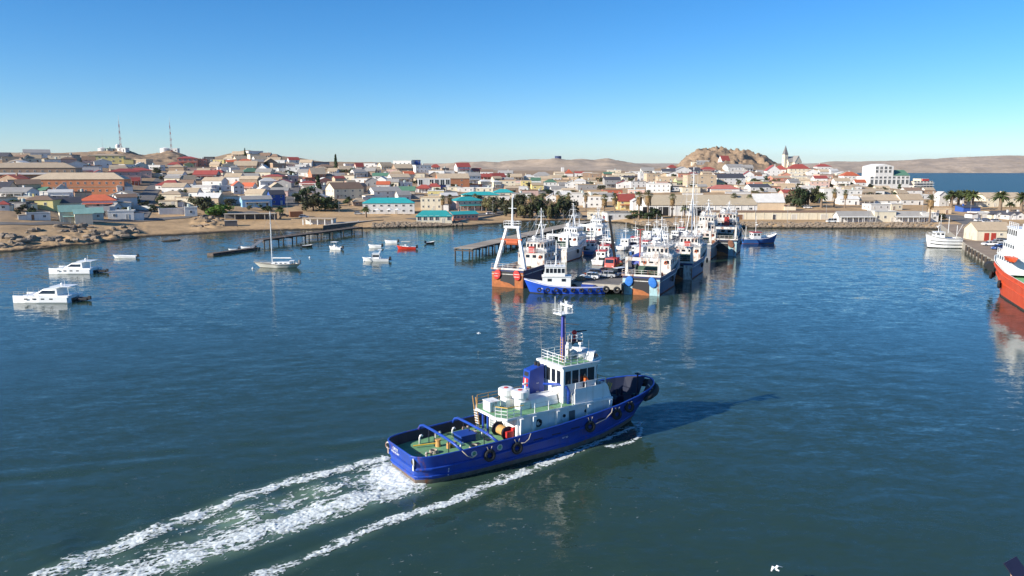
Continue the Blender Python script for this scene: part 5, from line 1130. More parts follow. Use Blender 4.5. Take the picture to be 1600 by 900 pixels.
# ------------------------------------------------------------------ cars and trucks
M_TYRE = mat('tyre',(0.015,0.015,0.016),0.9); M_RIM = mat('wheel_rim',(0.45,0.45,0.46),0.4,metal=0.6)
def wheel_mesh(r=0.34, w=0.22):
    m = MB(); m.cyl((0,-w/2,0),(0,w/2,0),r,n=14,mi=0); m.cyl((0,-w/2-0.012,0),(0,w/2+0.012,0),r*0.58,n=10,mi=1); return m.mesh('wheel', [M_TYRE, M_RIM])
WHEEL = wheel_mesh(); BIGWHEEL = wheel_mesh(0.52, 0.3)
def car_meshes(col, nm, van=False):
    P = mat('car_paint_'+nm, col, 0.3, var=0.04); b = MB(); g = MB()
    prof = [(-2.15,0.35),(-2.2,0.75),(-2.05,0.95),(-1.2,1.0),(0.9,0.95),(2.0,0.85),(2.2,0.6),(2.15,0.32)]
    b.loft([[(x*1.0,y,z) for x,z in prof] for y in (-0.85,-0.88,0.88,0.85)])
    top = [(-1.95,0.96),(-1.7,1.5),(0.35 if not van else 0.9,1.5),(1.05 if not van else 1.5,0.95)] if not van else [(-2.1,0.96),(-2.0,1.85),(0.8,1.85),(1.5,0.95)]
    g.loft([[(x,y*s,z) for x,z in top for s in (1,)] for y, s in ((-0.74,1),(0.74,1))])
    zt_ = top[1][1]; b.box(top[1][0]+0.05,top[2][0]-0.05,-0.72,0.72,zt_,zt_+0.05)
    for x in (-0.55,0.45): b.box(x-0.05,x+0.05,-0.755,0.755,0.96,zt_)
    return b.mesh('body', P), g.mesh('glazing', M_GLASS)
CARS = {n: car_meshes(c, n, v) for n, c, v in (('white',(0.75,0.75,0.74),False),('silver',(0.42,0.43,0.44),False),('dark_grey',(0.05,0.05,0.055),False),('red',(0.4,0.03,0.03),False),('blue',(0.03,0.08,0.25),False),('white_van',(0.75,0.75,0.73),True))}
HL = MB().box(-0.02,0.03,-0.18,0.18,-0.07,0.07).mesh('headlight', mat('headlight_glass',(0.7,0.7,0.68),0.2)); TLm = MB().box(-0.03,0.02,-0.14,0.14,-0.08,0.08).mesh('tail_light', mat('tail_light_red',(0.35,0.01,0.01),0.3))
def car(loc, rz, kind, label, sc=1.0):
    r = thing('parked_car' if kind != 'white_van' else 'parked_van', label, 'car' if kind != 'white_van' else 'van', loc, rz, 'vehicles parked around the harbour'); r.scale = (sc,sc,sc)
    obj('body', CARS[kind][0], r); obj('glazing', CARS[kind][1], r)
    for x in (-1.35,1.35):
        for y in (-0.8,0.8): obj('wheel', WHEEL, r, (x,y,0.34))
    for y in (-0.62,0.62): obj('headlight', HL, r, (2.12,y,0.68)); obj('tail_light', TLm, r, (-2.17,y,0.75))
car(jp(6,-3.2),R(160),'white','white car nearest the end of the fishing jetty'); car(jp(9.5,-0.4),R(165),'silver','silver car beside the white car on the jetty end'); car(jp(13,2.2),R(40),'white_van','white pickup van in the middle of the jetty',1.1)
car(jp(11.5,-4.2),R(160),'dark_grey','dark car behind the white car on the jetty'); car(jp(44,3.5),R(66),'white','white car far along the fishing jetty')
for i, (px, py, kd, a, lb) in enumerate(((1546,384,'white',170,'white car parked before the red-doored shed'),(1556,381,'silver',175,'silver car beside the white one near the red-doored shed'),(1567,379,'dark_grey',10,'leftmost dark car at the right end of the red-doored shed'),(1575,380,'dark_grey',5,'second dark car at the right end of the red-doored shed'),(1560,390,'blue',200,'dark blue car near the wharf edge'),(1570,387,'silver',15,'silver car near the orange ship on the wharf'))):
    p = at(px, py, 2.34); car(p, R(a), kd, lb)
for i, (px, py, kd, a, lb) in enumerate(((1299,349,'white_van',180,'white car on the stone bank road below the long quay building'),(1530,347,'white',10,'white car in front of the white gabled sheds'),(1541,347,'blue',12,'blue car in front of the white gabled sheds'),(1556,348,'silver',8,'silver car behind the red-doored shed'),(1543,350,'white',5,'white car parked left behind the red-doored shed'),(723,341,'white_van',20,'white van beside the salmon wing of the hall'),(766,336,'white',25,'white car by the small beach wall'),(945,342,'red',90,'red car under the leftmost quay palm'),(444,339,'dark_grey',30,'dark car above the beach near the container'),(475,341,'white',30,'white car right of the brown container'),(560,336,'silver',10,'silver car left of the restaurant'),(1228,325,'red',0,'red car below the dark trees right of the warehouse'),(1262,326,'white_van',0,'white van below the dark trees right of the warehouse'))):
    p = ground(px, py); p.z = float(zt(p.x,p.y))+0.15; car(p, R(a), kd, lb)
def truck(s, t, rz, col, nm, label, crane=False):
    q = jp(s,t); r = thing('truck', label, 'truck', q, rz, 'trucks on the jetty'); P = mat('truck_'+nm, col, 0.45, var=0.1, streak=0.2)
    m = MB(); m.box(-4.2,3.6,-1.1,1.1,0.75,1.05); m.build('chassis', M_BLACK, r)
    m = MB(); m.hexa([(1.7,-1.2,1.05),(3.6,-1.2,1.05),(3.6,1.2,1.05),(1.7,1.2,1.05)],[(1.7,-1.2,3.1),(3.2,-1.15,3.1),(3.2,1.15,3.1),(1.7,1.2,3.1)]); c = m.build('cab', P, r)
    m = MB(); m.hexa([(3.46,-1.0,2.05),(3.5,-1.0,2.05),(3.5,1.0,2.05),(3.46,1.0,2.05)],[(3.26,-1.0,2.9),(3.31,-1.0,2.9),(3.31,1.0,2.9),(3.26,1.0,2.9)]); m.build('windscreen', M_GLASS, c)
    for y in (-1.21,1.21): m = MB(); m.box(2.1,3.0,min(y,y*0.98),max(y,y*0.98)+0.005,2.05,2.85); m.build('side_window', M_GLASS, c)
    if crane:
        m = MB(); m.box(-4.2,1.5,-1.2,1.2,1.05,1.35); m.build('flatbed', mat('crane_yellow',(0.62,0.36,0.03),0.5), r)
        m = MB(); m.box(-1.6,0.6,-1,1,1.35,3.0); m.build('crane_house', P, r)
        m = MB(); m.hexa([(-1.2,-0.3,2.6),(-0.6,-0.3,2.4),(-0.6,0.3,2.4),(-1.2,0.3,2.6)],[(4.0,-0.2,13.5),(4.3,-0.2,13.2),(4.3,0.2,13.2),(4.0,0.2,13.5)]); m.build('boom', M_BLACK, r)
    else:
        m = MB(); m.box(-4.2,1.5,-1.22,1.22,1.05,3.2); [m.box(-4.1+i*0.8,-4.0+i*0.8,-1.27,-1.22,1.1,3.2) for i in range(8)]; m.build('cargo_body', P, r)
    for x in (-3.2,-2.0,2.6):
        for y in (-1.0,1.0): obj('wheel', BIGWHEEL, r, (x,y,0.52))
    for y in (-0.85,0.85): obj('headlight', HL, r, (3.58,y,1.3))
truck(23,-2.5,R(245),(0.52,0.05,0.03),'red','red mobile crane truck with yellow bed and raised black boom',True)
truck(31,2.0,R(246),(0.03,0.06,0.32),'blue','deep blue box truck on the fishing jetty'); truck(52,-2.5,R(66),(0.6,0.6,0.58),'white','white box truck farther along the jetty')
m = MB(); q = jp(22,4.2); m.cyl((q.x,q.y,2.3),(q.x,q.y,12.5),0.2,0.14,n=8); m.cyl((q.x-0.9,q.y,12.4),(q.x+0.9,q.y,12.4),0.12,n=6); tag(m.build('lamp_post', mat('red_pole',(0.35,0.06,0.04),0.6)),'red lamp post standing on the fishing jetty','lamp post')
rnd = random.Random(3); PAL = [(0.30,0.16,0.08),(0.45,0.08,0.04),(0.05,0.12,0.3),(0.4,0.33,0.22),(0.06,0.1,0.06)]
for i in range(14):
    q = jp(3+i*5.1+rnd.uniform(0,2), rnd.choice([-4.4,4.2])+rnd.uniform(-0.4,0.4)); c = i % 5; m = MB()
    if i % 3 == 0:
        m.ball((0,0,0.35),1.5,1.1,0.55,n=10,m=5,jit=0.15,rnd=rnd); o = m.build('net_heap', mat(f'netting_{c}',PAL[c],0.95,var=0.4,scale=5,bump=0.8)); tag(o,f'{ORD[i//3]} heap of fishing net along the jetty edge from its near end','fishing net','fishing gear on the jetty')
    else:
        m.box(-0.6,0.6,-0.5,0.5,0,0.75); m.box(-0.65,0.65,-0.55,0.55,0.75,0.85); o = m.build('fish_bin', mat(f'bin_{c}',PAL[c],0.6,var=0.15)); tag(o,f'{ORD[i-i//3-1]} fish bin along the jetty edge from its near end','bin','fishing gear on the jetty')
    o.location = q; o.rotation_euler = (0,0,rnd.uniform(0,3))
# ------------------------------------------------------------------ vessels
def interp(tab, t):
    xs = [a for a, b in tab]; return float(np.interp(t, xs, [b for a, b in tab]))
def hull_parts(root, L, hb, hw, rz, dz, rake, mats, boot=0.25, stern_in=0.0, n=30, thick=0.12, levels=(0.0,0.06,0.3,0.55,0.8,1.0), low=-1.5, deck_m=None, cap_m=None, strake=None, strake_m=None, inner_m=None, stations=None, flare=1.0):
    """hb/hw: half beam at rail and waterline by t (0 stern .. 1 bow); rz/dz: rail and deck height; rake: how far the stem at the waterline lies behind the rail"""
    T = stations or [0,0.008,0.02,0.045,0.08]+[0.08+0.84*(i+1)/(n-8) for i in range(n-8)]+[0.95,0.975,0.99,1.0]
    def pt(t, g, off=0.0):
        xr = L*t; xw = stern_in+(L-stern_in-rake)*t
        x = xw+(xr-xw)*g; y = interp(hw,t)+(interp(hb,t)-interp(hw,t))*(g**flare if g > 0 else 0); z = interp(rz,t)*g
        return x, max(0.0, y-off), z
    lv = list(levels); m = MB(); rows = []
    for t in T:
        col = []
        x, y, z = pt(t, 0); col.append((x, y*0.72, low)); 
        for g in lv: col.append(pt(t, g))
        rows.append(col)
    nl = len(rows[0])
    def vid(i, j, s): return (i*nl+j)*2+(0 if s > 0 else 1)
    vs = []
    for c in rows:
        for x, y, z in c: vs += [(x, y, z), (x, -y, z)]
    fs = []; mi = []
    for j in range(nl-1):
        mm = 1 if j < 2 else 0
        for i in range(len(T)-1):
            fs.append((vid(i,j,1),vid(i,j+1,1),vid(i+1,j+1,1),vid(i+1,j,1))); mi.append(mm)
            fs.append((vid(i,j,-1),vid(i+1,j,-1),vid(i+1,j+1,-1),vid(i,j+1,-1))); mi.append(mm)
        fs.append((vid(0,j,1),vid(0,j,-1),vid(0,j+1,-1),vid(0,j+1,1))); mi.append(mm)
    me = bpy.data.meshes.new('hull'); me.from_pydata(vs, [], fs)
    for q in mats[:2]: me.materials.append(q)
    me.polygons.foreach_set('material_index', mi); me.polygons.foreach_set('use_smooth', [True]*len(fs)); me.update()
    bmm = bmesh.new(); bmm.from_mesh(me); bmesh.ops.recalc_face_normals(bmm, faces=bmm.faces); bmm.to_mesh(me); bmm.free()
    hull = obj('hull', me, root)
    es = hull.modifiers.new('edge', 'EDGE_SPLIT'); es.split_angle = R(38)
    # bulwark: cap and inner face
    b = MB(); r0 = []
    for s in (1,-1):
        ring = []
        for t in T:
            x, y, z = pt(t, 1.0); yi = max(0, y-thick); zd = interp(dz, t)
            xi = x-(thick*1.5 if t > 0.97 else 0)+(thick if t < 0.01 else 0)
            xd, yd, _ = pt(t, max(0.02, zd/interp(rz, t))); xd = xd-(thick*1.5 if t > 0.97 else 0)+(thick if t < 0.01 else 0)      # the inner face follows the flare of the hull
            ring.append([(x,s*y,z),(xi,s*yi,z+0.02),(xd,s*max(0, yd-thick),zd)])
        b.loft(ring, closed=False)
        r0.append(ring)
    b.add([r0[0][0][0],r0[0][0][1],r0[1][0][1],r0[1][0][0]],[(0,1,2,3)]); b.add([r0[0][0][1],r0[0][0][2],r0[1][0][2],r0[1][0][1]],[(0,1,2,3)])
    b.build('bulwark', inner_m or mats[0], root)
    d = MB()
    d.loft([[ (r[2][0],r[2][1]*0.999,r[2][2]) , (r[2][0],-r[2][1]*0.999,r[2][2])] for r in r0[0]], closed=False); d.build('deck', deck_m or mats[2], root)
    if strake:
        for (off, rr) in strake:
            st = MB()
            for s in (1,-1):
                P = []
                for t in T:
                    g = max(0.02, 1-off/interp(rz,t)); x, y, z = pt(t, g); P.append((x, s*(y+rr*0.4), z))
                st.tube(P, rr, 6)
            x, y, z = pt(0, max(0.02, 1-off/interp(rz,0))); st.cyl((x-0.02,y,z),(x-0.02,-y,z),rr,n=6)
            st.build('rubbing_strake', strake_m or mats[0], root)
    return pt
M_GREEN = mat('green_deck_paint',(0.15,0.33,0.17),0.7,var=0.3,scale=0.8,rust=0.12)
M_RUSTY = mat('rusty_orange',(0.40,0.13,0.04),0.8,var=0.3,scale=1.2,rust=0.25)
M_DECKW = mat('worn_deck',(0.22,0.19,0.16),0.85,var=0.3,scale=1.2,rust=0.25)
M_ANTI = mat('antifouling_red',(0.22,0.05,0.03),0.8,var=0.3,scale=1.0)
M_ANTIK = mat('antifouling_black',(0.03,0.03,0.03),0.8,var=0.3,scale=1.0)
def hullpaint(nm, col, rust=0.2): return mat('hull_'+nm, col, 0.45, var=0.12, scale=0.5, streak=0.25, rust=rust, dirt=(0.25,0.12,0.05))
PORT = None
def house_box(root, name, x0, x1, w, z0, z1, m, rake=0.0, nwin=0, side=0, wm=None, winh=0.7, winz=None, aft=0):
    b = MB(); b.hexa([(x0,-w,z0),(x1,-w,z0),(x1,w,z0),(x0,w,z0)],[(x0,-w,z1),(x1-rake,-w,z1),(x1-rake,w,z1),(x0,w,z1)])
    b.box(x0-0.15,x1-rake+0.2,-w-0.15,w+0.15,z1,z1+0.1); o = b.build(name, m, root)
    zc = (winz if winz is not None else z1-winh-0.35)
    gm = wm or M_GLASS; pane = MB().box(-0.03,0.03,-0.5,0.5,0,1).mesh('window', gm)
    for i in range(side):
        x = x0+(i+0.5)*(x1-rake-x0)/side
        for s in (-1,1): obj('window', pane, o, (x,s*w,zc), math.pi/2, (1,min(0.9,(x1-x0)/side*0.7),winh))
    for i in range(nwin):
        y = -w+(i+0.5)*2*w/nwin; f = (zc-z0)/(z1-z0); obj('window', pane, o, (x1-rake*f+0.0,y,zc), 0, (1,2*w/nwin*0.72,winh))
    for i in range(aft):
        y = -w+(i+0.5)*2*w/aft; obj('window', pane, o, (x0,y,zc), 0, (1,2*w/aft*0.55,winh))
    return o
def mast_part(root, x, z0, z1, m, r=0.14, yards=((0.6,1.4),(0.8,0.9)), radar=True):
    b = MB(); b.cyl((x,0,z0),(x,0,z1),r,r*0.5,n=7)
    for f, w in yards: z = z0+(z1-z0)*f; b.cyl((x,-w,z),(x,w,z),0.05,n=5)
    o = b.build('mast', m, root)
    if radar:
        b = MB(); z = z0+(z1-z0)*0.45; b.box(x,x+0.5,-0.2,0.2,z-0.1,z); b.box(x+0.25,x+0.42,-0.9,0.9,z+0.1,z+0.28); b.cyl((x+0.33,0,z),(x+0.33,0,z+0.1),0.12,n=6); b.build('radar_scanner', M_WHITE, o)
    return o
def clutter(root, x0, x1, w, z, n, seed, cols=((0.3,0.14,0.06),(0.05,0.12,0.3),(0.12,0.16,0.08),(0.5,0.48,0.42),(0.45,0.07,0.04),(0.03,0.03,0.03))):
    rnd = random.Random(seed)
    for i in range(n):
        x = rnd.uniform(x0,x1); y = rnd.uniform(-w,w); c = rnd.randrange(len(cols)); m = MB(); t = rnd.random()
        if t < 0.35: s = rnd.uniform(0.3,0.6); m.box(x-s,x+s,y-s*0.7,y+s*0.7,z,z+s*1.2); m.box(x-s-0.04,x+s+0.04,y-s*0.7-0.04,y+s*0.7+0.04,z+s*1.2,z+s*1.2+0.08); nm = 'deck_box'
        elif t < 0.6: s = rnd.uniform(0.3,0.55); m.cyl((x,y-s*1.4,z+s),(x,y+s*1.4,z+s),s,n=10); m.cyl((x,y-s*1.5,z+s),(x,y-s*1.4,z+s),s*1.4,n=12); m.cyl((x,y+s*1.4,z+s),(x,y+s*1.5,z+s),s*1.4,n=12); nm = 'winch_drum'
        else: s = rnd.uniform(0.5,1.0); m.ball((x,y,z+s*0.2),s*1.2,s,s*0.5,n=8,m=4,jit=0.18,rnd=rnd); nm = 'net_heap'
        m.build(nm, mat(f'gear_{c}', cols[c], 0.8, var=0.3, scale=2), root)
def stern_trawler(loc, rz, L, B, hullc, label, doorc=None, gantry='portal', sternm=None, mast_top=16, seed=1, sup=M_WORN, house=(0.42,0.78), ramp_rust=True, anti=None, fb=4.0, name='stern_trawler', tiers=2):
    r = thing(name, label, 'trawler', loc, rz, 'fishing vessels moored along the jetty'); w = B/2
    pt = hull_parts(r, L, [(0,w*0.93),(0.05,w*0.98),(0.5,w),(0.75,w*0.86),(0.9,w*0.5),(1,0.05)], [(0,w*0.86),(0.5,w*0.96),(0.75,w*0.62),(0.9,w*0.25),(1,0.02)], [(0,fb),(0.5,fb),(0.7,fb+0.9),(1,fb+2.6)], [(0,fb-1.1),(0.6,fb-1.1),(0.62,fb+0.2),(1,fb+1.6)], 2.0, [hullc, anti or M_ANTI, M_DECKW], strake=((1.0,0.10),), inner_m=sup, strake_m=sup)
    z = fb
    # stern: black panel painted for the shaded ramp mouth, rusty ramp plate, quarter panels
    b = MB(); b.box(-0.05,0.02,-w*0.40,w*0.40,0.35,z-0.35); b.build('ramp_mouth_shade', M_BLACK, r)
    b = MB(); b.add([(-0.12,-w*0.42,-0.4),(-0.12,w*0.42,-0.4),(-0.10,w*0.42,1.4),(-0.10,-w*0.1,1.0),(-0.10,-w*0.42,0.3)],[(0,1,2,3,4)]); b.add([(-0.12,-w*0.42,-0.4),(-0.12,w*0.42,-0.4),(1.5,w*0.42,1.6),(1.5,-w*0.42,1.6)],[(0,1,2,3)]); b.build('stern_ramp', M_RUSTY, r)
    for s in (-1,1):
        if sternm: b = MB(); b.box(-0.07,0.05,min(s*w*0.42,s*w*0.92),max(s*w*0.42,s*w*0.92),-0.2,z-0.5); b.build('quarter_panel', sternm, r)
        if doorc:
            b = MB(); c = Vector((-0.28,s*w*0.58,z-1.15)); n_ = 14; ring = [(1.05*math.cos(2*math.pi*i/n_)*0.85, 1.05*math.sin(2*math.pi*i/n_)*1.15) for i in range(n_)]; tl = 0.35*s
            rr = [[(c.x+xo, c.y+u*math.cos(tl)-v*math.sin(tl), c.z+u*math.sin(tl)+v*math.cos(tl)) for u, v in [(a*k,b_*k) for a,b_ in ring]] for xo, k in ((0.18,0.95),(0.05,1.0),(-0.12,0.9),(-0.16,0.5))]
            b.loft(rr); d_ = b.build('trawl_door', doorc, r, smooth=False)
            b = MB()
            for q in (-0.3,0.3): b.box(c.x-0.2,c.x-0.15,c.y-0.65,c.y+0.65,c.z+q-0.06,c.z+q+0.06)
            b.build('door_rib', M_WORN if doorc.name == 'trawl_door_red' else doorc, d_)
    b = MB(); b.box(-0.2,0.35,-w*0.97,w*0.97,z+0.03,z+0.4); b.build('stern_beam', sup, r)
    b = MB(); b.rail([(0.2,-w*0.95,z+0.4),(0.2,w*0.95,z+0.4)],0.9,0.05,0.04,2,1.4); b.build('stern_railing', sup, r)
    if gantry == 'A':
        top = z+9.3
        for s in (-1,1):
            b = MB(); b.hexa([(1.0,s*w*0.86-0.35,z),(2.0,s*w*0.86-0.35,z),(2.0,s*w*0.86+0.35,z),(1.0,s*w*0.86+0.35,z)],[(2.4,s*1.4-0.25,top),(3.2,s*1.4-0.25,top),(3.2,s*1.4+0.25,top),(2.4,s*1.4+0.25,top)]); b.build('gantry_leg', M_WHITE, r)
        b = MB(); b.box(2.2,3.4,-1.9,1.9,top,top+0.5); b.rail([(2.2,-1.9,top+0.5),(3.4,-1.9,top+0.5),(3.4,1.9,top+0.5),(2.2,1.9,top+0.5),(2.2,-1.9,top+0.5)],1.1,0.05,0.04,2,1.3); b.build('gantry_platform', M_WHITE, r)
        b = MB(); b.box(2.0,2.6,-2.6,2.6,top-2.8,top-2.4); b.cyl((2.3,-1.6,top-3.3),(2.3,1.2,top-3.3),0.55,n=8); b.build('gantry_block', mat('net_orange',(0.5,0.12,0.05),0.9), r)
        b = MB(); b.cyl((2.8,0,top+0.5),(2.8,0,top+7.2),0.28,0.12,n=8); b.cyl((2.8,-1,top+4.5),(2.8,1,top+4.5),0.06,n=5); b.build('gantry_mast', M_WHITE, r)
    else:
        for s in (-1,1): b = MB(); b.box(1.2,1.9,s*w*0.8-0.3,s*w*0.8+0.3,z-1,z+3.6); b.build('gallows_post', sup, r)
        b = MB(); b.box(1.15,1.95,-w*0.86,w*0.86,z+3.2,z+3.9); b.build('gallows_beam', sup, r)
        b = MB(); b.cyl((L*0.2,-w*0.55,z+0.5),(L*0.2,w*0.55,z+0.5),1.0,n=14); [b.cyl((L*0.2,q,z+0.5),(L*0.2,q+0.12,z+0.5),1.5,n=14) for q in (-w*0.58,w*0.55)]; b.build('net_drum', mat('net_green',(0.05,0.09,0.06),0.9,var=0.4), r)
    clutter(r, 1.5, L*house[0]-0.5, w*0.75, z-1.1, 14, seed)
    x0, x1 = L*house[0], L*house[1]
    house_box(r,'deckhouse',x0,x1,w*0.82,z-1.1,z+2.3,sup,0.2,0,5,aft=4)
    z_full = z
    if tiers > 2: house_box(r,'upper_house',x0+1.2,x1-0.6,w*0.66,z+2.42,z+4.6,sup,0.2,4,4,aft=5)
    else: z = z-2.3
    br = house_box(r,'wheelhouse',x0+2.6,x1-1.0,w*0.56,z+4.72,z+7.0,sup,0.5,5,4,winh=0.85,aft=5)
    b = MB(); b.rail([(x0+1.3,-w*0.64,z+4.7),(x0+1.3,w*0.64,z+4.7)],1.0,0.04,0.035,3,1.2)
    for s in (-1,1): b.rail([(x0+1.3,s*w*0.64,z+4.7),(x1-0.8,s*w*0.64,z+4.7)],1.0,0.04,0.035,3,1.4); b.rail([(x0+0.1,s*w*0.8,z_full+2.4),(x1-0.3,s*w*0.8,z_full+2.4)],1.0,0.04,0.035,3,1.6)
    b.rail([(x0+0.1,-w*0.8,z_full+2.4),(x0+0.1,w*0.8,z_full+2.4)],1.0,0.04,0.035,3,1.4); b.rail([(x0+2.6,-w*0.5,z+7.1),(x0+2.6,w*0.5,z+7.1),(x1-1.6,w*0.5,z+7.1),(x1-1.6,-w*0.5,z+7.1),(x0+2.6,-w*0.5,z+7.1)],0.9,0.04,0.035,2,1.4); b.build('railing', M_WHITE, r)
    b = MB(); b.hexa([(x0+0.2,-0.9,z_full+2.4),(x0+1.6,-0.9,z_full+2.4),(x0+1.6,0.9,z_full+2.4),(x0+0.2,0.9,z_full+2.4)],[(x0+0.1,-0.7,z+6.2),(x0+1.2,-0.7,z+6.2),(x0+1.2,0.7,z+6.2),(x0+0.1,0.7,z+6.2)]); b.build('funnel', mat('funnel_red',(0.45,0.05,0.04),0.5) if seed % 2 else sup, r)
    xm = (x0+x1)/2+0.6; mast_part(r, xm, z+7.0, mast_top, M_WHITE, 0.2, ((0.5,1.6),(0.75,1.0),(0.9,0.6)))
    b = MB(); [b.cyl((xm-1.8,s*1.3,z+7.0),(xm,0,z+7+(mast_top-z-7)*0.62),0.1,n=6) for s in (-1,1)]; b.cyl((xm+0.1,0,z+8.5),(xm+3.2,0,z+11.0),0.08,n=5); b.build('mast_stay', M_WHITE, r)
    b = MB(); b.ball((xm-1.2,w*0.3,z+7.9),0.7,n=10,m=6); b.cyl((xm-1.2,w*0.3,z+7.05),(xm-1.2,w*0.3,z+7.4),0.2,n=6); b.build('radome', M_WHITE, r, smooth=True)
    b = MB(); top_ = (xm,0,mast_top-0.6); [b.cyl(top_,(xx,yy,zz),0.03,n=4) for xx,yy,zz in ((x0,w*0.8,z_full+2.4),(x0,-w*0.8,z_full+2.4),(1.6,w*0.8,z_full+3.6),(1.6,-w*0.8,z_full+3.6),(L*0.97,0,fb+2.4))]; b.cyl((xm-0.2,0,z+8),(x0-4,w*0.4,z+9.5),0.07,n=5); b.cyl((xm-0.2,0,z+8),(x0-4,-w*0.4,z+9.5),0.07,n=5); b.build('rigging', M_STEEL, r)
    b = MB(); b.cyl((xm-2.4,-w*0.35,z+7.1),(xm-2.4,-w*0.35,mast_top-1),0.04,0.02,n=5); b.cyl((xm+1,w*0.42,z+7.1),(xm+1,w*0.42,mast_top-2),0.04,0.02,n=5); b.build('whip_antenna', M_WHITE, r)
    b = MB(); b.cyl((L*0.86,0,fb+1.6),(L*0.86,0,fb+7),0.16,0.1,n=6); b.cyl((L*0.86,0,fb+6.5),(xm,0,mast_top-0.5),0.03,n=4); b.build('foremast', M_WHITE, r)
    for s in (-1,1):
        z = z_full; b = MB(); b.torus((L*0.35,s*(w+0.2),z-1.7),(0,1,0),0.5,0.2,12,6); b.build('tyre_fender', M_RUBBER, r)
        b = MB(); b.torus((L*0.6,s*(w+0.2),z-1.5),(0,1,0),0.5,0.2,12,6); b.build('tyre_fender', M_RUBBER, r)
        b = MB(); b.cyl((x0+2.0,s*w*0.7,z+2.9),(x0+3.2,s*w*0.7,z+2.9),0.32,n=10); b.build('liferaft', M_WHITE, r)
        b = MB(); b.torus((x0-0.04,s*w*0.55,z+1.4),(1,0,0),0.33,0.08,12,6); b.build('life_ring', mat('life_ring_orange',(0.6,0.12,0.02),0.6), r)
    return r
M_TRED = mat('trawl_door_red',(0.58,0.03,0.025),0.6,var=0.15); M_TBLUE = mat('trawl_door_blue',(0.02,0.16,0.52),0.6,var=0.15)
JA = math.atan2(JD.y, JD.x)
M_PALEBLUE = mat('pale_blue_quarter',(0.33,0.50,0.52),0.6,var=0.2,scale=0.8,rust=0.28)
p = at(793,449); stern_trawler(p, JA, 34, 8.4, hullpaint('navy',(0.02,0.035,0.12)), 'stern trawler with tall white A-frame gantry and red trawl doors', M_TRED, 'A', M_RUSTY, 17, 1, fb=4.0)
b = MB(); 
p = at(1001,461); stern_trawler(p, JA+R(1), 33, 8.8, hullpaint('deep_navy',(0.015,0.03,0.12)), 'white stern trawler with blue trawl doors nearest at the jetty end', M_TBLUE, 'portal', M_PALEBLUE, 15.5, 2)
p = at(1056,436); stern_trawler(p, JA+R(1), 34, 8.4, hullpaint('royal_navy',(0.015,0.04,0.16)), 'navy stern trawler with very tall thin mast behind the blue-doored one', None, 'portal', M_WORN, 27, 3)
p = at(1090,406); stern_trawler(p, JA+R(2), 33, 8.0, hullpaint('slate_grey',(0.16,0.18,0.21)), 'slate grey trawler moored third along the jetty', None, 'portal', hullpaint('slate_grey',(0.16,0.18,0.21)), 17, 4, tiers=3, ramp_rust=False, anti=M_ANTIK, fb=4.6)
p = at(1127,399); stern_trawler(p, JA+R(3), 32, 9.6, hullpaint('navy_far',(0.02,0.03,0.08)), 'wide trawler with rust-stained stern outermost of the raft', mat('rust_door',(0.22,0.10,0.06),0.9,var=0.4,rust=0.5), 'portal', M_PALEBLUE, 15.5, 5, fb=4.8, tiers=3)
p = at(868,409); stern_trawler(p, JA+R(1), 26, 7.4, hullpaint('grey_white',(0.50,0.50,0.50)), 'pale grey trawler lying ahead of the gantry trawler', None, 'portal', M_WORN, 16, 6, sup=M_WHITE)
p = at(915,388); stern_trawler(p, JA+R(2), 24, 6.8, hullpaint('mid_grey',(0.22,0.23,0.25)), 'mid grey trawler hidden behind the red crane truck', None, 'portal', M_WORN, 13, 8, sup=M_WHITE)

def work_boat(loc, rz, L, B, hullc, label, sup=M_WHITE, wh=(0.35,0.62), mast=6.5, trim=None, fb=1.3, bow=2.4, seed=0, gear=True, name='fishing_boat', cat='boat', group='small fishing boats by the jetty', anti=None, roofm=None):
    r = thing(name, label, cat, loc, rz, group); w = B/2
    hull_parts(r, L, [(0,w*0.8),(0.1,w*0.95),(0.5,w),(0.75,w*0.85),(0.9,w*0.5),(1,0.04)], [(0,w*0.68),(0.5,w*0.9),(0.8,w*0.5),(1,0.02)], [(0,fb+0.1),(0.4,fb),(0.7,fb+0.35),(1,bow)], [(0,fb-0.6),(0.6,fb-0.6),(1,bow-0.8)], L*0.08, [hullc, anti or M_ANTI, M_DECKW], strake=((0.18,0.07),), strake_m=trim or sup, low=-0.8, inner_m=sup, n=22)
    h = house_box(r,'wheelhouse',L*wh[0],L*wh[1],w*0.62,fb-0.6,fb+2.0,sup,0.25,3,2,winh=0.6,aft=2)
    if roofm: b = MB(); b.box(L*wh[0]-0.25,L*wh[1]+0.1,-w*0.7,w*0.7,fb+2.11,fb+2.3); b.build('wheelhouse_roof', roofm, r)
    mast_part(r, L*(wh[0]+wh[1])/2, fb+2.0, fb+mast, M_WHITE, 0.09, ((0.6,0.8),))
    if gear:
        b = MB(); b.cyl((L*0.12,0,fb-0.5),(L*0.12,0,fb+4.2),0.08,n=6); b.cyl((L*0.12,0,fb+1),(L*-0.03,0,fb+4.6),0.05,n=5); b.build('derrick', M_WHITE, r); clutter(r, L*0.08, L*0.3, w*0.5, fb-0.6, 3, seed)
        b = MB(); b.rail([(L*0.7,-w*0.75,fb+0.5),(L*0.97,0,bow),(L*0.7,w*0.75,fb+0.5)],0.7,0.03,0.025,2,0.9); b.build('bow_railing', M_WHITE, r)
    return r
BL = [hullpaint('boat_blue',(0.03,0.13,0.40),0.1), hullpaint('boat_white',(0.68,0.68,0.66),0.12), hullpaint('boat_red',(0.42,0.05,0.03),0.15), hullpaint('boat_navy',(0.02,0.04,0.12),0.1)]
M_ROOFR = mat('cabin_red',(0.5,0.05,0.04),0.5)
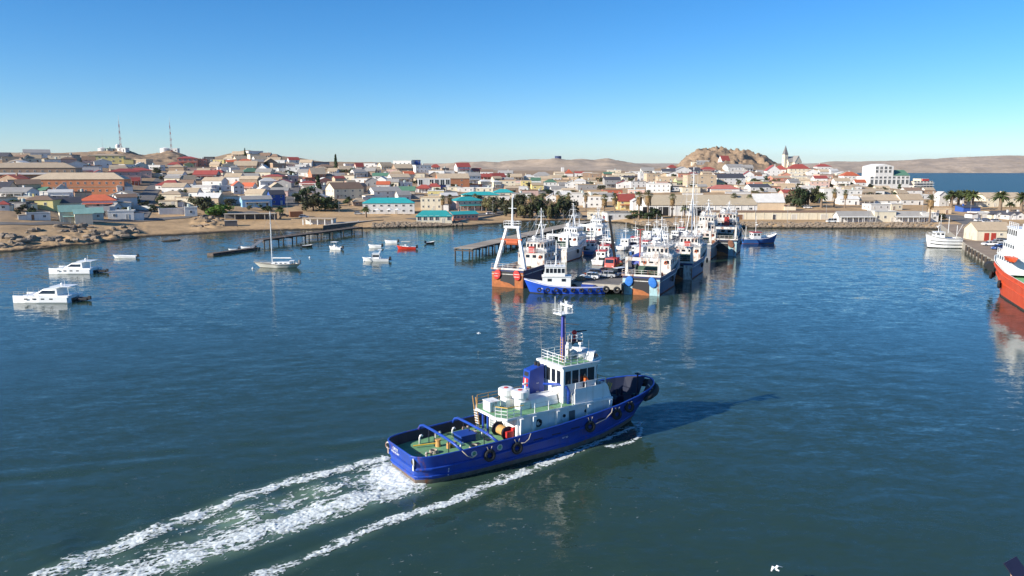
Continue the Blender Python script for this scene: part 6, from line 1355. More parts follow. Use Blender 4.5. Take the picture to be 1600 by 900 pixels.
for i, (s, t, c, rot, lb, L_, rm) in enumerate((
 (78,-9.0,0,180,'blue fishing boat bow-on at the far left side of the jetty',13,None),(92,-9.5,1,175,'white fishing boat with red cabin roof behind the blue one',12,M_ROOFR),(62,-17,3,10,'navy fishing boat with red cabin roof between the two jetties',13,M_ROOFR),
 (106,-9.5,2,182,'red-hulled fishing boat far along the left side of the jetty',12,None),(86,-18,1,0,'white fishing boat lying outside the red-roofed one',12,None),(120,-10,0,180,'small blue fishing boat before the beach end of the jetty',11,None),
 (104,-17,3,186,'navy fishing boat lying outside the red-hulled one',12,M_ROOFR),(134,-9,1,180,'small white fishing boat closest to the shore end of the jetty',11,None),(47,-14,1,5,'white fishing boat behind the mid grey trawler',13,M_ROOFR),(118,-18,1,0,'white fishing boat outermost of the far left raft',11,None),(70,-24,0,8,'blue fishing boat with red cabin roof nearest the timber jetty',12,M_ROOFR),(98,-25,2,186,'red-hulled fishing boat close to the timber jetty',11,None),(148,-10,0,182,'tiny blue boat at the very shore end of the jetty',9,M_ROOFR),(132,-18,3,0,'navy boat between the shore end of the jetty and the beach',10,None),(84,-26.5,1,184,'white boat with red cabin roof moored off the timber jetty',10,M_ROOFR))):
    work_boat(jp(s,t,0), JA+R(rot), L_, 4.2, BL[c], lb, seed=20+i, roofm=rm, mast=7.5)
# blue boat at the far right of the raft, bow to the right
p = at(1158,380); work_boat(p, R(8), 13.5, 4.8, BL[0], 'blue fishing boat with white bulwark at the far end of the raft', mast=8, trim=M_WHITE, fb=1.7, bow=3.4, wh=(0.28,0.5), seed=31, roofm=M_ROOFR)
# moored blue harbour tug, bow to the left
M_TUGB = mat('hull_bright_blue',(0.02,0.09,0.55),0.4,var=0.1,scale=0.6,streak=0.2)
p = at(944,458); r_ = work_boat(p, R(178), 17.5, 5.4, M_TUGB, 'small bright blue harbour tug moored across the jetty end', mast=7, fb=1.7, bow=3.2, wh=(0.42,0.78), seed=33, gear=False, name='harbour_tug', cat='tugboat', group='tugboats', anti=M_ANTIK)
house_box(r_,'bridge',8.6,13.2,1.6,3.85,5.9,M_WHITE,0.4,4,5,winh=0.95,aft=3)
b = MB(); b.rail([(8.7,-1.5,6.0),(12.6,-1.5,6.0),(12.6,1.5,6.0),(8.7,1.5,6.0),(8.7,-1.5,6.0)],0.8,0.04,0.035,2,1.0); b.build('railing', M_WHITE, r_); mast_part(r_,10.5,6.0,11.5,M_WHITE,0.14,((0.5,1.0),(0.8,0.6)))
for i in range(8):
    for s in (-1,1): b = MB(); b.torus((1.5+i*1.8,s*2.74 if i < 7 else s*2.3,1.0),(0,1,0),0.36,0.15,12,6); b.build('tyre_fender', M_RUBBER, r_)
b = MB(); b.box(2.0,5.0,-1.4,1.4,1.1,2.0); b.build('tow_winch', mat('winch_blue',(0.02,0.06,0.35),0.6), r_)
# orange pontoon load and rubber dinghies at the jetty end
b = MB(); q = at(935,446,0); b.ball((q.x,q.y,1.2),3.0,1.6,0.9,n=12,m=5); tag(b.build('tarpaulin_stack', mat('tan_tarpaulin',(0.55,0.38,0.22),0.9,var=0.2,bump=0.5)),'tan tarpaulin-covered load at the near end of the jetty','tarpaulin')
# big orange supply ship at the right edge
M_ORANGE = mat('hull_orange',(0.60,0.075,0.018),0.45,var=0.10,scale=0.4,streak=0.3,dirt=(0.75,0.35,0.2))
SA = R(70); sf = Vector((math.cos(SA),math.sin(SA),0)); bow = at(1566,452,0)+Vector((4.6,3.5,0)); L_ = 46.0; p = bow-sf*L_
r_ = thing('supply_ship','orange-hulled supply ship with white wheelhouse at the right edge','ship',p,SA)
w = 6.0
hull_parts(r_, L_, [(0,w),(0.7,w),(0.84,w*0.97),(0.92,w*0.84),(0.97,w*0.55),(1,0.5)], [(0,w*0.95),(0.7,w*0.95),(0.84,w*0.75),(0.93,w*0.4),(1,0.05)], [(0,5.0),(0.6,5.4),(0.8,6.4),(1,8.2)], [(0,3.6),(0.6,3.8),(0.62,4.6),(1,6.8)], 2.4, [M_ORANGE, M_ANTIK, M_GREEN], strake=((0.9,0.16),(2.6,0.14)), inner_m=M_WHITE, strake_m=M_ORANGE)
house_box(r_,'deckhouse',27,40,5.2,5.0,8.4,M_WHITE,0.8,5,6); house_box(r_,'upper_house',29,39,4.4,8.52,11.2,M_WHITE,0.8,5,5); br = house_box(r_,'wheelhouse',30.5,38.4,3.8,11.32,14.2,M_WHITE,-0.6,6,5,winh=1.1)
mast_part(r_,33,14.2,22,M_WHITE,0.25,((0.4,1.8),(0.65,1.2),(0.85,0.7)))
b = MB(); [b.rail([(27,s*5.1,8.45),(39.5,s*5.1,8.45)],1.1,0.05,0.04,3,1.5) for s in (-1,1)]; [b.rail([(30.5,s*3.7,14.3),(38,s*3.7,14.3)],1.1,0.05,0.04,3,1.5) for s in (-1,1)]; b.rail([(40,5.0,6.4),(43.5,3.6,7.6),(45.4,0.5,8.2)],1.0,0.05,0.04,3,1.5); b.build('railing', M_WHITE, r_)
b = MB(); b.loft([[(24+dx,5.4+y*k,8.3+z*k) for y,z in ((-0.9,0.5),(-0.6,-0.3),(0,-0.6),(0.6,-0.3),(0.9,0.5))] for dx,k in ((0,0.5),(0.8,1),(4.5,1),(5.6,0.3))]); b.build('rescue_boat', mat('rescue_orange',(0.72,0.09,0.02),0.5), r_)
for x, y, z in ((44.2,3.9,5.6),(43.2,4.7,3.2),(38,6.2,3.5),(30,6.25,2.6),(45.6,1.6,5.2)):
    b = MB(); b.torus((x,y,z),(0.5,1,0) if x < 45 else (1,0.4,0),0.62,0.3,14,7); b.build('tyre_fender', M_RUBBER, r_)
for x in (8,14,20): b = MB(); b.box(x-2,x+2,-3,3,3.8,6.2); b.build('cargo_container', mat('cargo_grey',(0.3,0.33,0.34),0.6,var=0.2), r_)
b = MB(); b.cyl((29,-2.5,11.3),(29,-2.5,15.5),0.9,0.8,n=12); b.cyl((29,2.5,11.3),(29,2.5,15.5),0.9,0.8,n=12); b.build('funnel', M_WHITE, r_)
# white coaster-like boat by the wharf, bow to the left
M_HW = mat('hull_clean_white',(0.76,0.76,0.74),0.4,var=0.06,streak=0.12)
p = at(1504,388); r_ = work_boat(p+Vector((0,1.6,0)), R(172), 11.2, 5.0, M_HW, 'white workboat with black stripes at the wharf corner', mast=5.5, fb=3.3, bow=4.6, wh=(0.5,0.78), seed=41, anti=M_ANTIK, trim=M_BLACK, group='boats by the wharf')
for z in (1.2,2.2):
    b = MB()
    for s in (-1,1): b.tube([(0.3,s*2.12,z),(3,s*2.36,z),(6,s*2.42,z),(8.4,s*1.8,z+0.15),(9.9,s*0.95,z+0.35)],0.09,6)
    b.build('black_stripe', M_BLACK, r_)
b = MB(); b.cyl((4.4,0.8,5.0),(4.4,0.8,10.5),0.08,n=5); b.cyl((6.4,-0.6,5.0),(6.4,-0.6,11),0.08,n=5); b.build('mast_pole', M_WHITE, r_)

# ------------------------------------------------------------------ boats at anchor in the bay
M_GEL = mat('gelcoat_white',(0.82,0.82,0.80),0.25,var=0.04)
def catamaran(loc, rz, L, label, dinghy=True):
    r = thing('catamaran', label, 'boat', loc, rz, 'boats at anchor in the bay')
    for s in (-1,1):
        rings = []
        for t in (0,0.03,0.2,0.5,0.75,0.9,1.0):
            x = t*L; wd = 0.75*(1 if t < 0.6 else (1-t)/0.4*0.95+0.05); h = 1.15+0.35*t; c = s*2.3
            rings.append([(x-0.4*(1-t) if t == 0 else x,c-wd*0.5,-0.4),(x,c-wd,0.2),(x,c-wd,h),(x,c+wd,h),(x,c+wd,0.2),(x,c+wd*0.5,-0.4)])
        b = MB(); b.loft(rings); h_ = b.build('hull', M_GEL, r)
        for i in range(4): q = MB(); q.box(L*(0.25+i*0.15),L*(0.25+i*0.15)+0.7,s*3.05-0.02,s*3.05+0.02,0.75,1.0); q.build('porthole', M_GLASS, h_)
    b = MB(); b.hexa([(0.3,-2.2,0.7),(L*0.82,-2.2,0.7),(L*0.82,2.2,0.7),(0.3,2.2,0.7)],[(0.3,-2.2,1.35),(L*0.82,-2.2,1.5),(L*0.82,2.2,1.5),(0.3,2.2,1.35)]); b.build('bridge_deck', M_GEL, r)
    b = MB(); b.hexa([(L*0.22,-1.9,1.36),(L*0.68,-1.7,1.45),(L*0.68,1.7,1.45),(L*0.22,1.9,1.36)],[(L*0.24,-1.7,2.7),(L*0.48,-1.4,2.7),(L*0.48,1.4,2.7),(L*0.24,1.7,2.7)]); c = b.build('cabin', M_GEL, r)
    for s in (-1,1): q = MB(); q.hexa([(L*0.27,s*1.84-0.03,1.75),(L*0.58,s*1.72-0.03,1.75),(L*0.58,s*1.72+0.03,1.75),(L*0.27,s*1.84+0.03,1.75)],[(L*0.27,s*1.76-0.03,2.4),(L*0.5,s*1.56-0.03,2.4),(L*0.5,s*1.56+0.03,2.4),(L*0.27,s*1.76+0.03,2.4)]); q.build('cabin_window', M_GLASS, c)
    b = MB(); b.box(L*0.0,L*0.36,-1.7,1.7,3.1,3.2); [b.cyl((x,y,1.35),(x+0.1,y,3.1),0.05,n=5) for x in (L*0.03,L*0.3) for y in (-1.6,1.6)]; b.build('flybridge_top', M_GEL, r)
    b = MB(); b.rail([(L*0.5,-2.8,1.5),(L*0.98,-2.3,1.6)],0.7,0.03,0.02,2,1.2); b.rail([(L*0.5,2.8,1.5),(L*0.98,2.3,1.6)],0.7,0.03,0.02,2,1.2); b.build('railing', M_STEEL, r)
    b = MB(); b.ball((L*0.22,0,3.5),0.3,n=8,m=5); b.cyl((L*0.15,0.4,3.2),(L*0.15,0.4,4.6),0.03,n=5); b.build('radar_dome', M_GEL, r)
    if dinghy: b = MB(); b.tube([(-2.8,-0.7,0.45),(-0.9,-0.75,0.45),(-0.5,0,0.5),(-0.9,0.75,0.45),(-2.8,0.7,0.45)],0.28,8); b.box(-2.8,-0.9,-0.5,0.5,0.2,0.3); b.box(-3.2,-2.7,-0.2,0.2,0.3,1.0); b.build('tender', M_BLACK, r)
    return r
p = at(118,470); catamaran(p, R(180), 11.3, 'white catamaran cruiser with black tender, nearest at lower left')
p = at(150,426); catamaran(p, R(180), 10.8, 'white catamaran cruiser farther out behind the nearest one', True)
def motor_boat(loc, rz, L, B, m, label, top='none', outboard=True, fbd=0.75, tm=None):
    r = thing('motor_boat', label, 'boat', loc, rz, 'boats at anchor in the bay'); w = B/2
    hull_parts(r, L, [(0,w*0.92),(0.5,w),(0.8,w*0.7),(1,0.03)], [(0,w*0.8),(0.5,w*0.8),(0.85,w*0.3),(1,0.02)], [(0,fbd),(0.5,fbd+0.1),(1,fbd*1.6)], [(0,fbd-0.35),(1,fbd)], L*0.08, [m, m, M_GEL], low=-0.3, n=18, inner_m=M_GEL)
    if top == 'cabin': house_box(r,'cabin',L*0.35,L*0.68,w*0.7,fbd-0.3,fbd+1.5,M_GEL,0.7,2,2,winh=0.6)
    if top in ('cabin','arch'):
        b = MB(); [b.tube([(L*0.28,s*w*0.75,fbd),(L*0.36,s*w*0.72,fbd+1.7),(L*0.3,s*w*0.6,fbd+2.6)],0.07,6) for s in (-1,1)]; b.box(L*0.25,L*0.4,-w*0.65,w*0.65,fbd+2.55,fbd+2.65); b.build('radar_arch', M_GEL, r)
    if top == 'canopy':
        b = MB(); b.box(L*0.3,L*0.75,-w*0.85,w*0.85,fbd+1.7,fbd+1.8); b.build('canopy', tm or M_GEL, r); b = MB(); [b.cyl((x,y,fbd-0.2),(x,y,fbd+1.7),0.04,n=5) for x in (L*0.32,L*0.73) for y in (-w*0.8,w*0.8)]; b.build('canopy_frame', M_STEEL, r); b = MB(); b.box(L*0.5,L*0.6,-0.4,0.4,fbd-0.3,fbd+0.8); b.build('console', M_GEL, r)
    if outboard: b = MB(); b.hexa([(-0.7,-0.25,0.3),(0.0,-0.25,0.3),(0.0,0.25,0.3),(-0.7,0.25,0.3)],[(-0.6,-0.2,fbd+0.6),(-0.05,-0.2,fbd+0.6),(-0.05,0.2,fbd+0.6),(-0.6,0.2,fbd+0.6)]); b.build('outboard_motor', M_BLACK, r)
    return r
p = at(608,408); motor_boat(p, R(180), 7.8, 2.7, M_GEL, 'white motor boat with radar arch right of the yacht', 'cabin')
p = at(534,390); motor_boat(p, R(165), 4.6, 2.2, M_GEL, 'small white cabin boat between yacht and pier', 'canopy')
p = at(596,387); motor_boat(p, R(182), 4.4, 1.8, M_GEL, 'small open white boat above the radar-arch boat', 'none')
p = at(621,380); motor_boat(p, R(178), 4.6, 1.9, M_GEL, 'white skiff just behind the red canopy boat', 'none')
p = at(650,389); motor_boat(p, R(180), 6.4, 2.4, mat('boat_bright_red',(0.62,0.04,0.02),0.4), 'bright red boat with pale canopy at anchor', 'canopy', tm=mat('canopy_cloth',(0.55,0.52,0.45),0.8))
p = at(666,381); motor_boat(p, R(25), 3.2, 1.6, M_BLACK, 'black inflatable boat right of the red boat', 'none', fbd=0.5)
p = at(472,386); motor_boat(p, R(10), 3.6, 1.6, M_BLACK, 'small dark boat moored under the timber pier', 'none', fbd=0.5)
p = at(214,403); motor_boat(p, R(180), 7.2, 1.9, M_GEL, 'long white open dinghy with black outboard at left', 'none', fbd=0.6)
p = at(398,390); motor_boat(p, R(190), 4.4, 1.8, M_GEL, 'small white boat tied to the pontoon end', 'none')
p = at(372,392); motor_boat(p, R(190), 3.0, 1.3, M_GEL, 'white tender on the middle of the pontoon', 'none', fbd=0.5)
def yacht(loc, rz, L, label):
    r = thing('sailing_yacht', label, 'yacht', loc, rz); w = 1.75; cream = mat('yacht_cream',(0.66,0.63,0.55),0.35,var=0.06)
    hull_parts(r, L, [(0,0.9),(0.15,1.4),(0.45,w),(0.75,1.2),(1,0.03)], [(0,0.2),(0.2,0.95),(0.5,1.4),(0.85,0.5),(1,0.02)], [(0,1.15),(0.5,1.05),(1,1.6)], [(0,0.95),(0.5,0.9),(1,1.4)], 1.8, [cream, M_ANTIK, M_DECKW], stern_in=1.2, strake=((0.12,0.06),), strake_m=M_PILE)
    b = MB(); b.hexa([(L*0.2,-1.0,0.95),(L*0.62,-0.9,0.95),(L*0.62,0.9,0.95),(L*0.2,1.0,0.95)],[(L*0.22,-0.9,1.6),(L*0.58,-0.7,1.55),(L*0.58,0.7,1.55),(L*0.22,0.9,1.6)]); c = b.build('coachroof', M_GEL, r)
    for s in (-1,1):
        for i in range(3): q = MB(); q.box(L*(0.28+0.1*i),L*(0.28+0.1*i)+0.6,s*0.93-0.05,s*0.93+0.05,1.2,1.42); q.build('porthole', M_GLASS, c)
    b = MB(); b.cyl((L*0.6,0,1.5),(L*0.6,0,15.2),0.13,0.10,n=8); b.cyl((L*0.6,-1,9),(L*0.6,1,9),0.04,n=5); b.cyl((L*0.6,-0.8,12),(L*0.6,0.8,12),0.04,n=5); b.build('mast', M_GEL, r)
    b = MB(); b.cyl((L*0.6,0,2.5),(L*0.18,0,2.5),0.09,n=6); b.cyl((L*0.58,0,2.62),(L*0.2,0,2.62),0.17,n=8); b.build('boom', M_GEL, r)
    b = MB(); b.cyl((L*0.6,0,15),(L*0.99,0,1.7),0.02,n=4); b.cyl((L*0.6,0,15),(0.1,0,1.2),0.02,n=4); [b.cyl((L*0.6,0,14.8),(L*0.6,s*1.6,1.1),0.02,n=4) for s in (-1,1)]; b.build('rigging', M_STEEL, r)
    b = MB(); b.rail([(0.2,-0.9,1.15),(L*0.5,-1.65,1.1),(L*0.97,-0.1,1.6)],0.6,0.02,0.015,2,1.6); b.rail([(0.2,0.9,1.15),(L*0.5,1.65,1.1),(L*0.97,0.1,1.6)],0.6,0.02,0.015,2,1.6); b.box(0.1,0.5,-0.7,0.7,1.3,2.1); b.build('guard_rail', M_STEEL, r)
    b = MB(); b.box(L*0.12,L*0.22,-0.9,0.9,1.9,2.0); [b.cyl((L*x,y,1.0),(L*x,y,1.9),0.04,n=5) for x in (0.13,0.21) for y in (-0.8,0.8)]; b.build('spray_hood', M_GEL, r)
p = at(470,418); yacht(p, R(180), 12.8, 'cream sailing yacht with tall bare mast at anchor')
for i, (px, py) in enumerate(((484,403),(569,408),(395,420))):
    b = MB(); q = at(px, py); b.ball((q.x,q.y,0.1),0.3,n=8,m=5); b.cyl((q.x,q.y,0.3),(q.x,q.y,0.55),0.05,n=5); tag(b.build('mooring_buoy', M_GEL), ('white mooring buoy between yacht and radar-arch boat','white mooring buoy at the bow of the radar-arch boat','white mooring buoy ahead of the yacht')[i], 'buoy', 'mooring buoys')
# ------------------------------------------------------------------ the blue harbour tug under way
tug = thing('tugboat','large blue harbour tug under way with white wheelhouse and green deck','tugboat',TUG_O,TUG_A,'tugboats')
M_TB = mat('tug_blue',(0.013,0.060,0.36),0.42,var=0.22,scale=0.6,streak=0.42,rust=0.05,dirt=(0.035,0.045,0.11))
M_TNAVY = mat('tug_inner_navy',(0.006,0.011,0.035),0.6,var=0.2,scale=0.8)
M_BOOT = mat('weathered_boot_topping',(0.16,0.13,0.105),0.85,var=0.35,scale=1.5,rust=0.2)
M_TW = mat('tug_white',(0.80,0.80,0.78),0.4,var=0.06,scale=0.8,streak=0.30,rust=0.06,dirt=(0.45,0.33,0.22))
M_TAN = mat('tan_primer',(0.55,0.30,0.10),0.6,var=0.2,scale=3); M_TRED_ = mat('signal_red',(0.50,0.03,0.03),0.5)
M_YEL = mat('yellow_paint',(0.65,0.42,0.05),0.5,var=0.1)
TL_ = 31.3; SX = 1.0      # the hull begins a metre abaft the datum of the fittings
thb = [(0,2.45),(0.008,2.98),(0.02,3.28),(0.045,3.56),(0.08,3.74),(0.2,3.92),(0.6,3.98),(0.75,3.9),(0.84,3.6),(0.91,3.05),(0.95,2.45),(0.975,1.8),(0.99,1.2),(1,0.6)]
thw = [(0,2.4),(0.05,3.15),(0.2,3.48),(0.6,3.46),(0.75,2.8),(0.9,1.3),(1,0.05)]
trz = [(0,2.66),(0.25,2.72),(0.5,3.02),(0.7,3.5),(0.85,4.05),(1,4.55)]
tdz = [(0,1.75),(0.5,1.85),(0.74,2.2),(1,2.8)]
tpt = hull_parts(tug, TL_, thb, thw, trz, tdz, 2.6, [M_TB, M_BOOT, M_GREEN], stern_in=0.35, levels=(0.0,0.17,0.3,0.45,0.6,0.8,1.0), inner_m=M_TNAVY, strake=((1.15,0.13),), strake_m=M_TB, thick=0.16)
for o in list(tug.children_recursive): o.location.x = -SX
# lower knuckle strake round the stern and the run of the side
b = MB(); P = []
for s in (-1,1):
    row = []
    for t in (0,0.008,0.02,0.045,0.08,0.15,0.3,0.5,0.65,0.75,0.85,0.92):
        g = 0.28; x, y, z = tpt(t, g); row.append((x, s*(y+0.04), z))
    P.append(row)
b.tube(P[0][::-1]+P[1], 0.10, 6); b.build('lower_strake', M_TB, tug).location.x = -SX
b = MB(); rl = []
for s in (-1,1):
    row = [(*tpt(t,1.0)[:1], s*(tpt(t,1.0)[1]-0.08), tpt(t,1.0)[2]+0.04) for t in (0,0.008,0.02,0.045,0.08,0.15,0.3,0.5,0.65,0.75,0.85,0.92,0.96,0.985,1.0)]; rl.append(row)
b.tube(rl[0][::-1]+rl[1], 0.09, 6); b.tube([rl[0][-1], rl[1][-1]], 0.09, 6); b.build('bulwark_cap', M_TB, tug).location.x = -SX
b = MB(); P = []
for t in (0.88,0.92,0.95,0.975,0.99): x, y, z = tpt(t, 0.84); P.append((x+0.34, -y-0.42, z))
P.append((TL_+0.35,0,tpt(1,0.84)[2])); P += [(x,-y,z) for x,y,z in P[:-1][::-1]]
b.tube(P, [0.22,0.36,0.42,0.44,0.46,0.48,0.46,0.44,0.42,0.36,0.22], 9); b.build('bow_fender', M_RUBBER, tug, smooth=True).location.x = -SX
def side(x, z, off=0.0):      # half beam of the hull at a height
    t = (x+SX)/TL_; g = min(1, z/interp(trz,t)); return tpt(t, g)[1]+off
for x, z in ((6.3,1.75),(9.4,1.8),(18.4,2.2),(22.1,2.8),(24.0,3.2),(13.6,1.9)):
    for s in (-1,1):
        if x == 13.6 and s < 0: continue
        y = s*side(x,z,0.24); b = MB(); b.torus((x,y,z),(0.1,1,0.15*s),0.43,0.19,16,8); ty = b.build('tyre_fender', M_RUBBER, tug, smooth=True)
        zt_ = interp(trz,(x+SX)/TL_); yt = s*(side(x,zt_)+0.06); b = MB(); [b.cyl((x+dx,yt,zt_-0.12),(x+dx*0.3,y,z+0.42),0.035,n=5) for dx in (-0.28,0.28)]; b.build('fender_chain', M_ROPE, ty)
# fairleads with pale rims
for x, z in ((4.7,2.2),(7.5,2.25)):
    for s in (-1,1):
        y = s*side(x,z,0.02); b = MB(); b.torus((x,y,z),(0,1,0.1*s),0.25,0.07,14,6); f_ = b.build('fairlead', M_WORN, tug); b = MB(); b.cyl((x,y-0.012,z),(x,y+0.012,z),0.24,n=14); b.build('fairlead_hole', M_GREEN, f_)
for y in (-2.62,2.62):
    b = MB(); b.torus((-0.92,y,2.2),(1,0.4*(-1 if y > 0 else 1)*-1,0),0.29,0.08,14,6); f_ = b.build('fairlead', M_WORN, tug); b = MB(); b.cyl((-0.94,y,2.2),(-0.84,y*0.985,2.2),0.27,n=14); b.build('fairlead_hole', M_BLACK, f_); b = MB(); b.box(-0.98,-0.92,y-0.12,y+0.12,1.4,1.85); b.build('chafe_plate', M_WORN, f_)
def lettering(txt, size, loc, rot, parent, m, name='lettering'):
    c = bpy.data.curves.new(name, 'FONT'); c.body = txt; c.size = size; c.align_x = 'CENTER'; c.extrude = 0.004; c.materials.append(m)
    tmp = bpy.data.objects.new('tmp', c); COL.objects.link(tmp); me = bpy.data.meshes.new_from_object(tmp.evaluated_get(bpy.context.evaluated_depsgraph_get())); bpy.data.objects.remove(tmp); bpy.data.curves.remove(c)
    me.materials.clear(); me.materials.append(m); o = obj(name, me, parent, loc); o.rotation_euler = rot; return o
M_LET = mat('white_lettering',(0.8,0.8,0.78),0.5,var=0)
lettering('ORYX', 0.40, (-1.02,0.9,2.22), (R(88),0,R(-90)), tug, M_LET); lettering('WALVIS BAY', 0.30, (-1.02,0.9,1.92), (R(88),0,R(-90)), tug, M_LET)
lettering("07'S0", 0.34, (15.4,-side(15.4,1.55)-0.03,1.5), (R(84),0,0), tug, M_LET)
for i in range(5): b = MB(); x = 2.2; z = 0.55+i*0.16; y = -side(x,z)-0.012; b.box(x-0.05,x+0.05,y-0.012,y+0.008,z,z+0.08); b.build('draught_mark', M_LET, tug)
# freeing ports: dark slots low in the bulwark
for x in (12.0,14.2,16.6,20.0):
    for s in (-1,1): z = interp(trz,(x+SX)/TL_)-0.85; y = s*side(x,z,0.01); b = MB(); b.box(x-0.55,x+0.55,y-0.012,y+0.012,z,z+0.1); b.build('freeing_port', M_BLACK, tug)
# mooring ropes hung over the side
for pts in ([(3.4,-3.8,2.75),(3.9,-4.0,2.2),(4.4,-4.05,1.95),(4.9,-4.03,2.15)],[(11.0,-4.0,2.95),(10.7,-4.1,2.45),(10.2,-4.12,2.2),(9.8,-4.1,2.25)],[(21.4,-3.98,3.6),(21.2,-4.08,3.2),(20.4,-4.08,2.65),(19.0,-4.1,2.4)]):
    b = MB(); b.tube(pts, 0.045, 6); b.build('mooring_rope', M_ROPE, tug, smooth=True)
# tow arches over the after deck
for x in (3.1,7.0):
    b = MB(); b.tube([(x-0.25,3.76,2.65),(x-0.1,3.55,3.1),(x,3.1,3.25),(x,1.2,3.30),(x,-1.2,3.30),(x,-2.9,3.23),(x+0.15,-3.45,3.0),(x+0.5,-3.76,2.65)], 0.135, 8); a_ = b.build('tow_arch', M_TB, tug, smooth=True)
    for y in (-1.9,0.9,2.0): b = MB(); b.cyl((x,y,1.75),(x,y,3.28),0.05,n=7); b.build('arch_post', M_TNAVY, a_)
# after deck fittings
b = MB(); b.box(5.6,7.2,0.0,1.5,1.78,2.45); b.box(5.5,7.3,-0.1,1.6,2.45,2.53); b.build('hatch', mat('hatch_blue',(0.012,0.05,0.28),0.5), tug)
b = MB(); b.cyl((3.4,0.7,1.78),(3.4,0.7,2.35),0.28,0.2,n=10); b.cyl((3.4,0.7,2.35),(3.4,0.7,2.5),0.3,n=10); b.build('capstan', M_TAN, tug)
b = MB(); b.cyl((4.0,-0.3,1.78),(4.0,-0.3,2.3),0.22,n=10); b.cyl((4.5,-0.3,1.78),(4.5,-0.3,2.3),0.22,n=10); b.cyl((3.9,-0.3,2.15),(4.6,-0.3,2.15),0.12,n=8); b.build('tow_bitts', M_TAN, tug)
b = MB(); b.cyl((1.2,1.6,2.0),(3.3,0.8,2.1),0.07,n=7); b.build('yellow_pole', M_YEL, tug)
for x, y in ((2.2,2.2),(4.4,-1.9),(5.9,2.3),(8.2,0.4)):
    b = MB(); b.tube([(x,y,1.75),(x,y,2.45),(x+0.06,y,2.62),(x+0.2,y,2.66),(x+0.3,y,2.52)], 0.1, 8); b.build('gooseneck_vent', M_TW, tug, smooth=True)
for x, y in ((1.3,-1.4),(6.2,-2.9),(8.6,-2.9),(7.7,2.8),(4.6,3.0)):
    b = MB(); [b.cyl((x+dx,y,1.78),(x+dx,y,2.35),0.11,n=8) for dx in (-0.25,0.25)]; b.cyl((x-0.4,y,2.2),(x+0.4,y,2.2),0.06,n=6); b.build('bollard', M_WORN, tug)
for x, y in ((2.2,-0.6),(6.0,-1.6),(8.0,1.8)):
    b = MB(); [b.torus((x,y,1.84+0.07*k),(0,0,1),0.42-0.03*k,0.045,16,6) for k in range(4)]; b.build('rope_coil', M_ROPE, tug)
for x, y in ((5.0,0.6),(8.3,-0.6),(6.8,-0.9)): b = MB(); b.box(x-0.3,x+0.3,y-0.3,y+0.3,1.77,1.83); b.build('deck_hatch_cover', M_TNAVY, tug)
# deckhouse
z0, z1 = 1.8, 4.2
b = MB(); b.hexa([(10.5,-2.78,z0),(22.2,-2.78,z0),(22.2,2.78,z0),(10.5,2.78,z0)],[(10.5,-2.72,z1),(22.2,-2.72,z1),(22.2,2.72,z1),(10.5,2.72,z1)]); dh = b.build('deckhouse', M_TW, tug)
for s in (-1,1):
    for x in (16.0,18.8,13.0): b = MB(); b.cyl((x,s*2.74,3.45),(x,s*2.83,3.45),0.17,n=12); b.build('porthole', M_GLASS, dh)
    b = MB(); b.box(16.65,17.35,s*2.79-0.05,s*2.79+0.05,z0+0.15,z0+2.0); b.build('door', mat('tug_door_grey',(0.10,0.12,0.13),0.5), dh)
    for x in (10.6,12.1,15.0,19.0,21.9): b = MB(); b.hexa([(x-0.12,min(s*2.76,s*3.0),z0+0.4),(x+0.12,min(s*2.76,s*3.0),z0+0.4),(x+0.12,max(s*2.76,s*3.0),z0+0.4),(x-0.12,max(s*2.76,s*3.0),z0+0.4)],[(x-0.2,min(s*2.73,s*3.2),z1),(x+0.2,min(s*2.73,s*3.2),z1),(x+0.2,max(s*2.73,s*3.2),z1),(x-0.2,max(s*2.73,s*3.2),z1)]); b.build('bracket', M_TW, dh)
b = MB(); b.torus((12.7,-2.92,3.35),(0,1,0),0.33,0.09,14,6); b.build('life_ring', M_BLACK, tug)
# upper deck plate with green walking surface
b = MB(); b.add([(8.3,-1.8,z1+0.004),(9.0,-2.9,z1+0.004),(22.3,-3.0,z1+0.004),(22.3,3.0,z1+0.004),(9.0,2.9,z1+0.004),(8.3,1.8,z1+0.004)]+[(8.3,-1.8,z1+0.22),(9.0,-2.9,z1+0.22),(22.3,-3.0,z1+0.22),(22.3,3.0,z1+0.22),(9.0,2.9,z1+0.22),(8.3,1.8,z1+0.22)],[(5,4,3,2,1,0),(6,7,8,9,10,11)]+[(i,(i+1)%6,6+(i+1)%6,6+i) for i in range(6)]); b.build('upper_deck', M_TW, tug)
zu = z1+0.23
b = MB(); b.add([(8.45,-1.75,zu),(9.1,-2.78,zu),(17.3,-2.86,zu),(17.3,2.86,zu),(9.1,2.78,zu),(8.45,1.75,zu)],[(0,1,2,3,4,5)]); b.build('deck_covering', M_GREEN, tug)
for x, y in ((9.0,1.5),(9.0,0.6)): b = MB(); b.cyl((x,y,1.78),(x,y,z1),0.13,n=10); b.build('pillar', M_TB, tug)
b = MB(); b.box(10.2,10.55,-2.85,-2.5,1.8,z1); b.build('corner_post', M_TW, tug)
b = MB(); b.cyl((9.7,-1.9,2.6),(9.7,-0.2,2.6),0.42,n=14); [b.cyl((9.7,y,2.6),(9.7,y+0.1,2.6),0.72,n=16) for y in (-2.0,-0.2)]; w_ = b.build('tow_winch', M_TNAVY, tug)
b = MB(); b.cyl((9.7,-1.5,2.6),(9.7,-0.5,2.6),0.5,n=14); b.build('tow_rope', M_TAN, w_); b = MB(); b.box(9.3,10.1,-2.4,-2.1,1.85,2.9); b.build('winch_motor', M_TRED_, w_)
b = MB(); b.cyl((10.0,-2.2,3.0),(10.4,-2.2,3.0),0.2,n=10); b.build('fire_hose_reel', M_TRED_, tug)
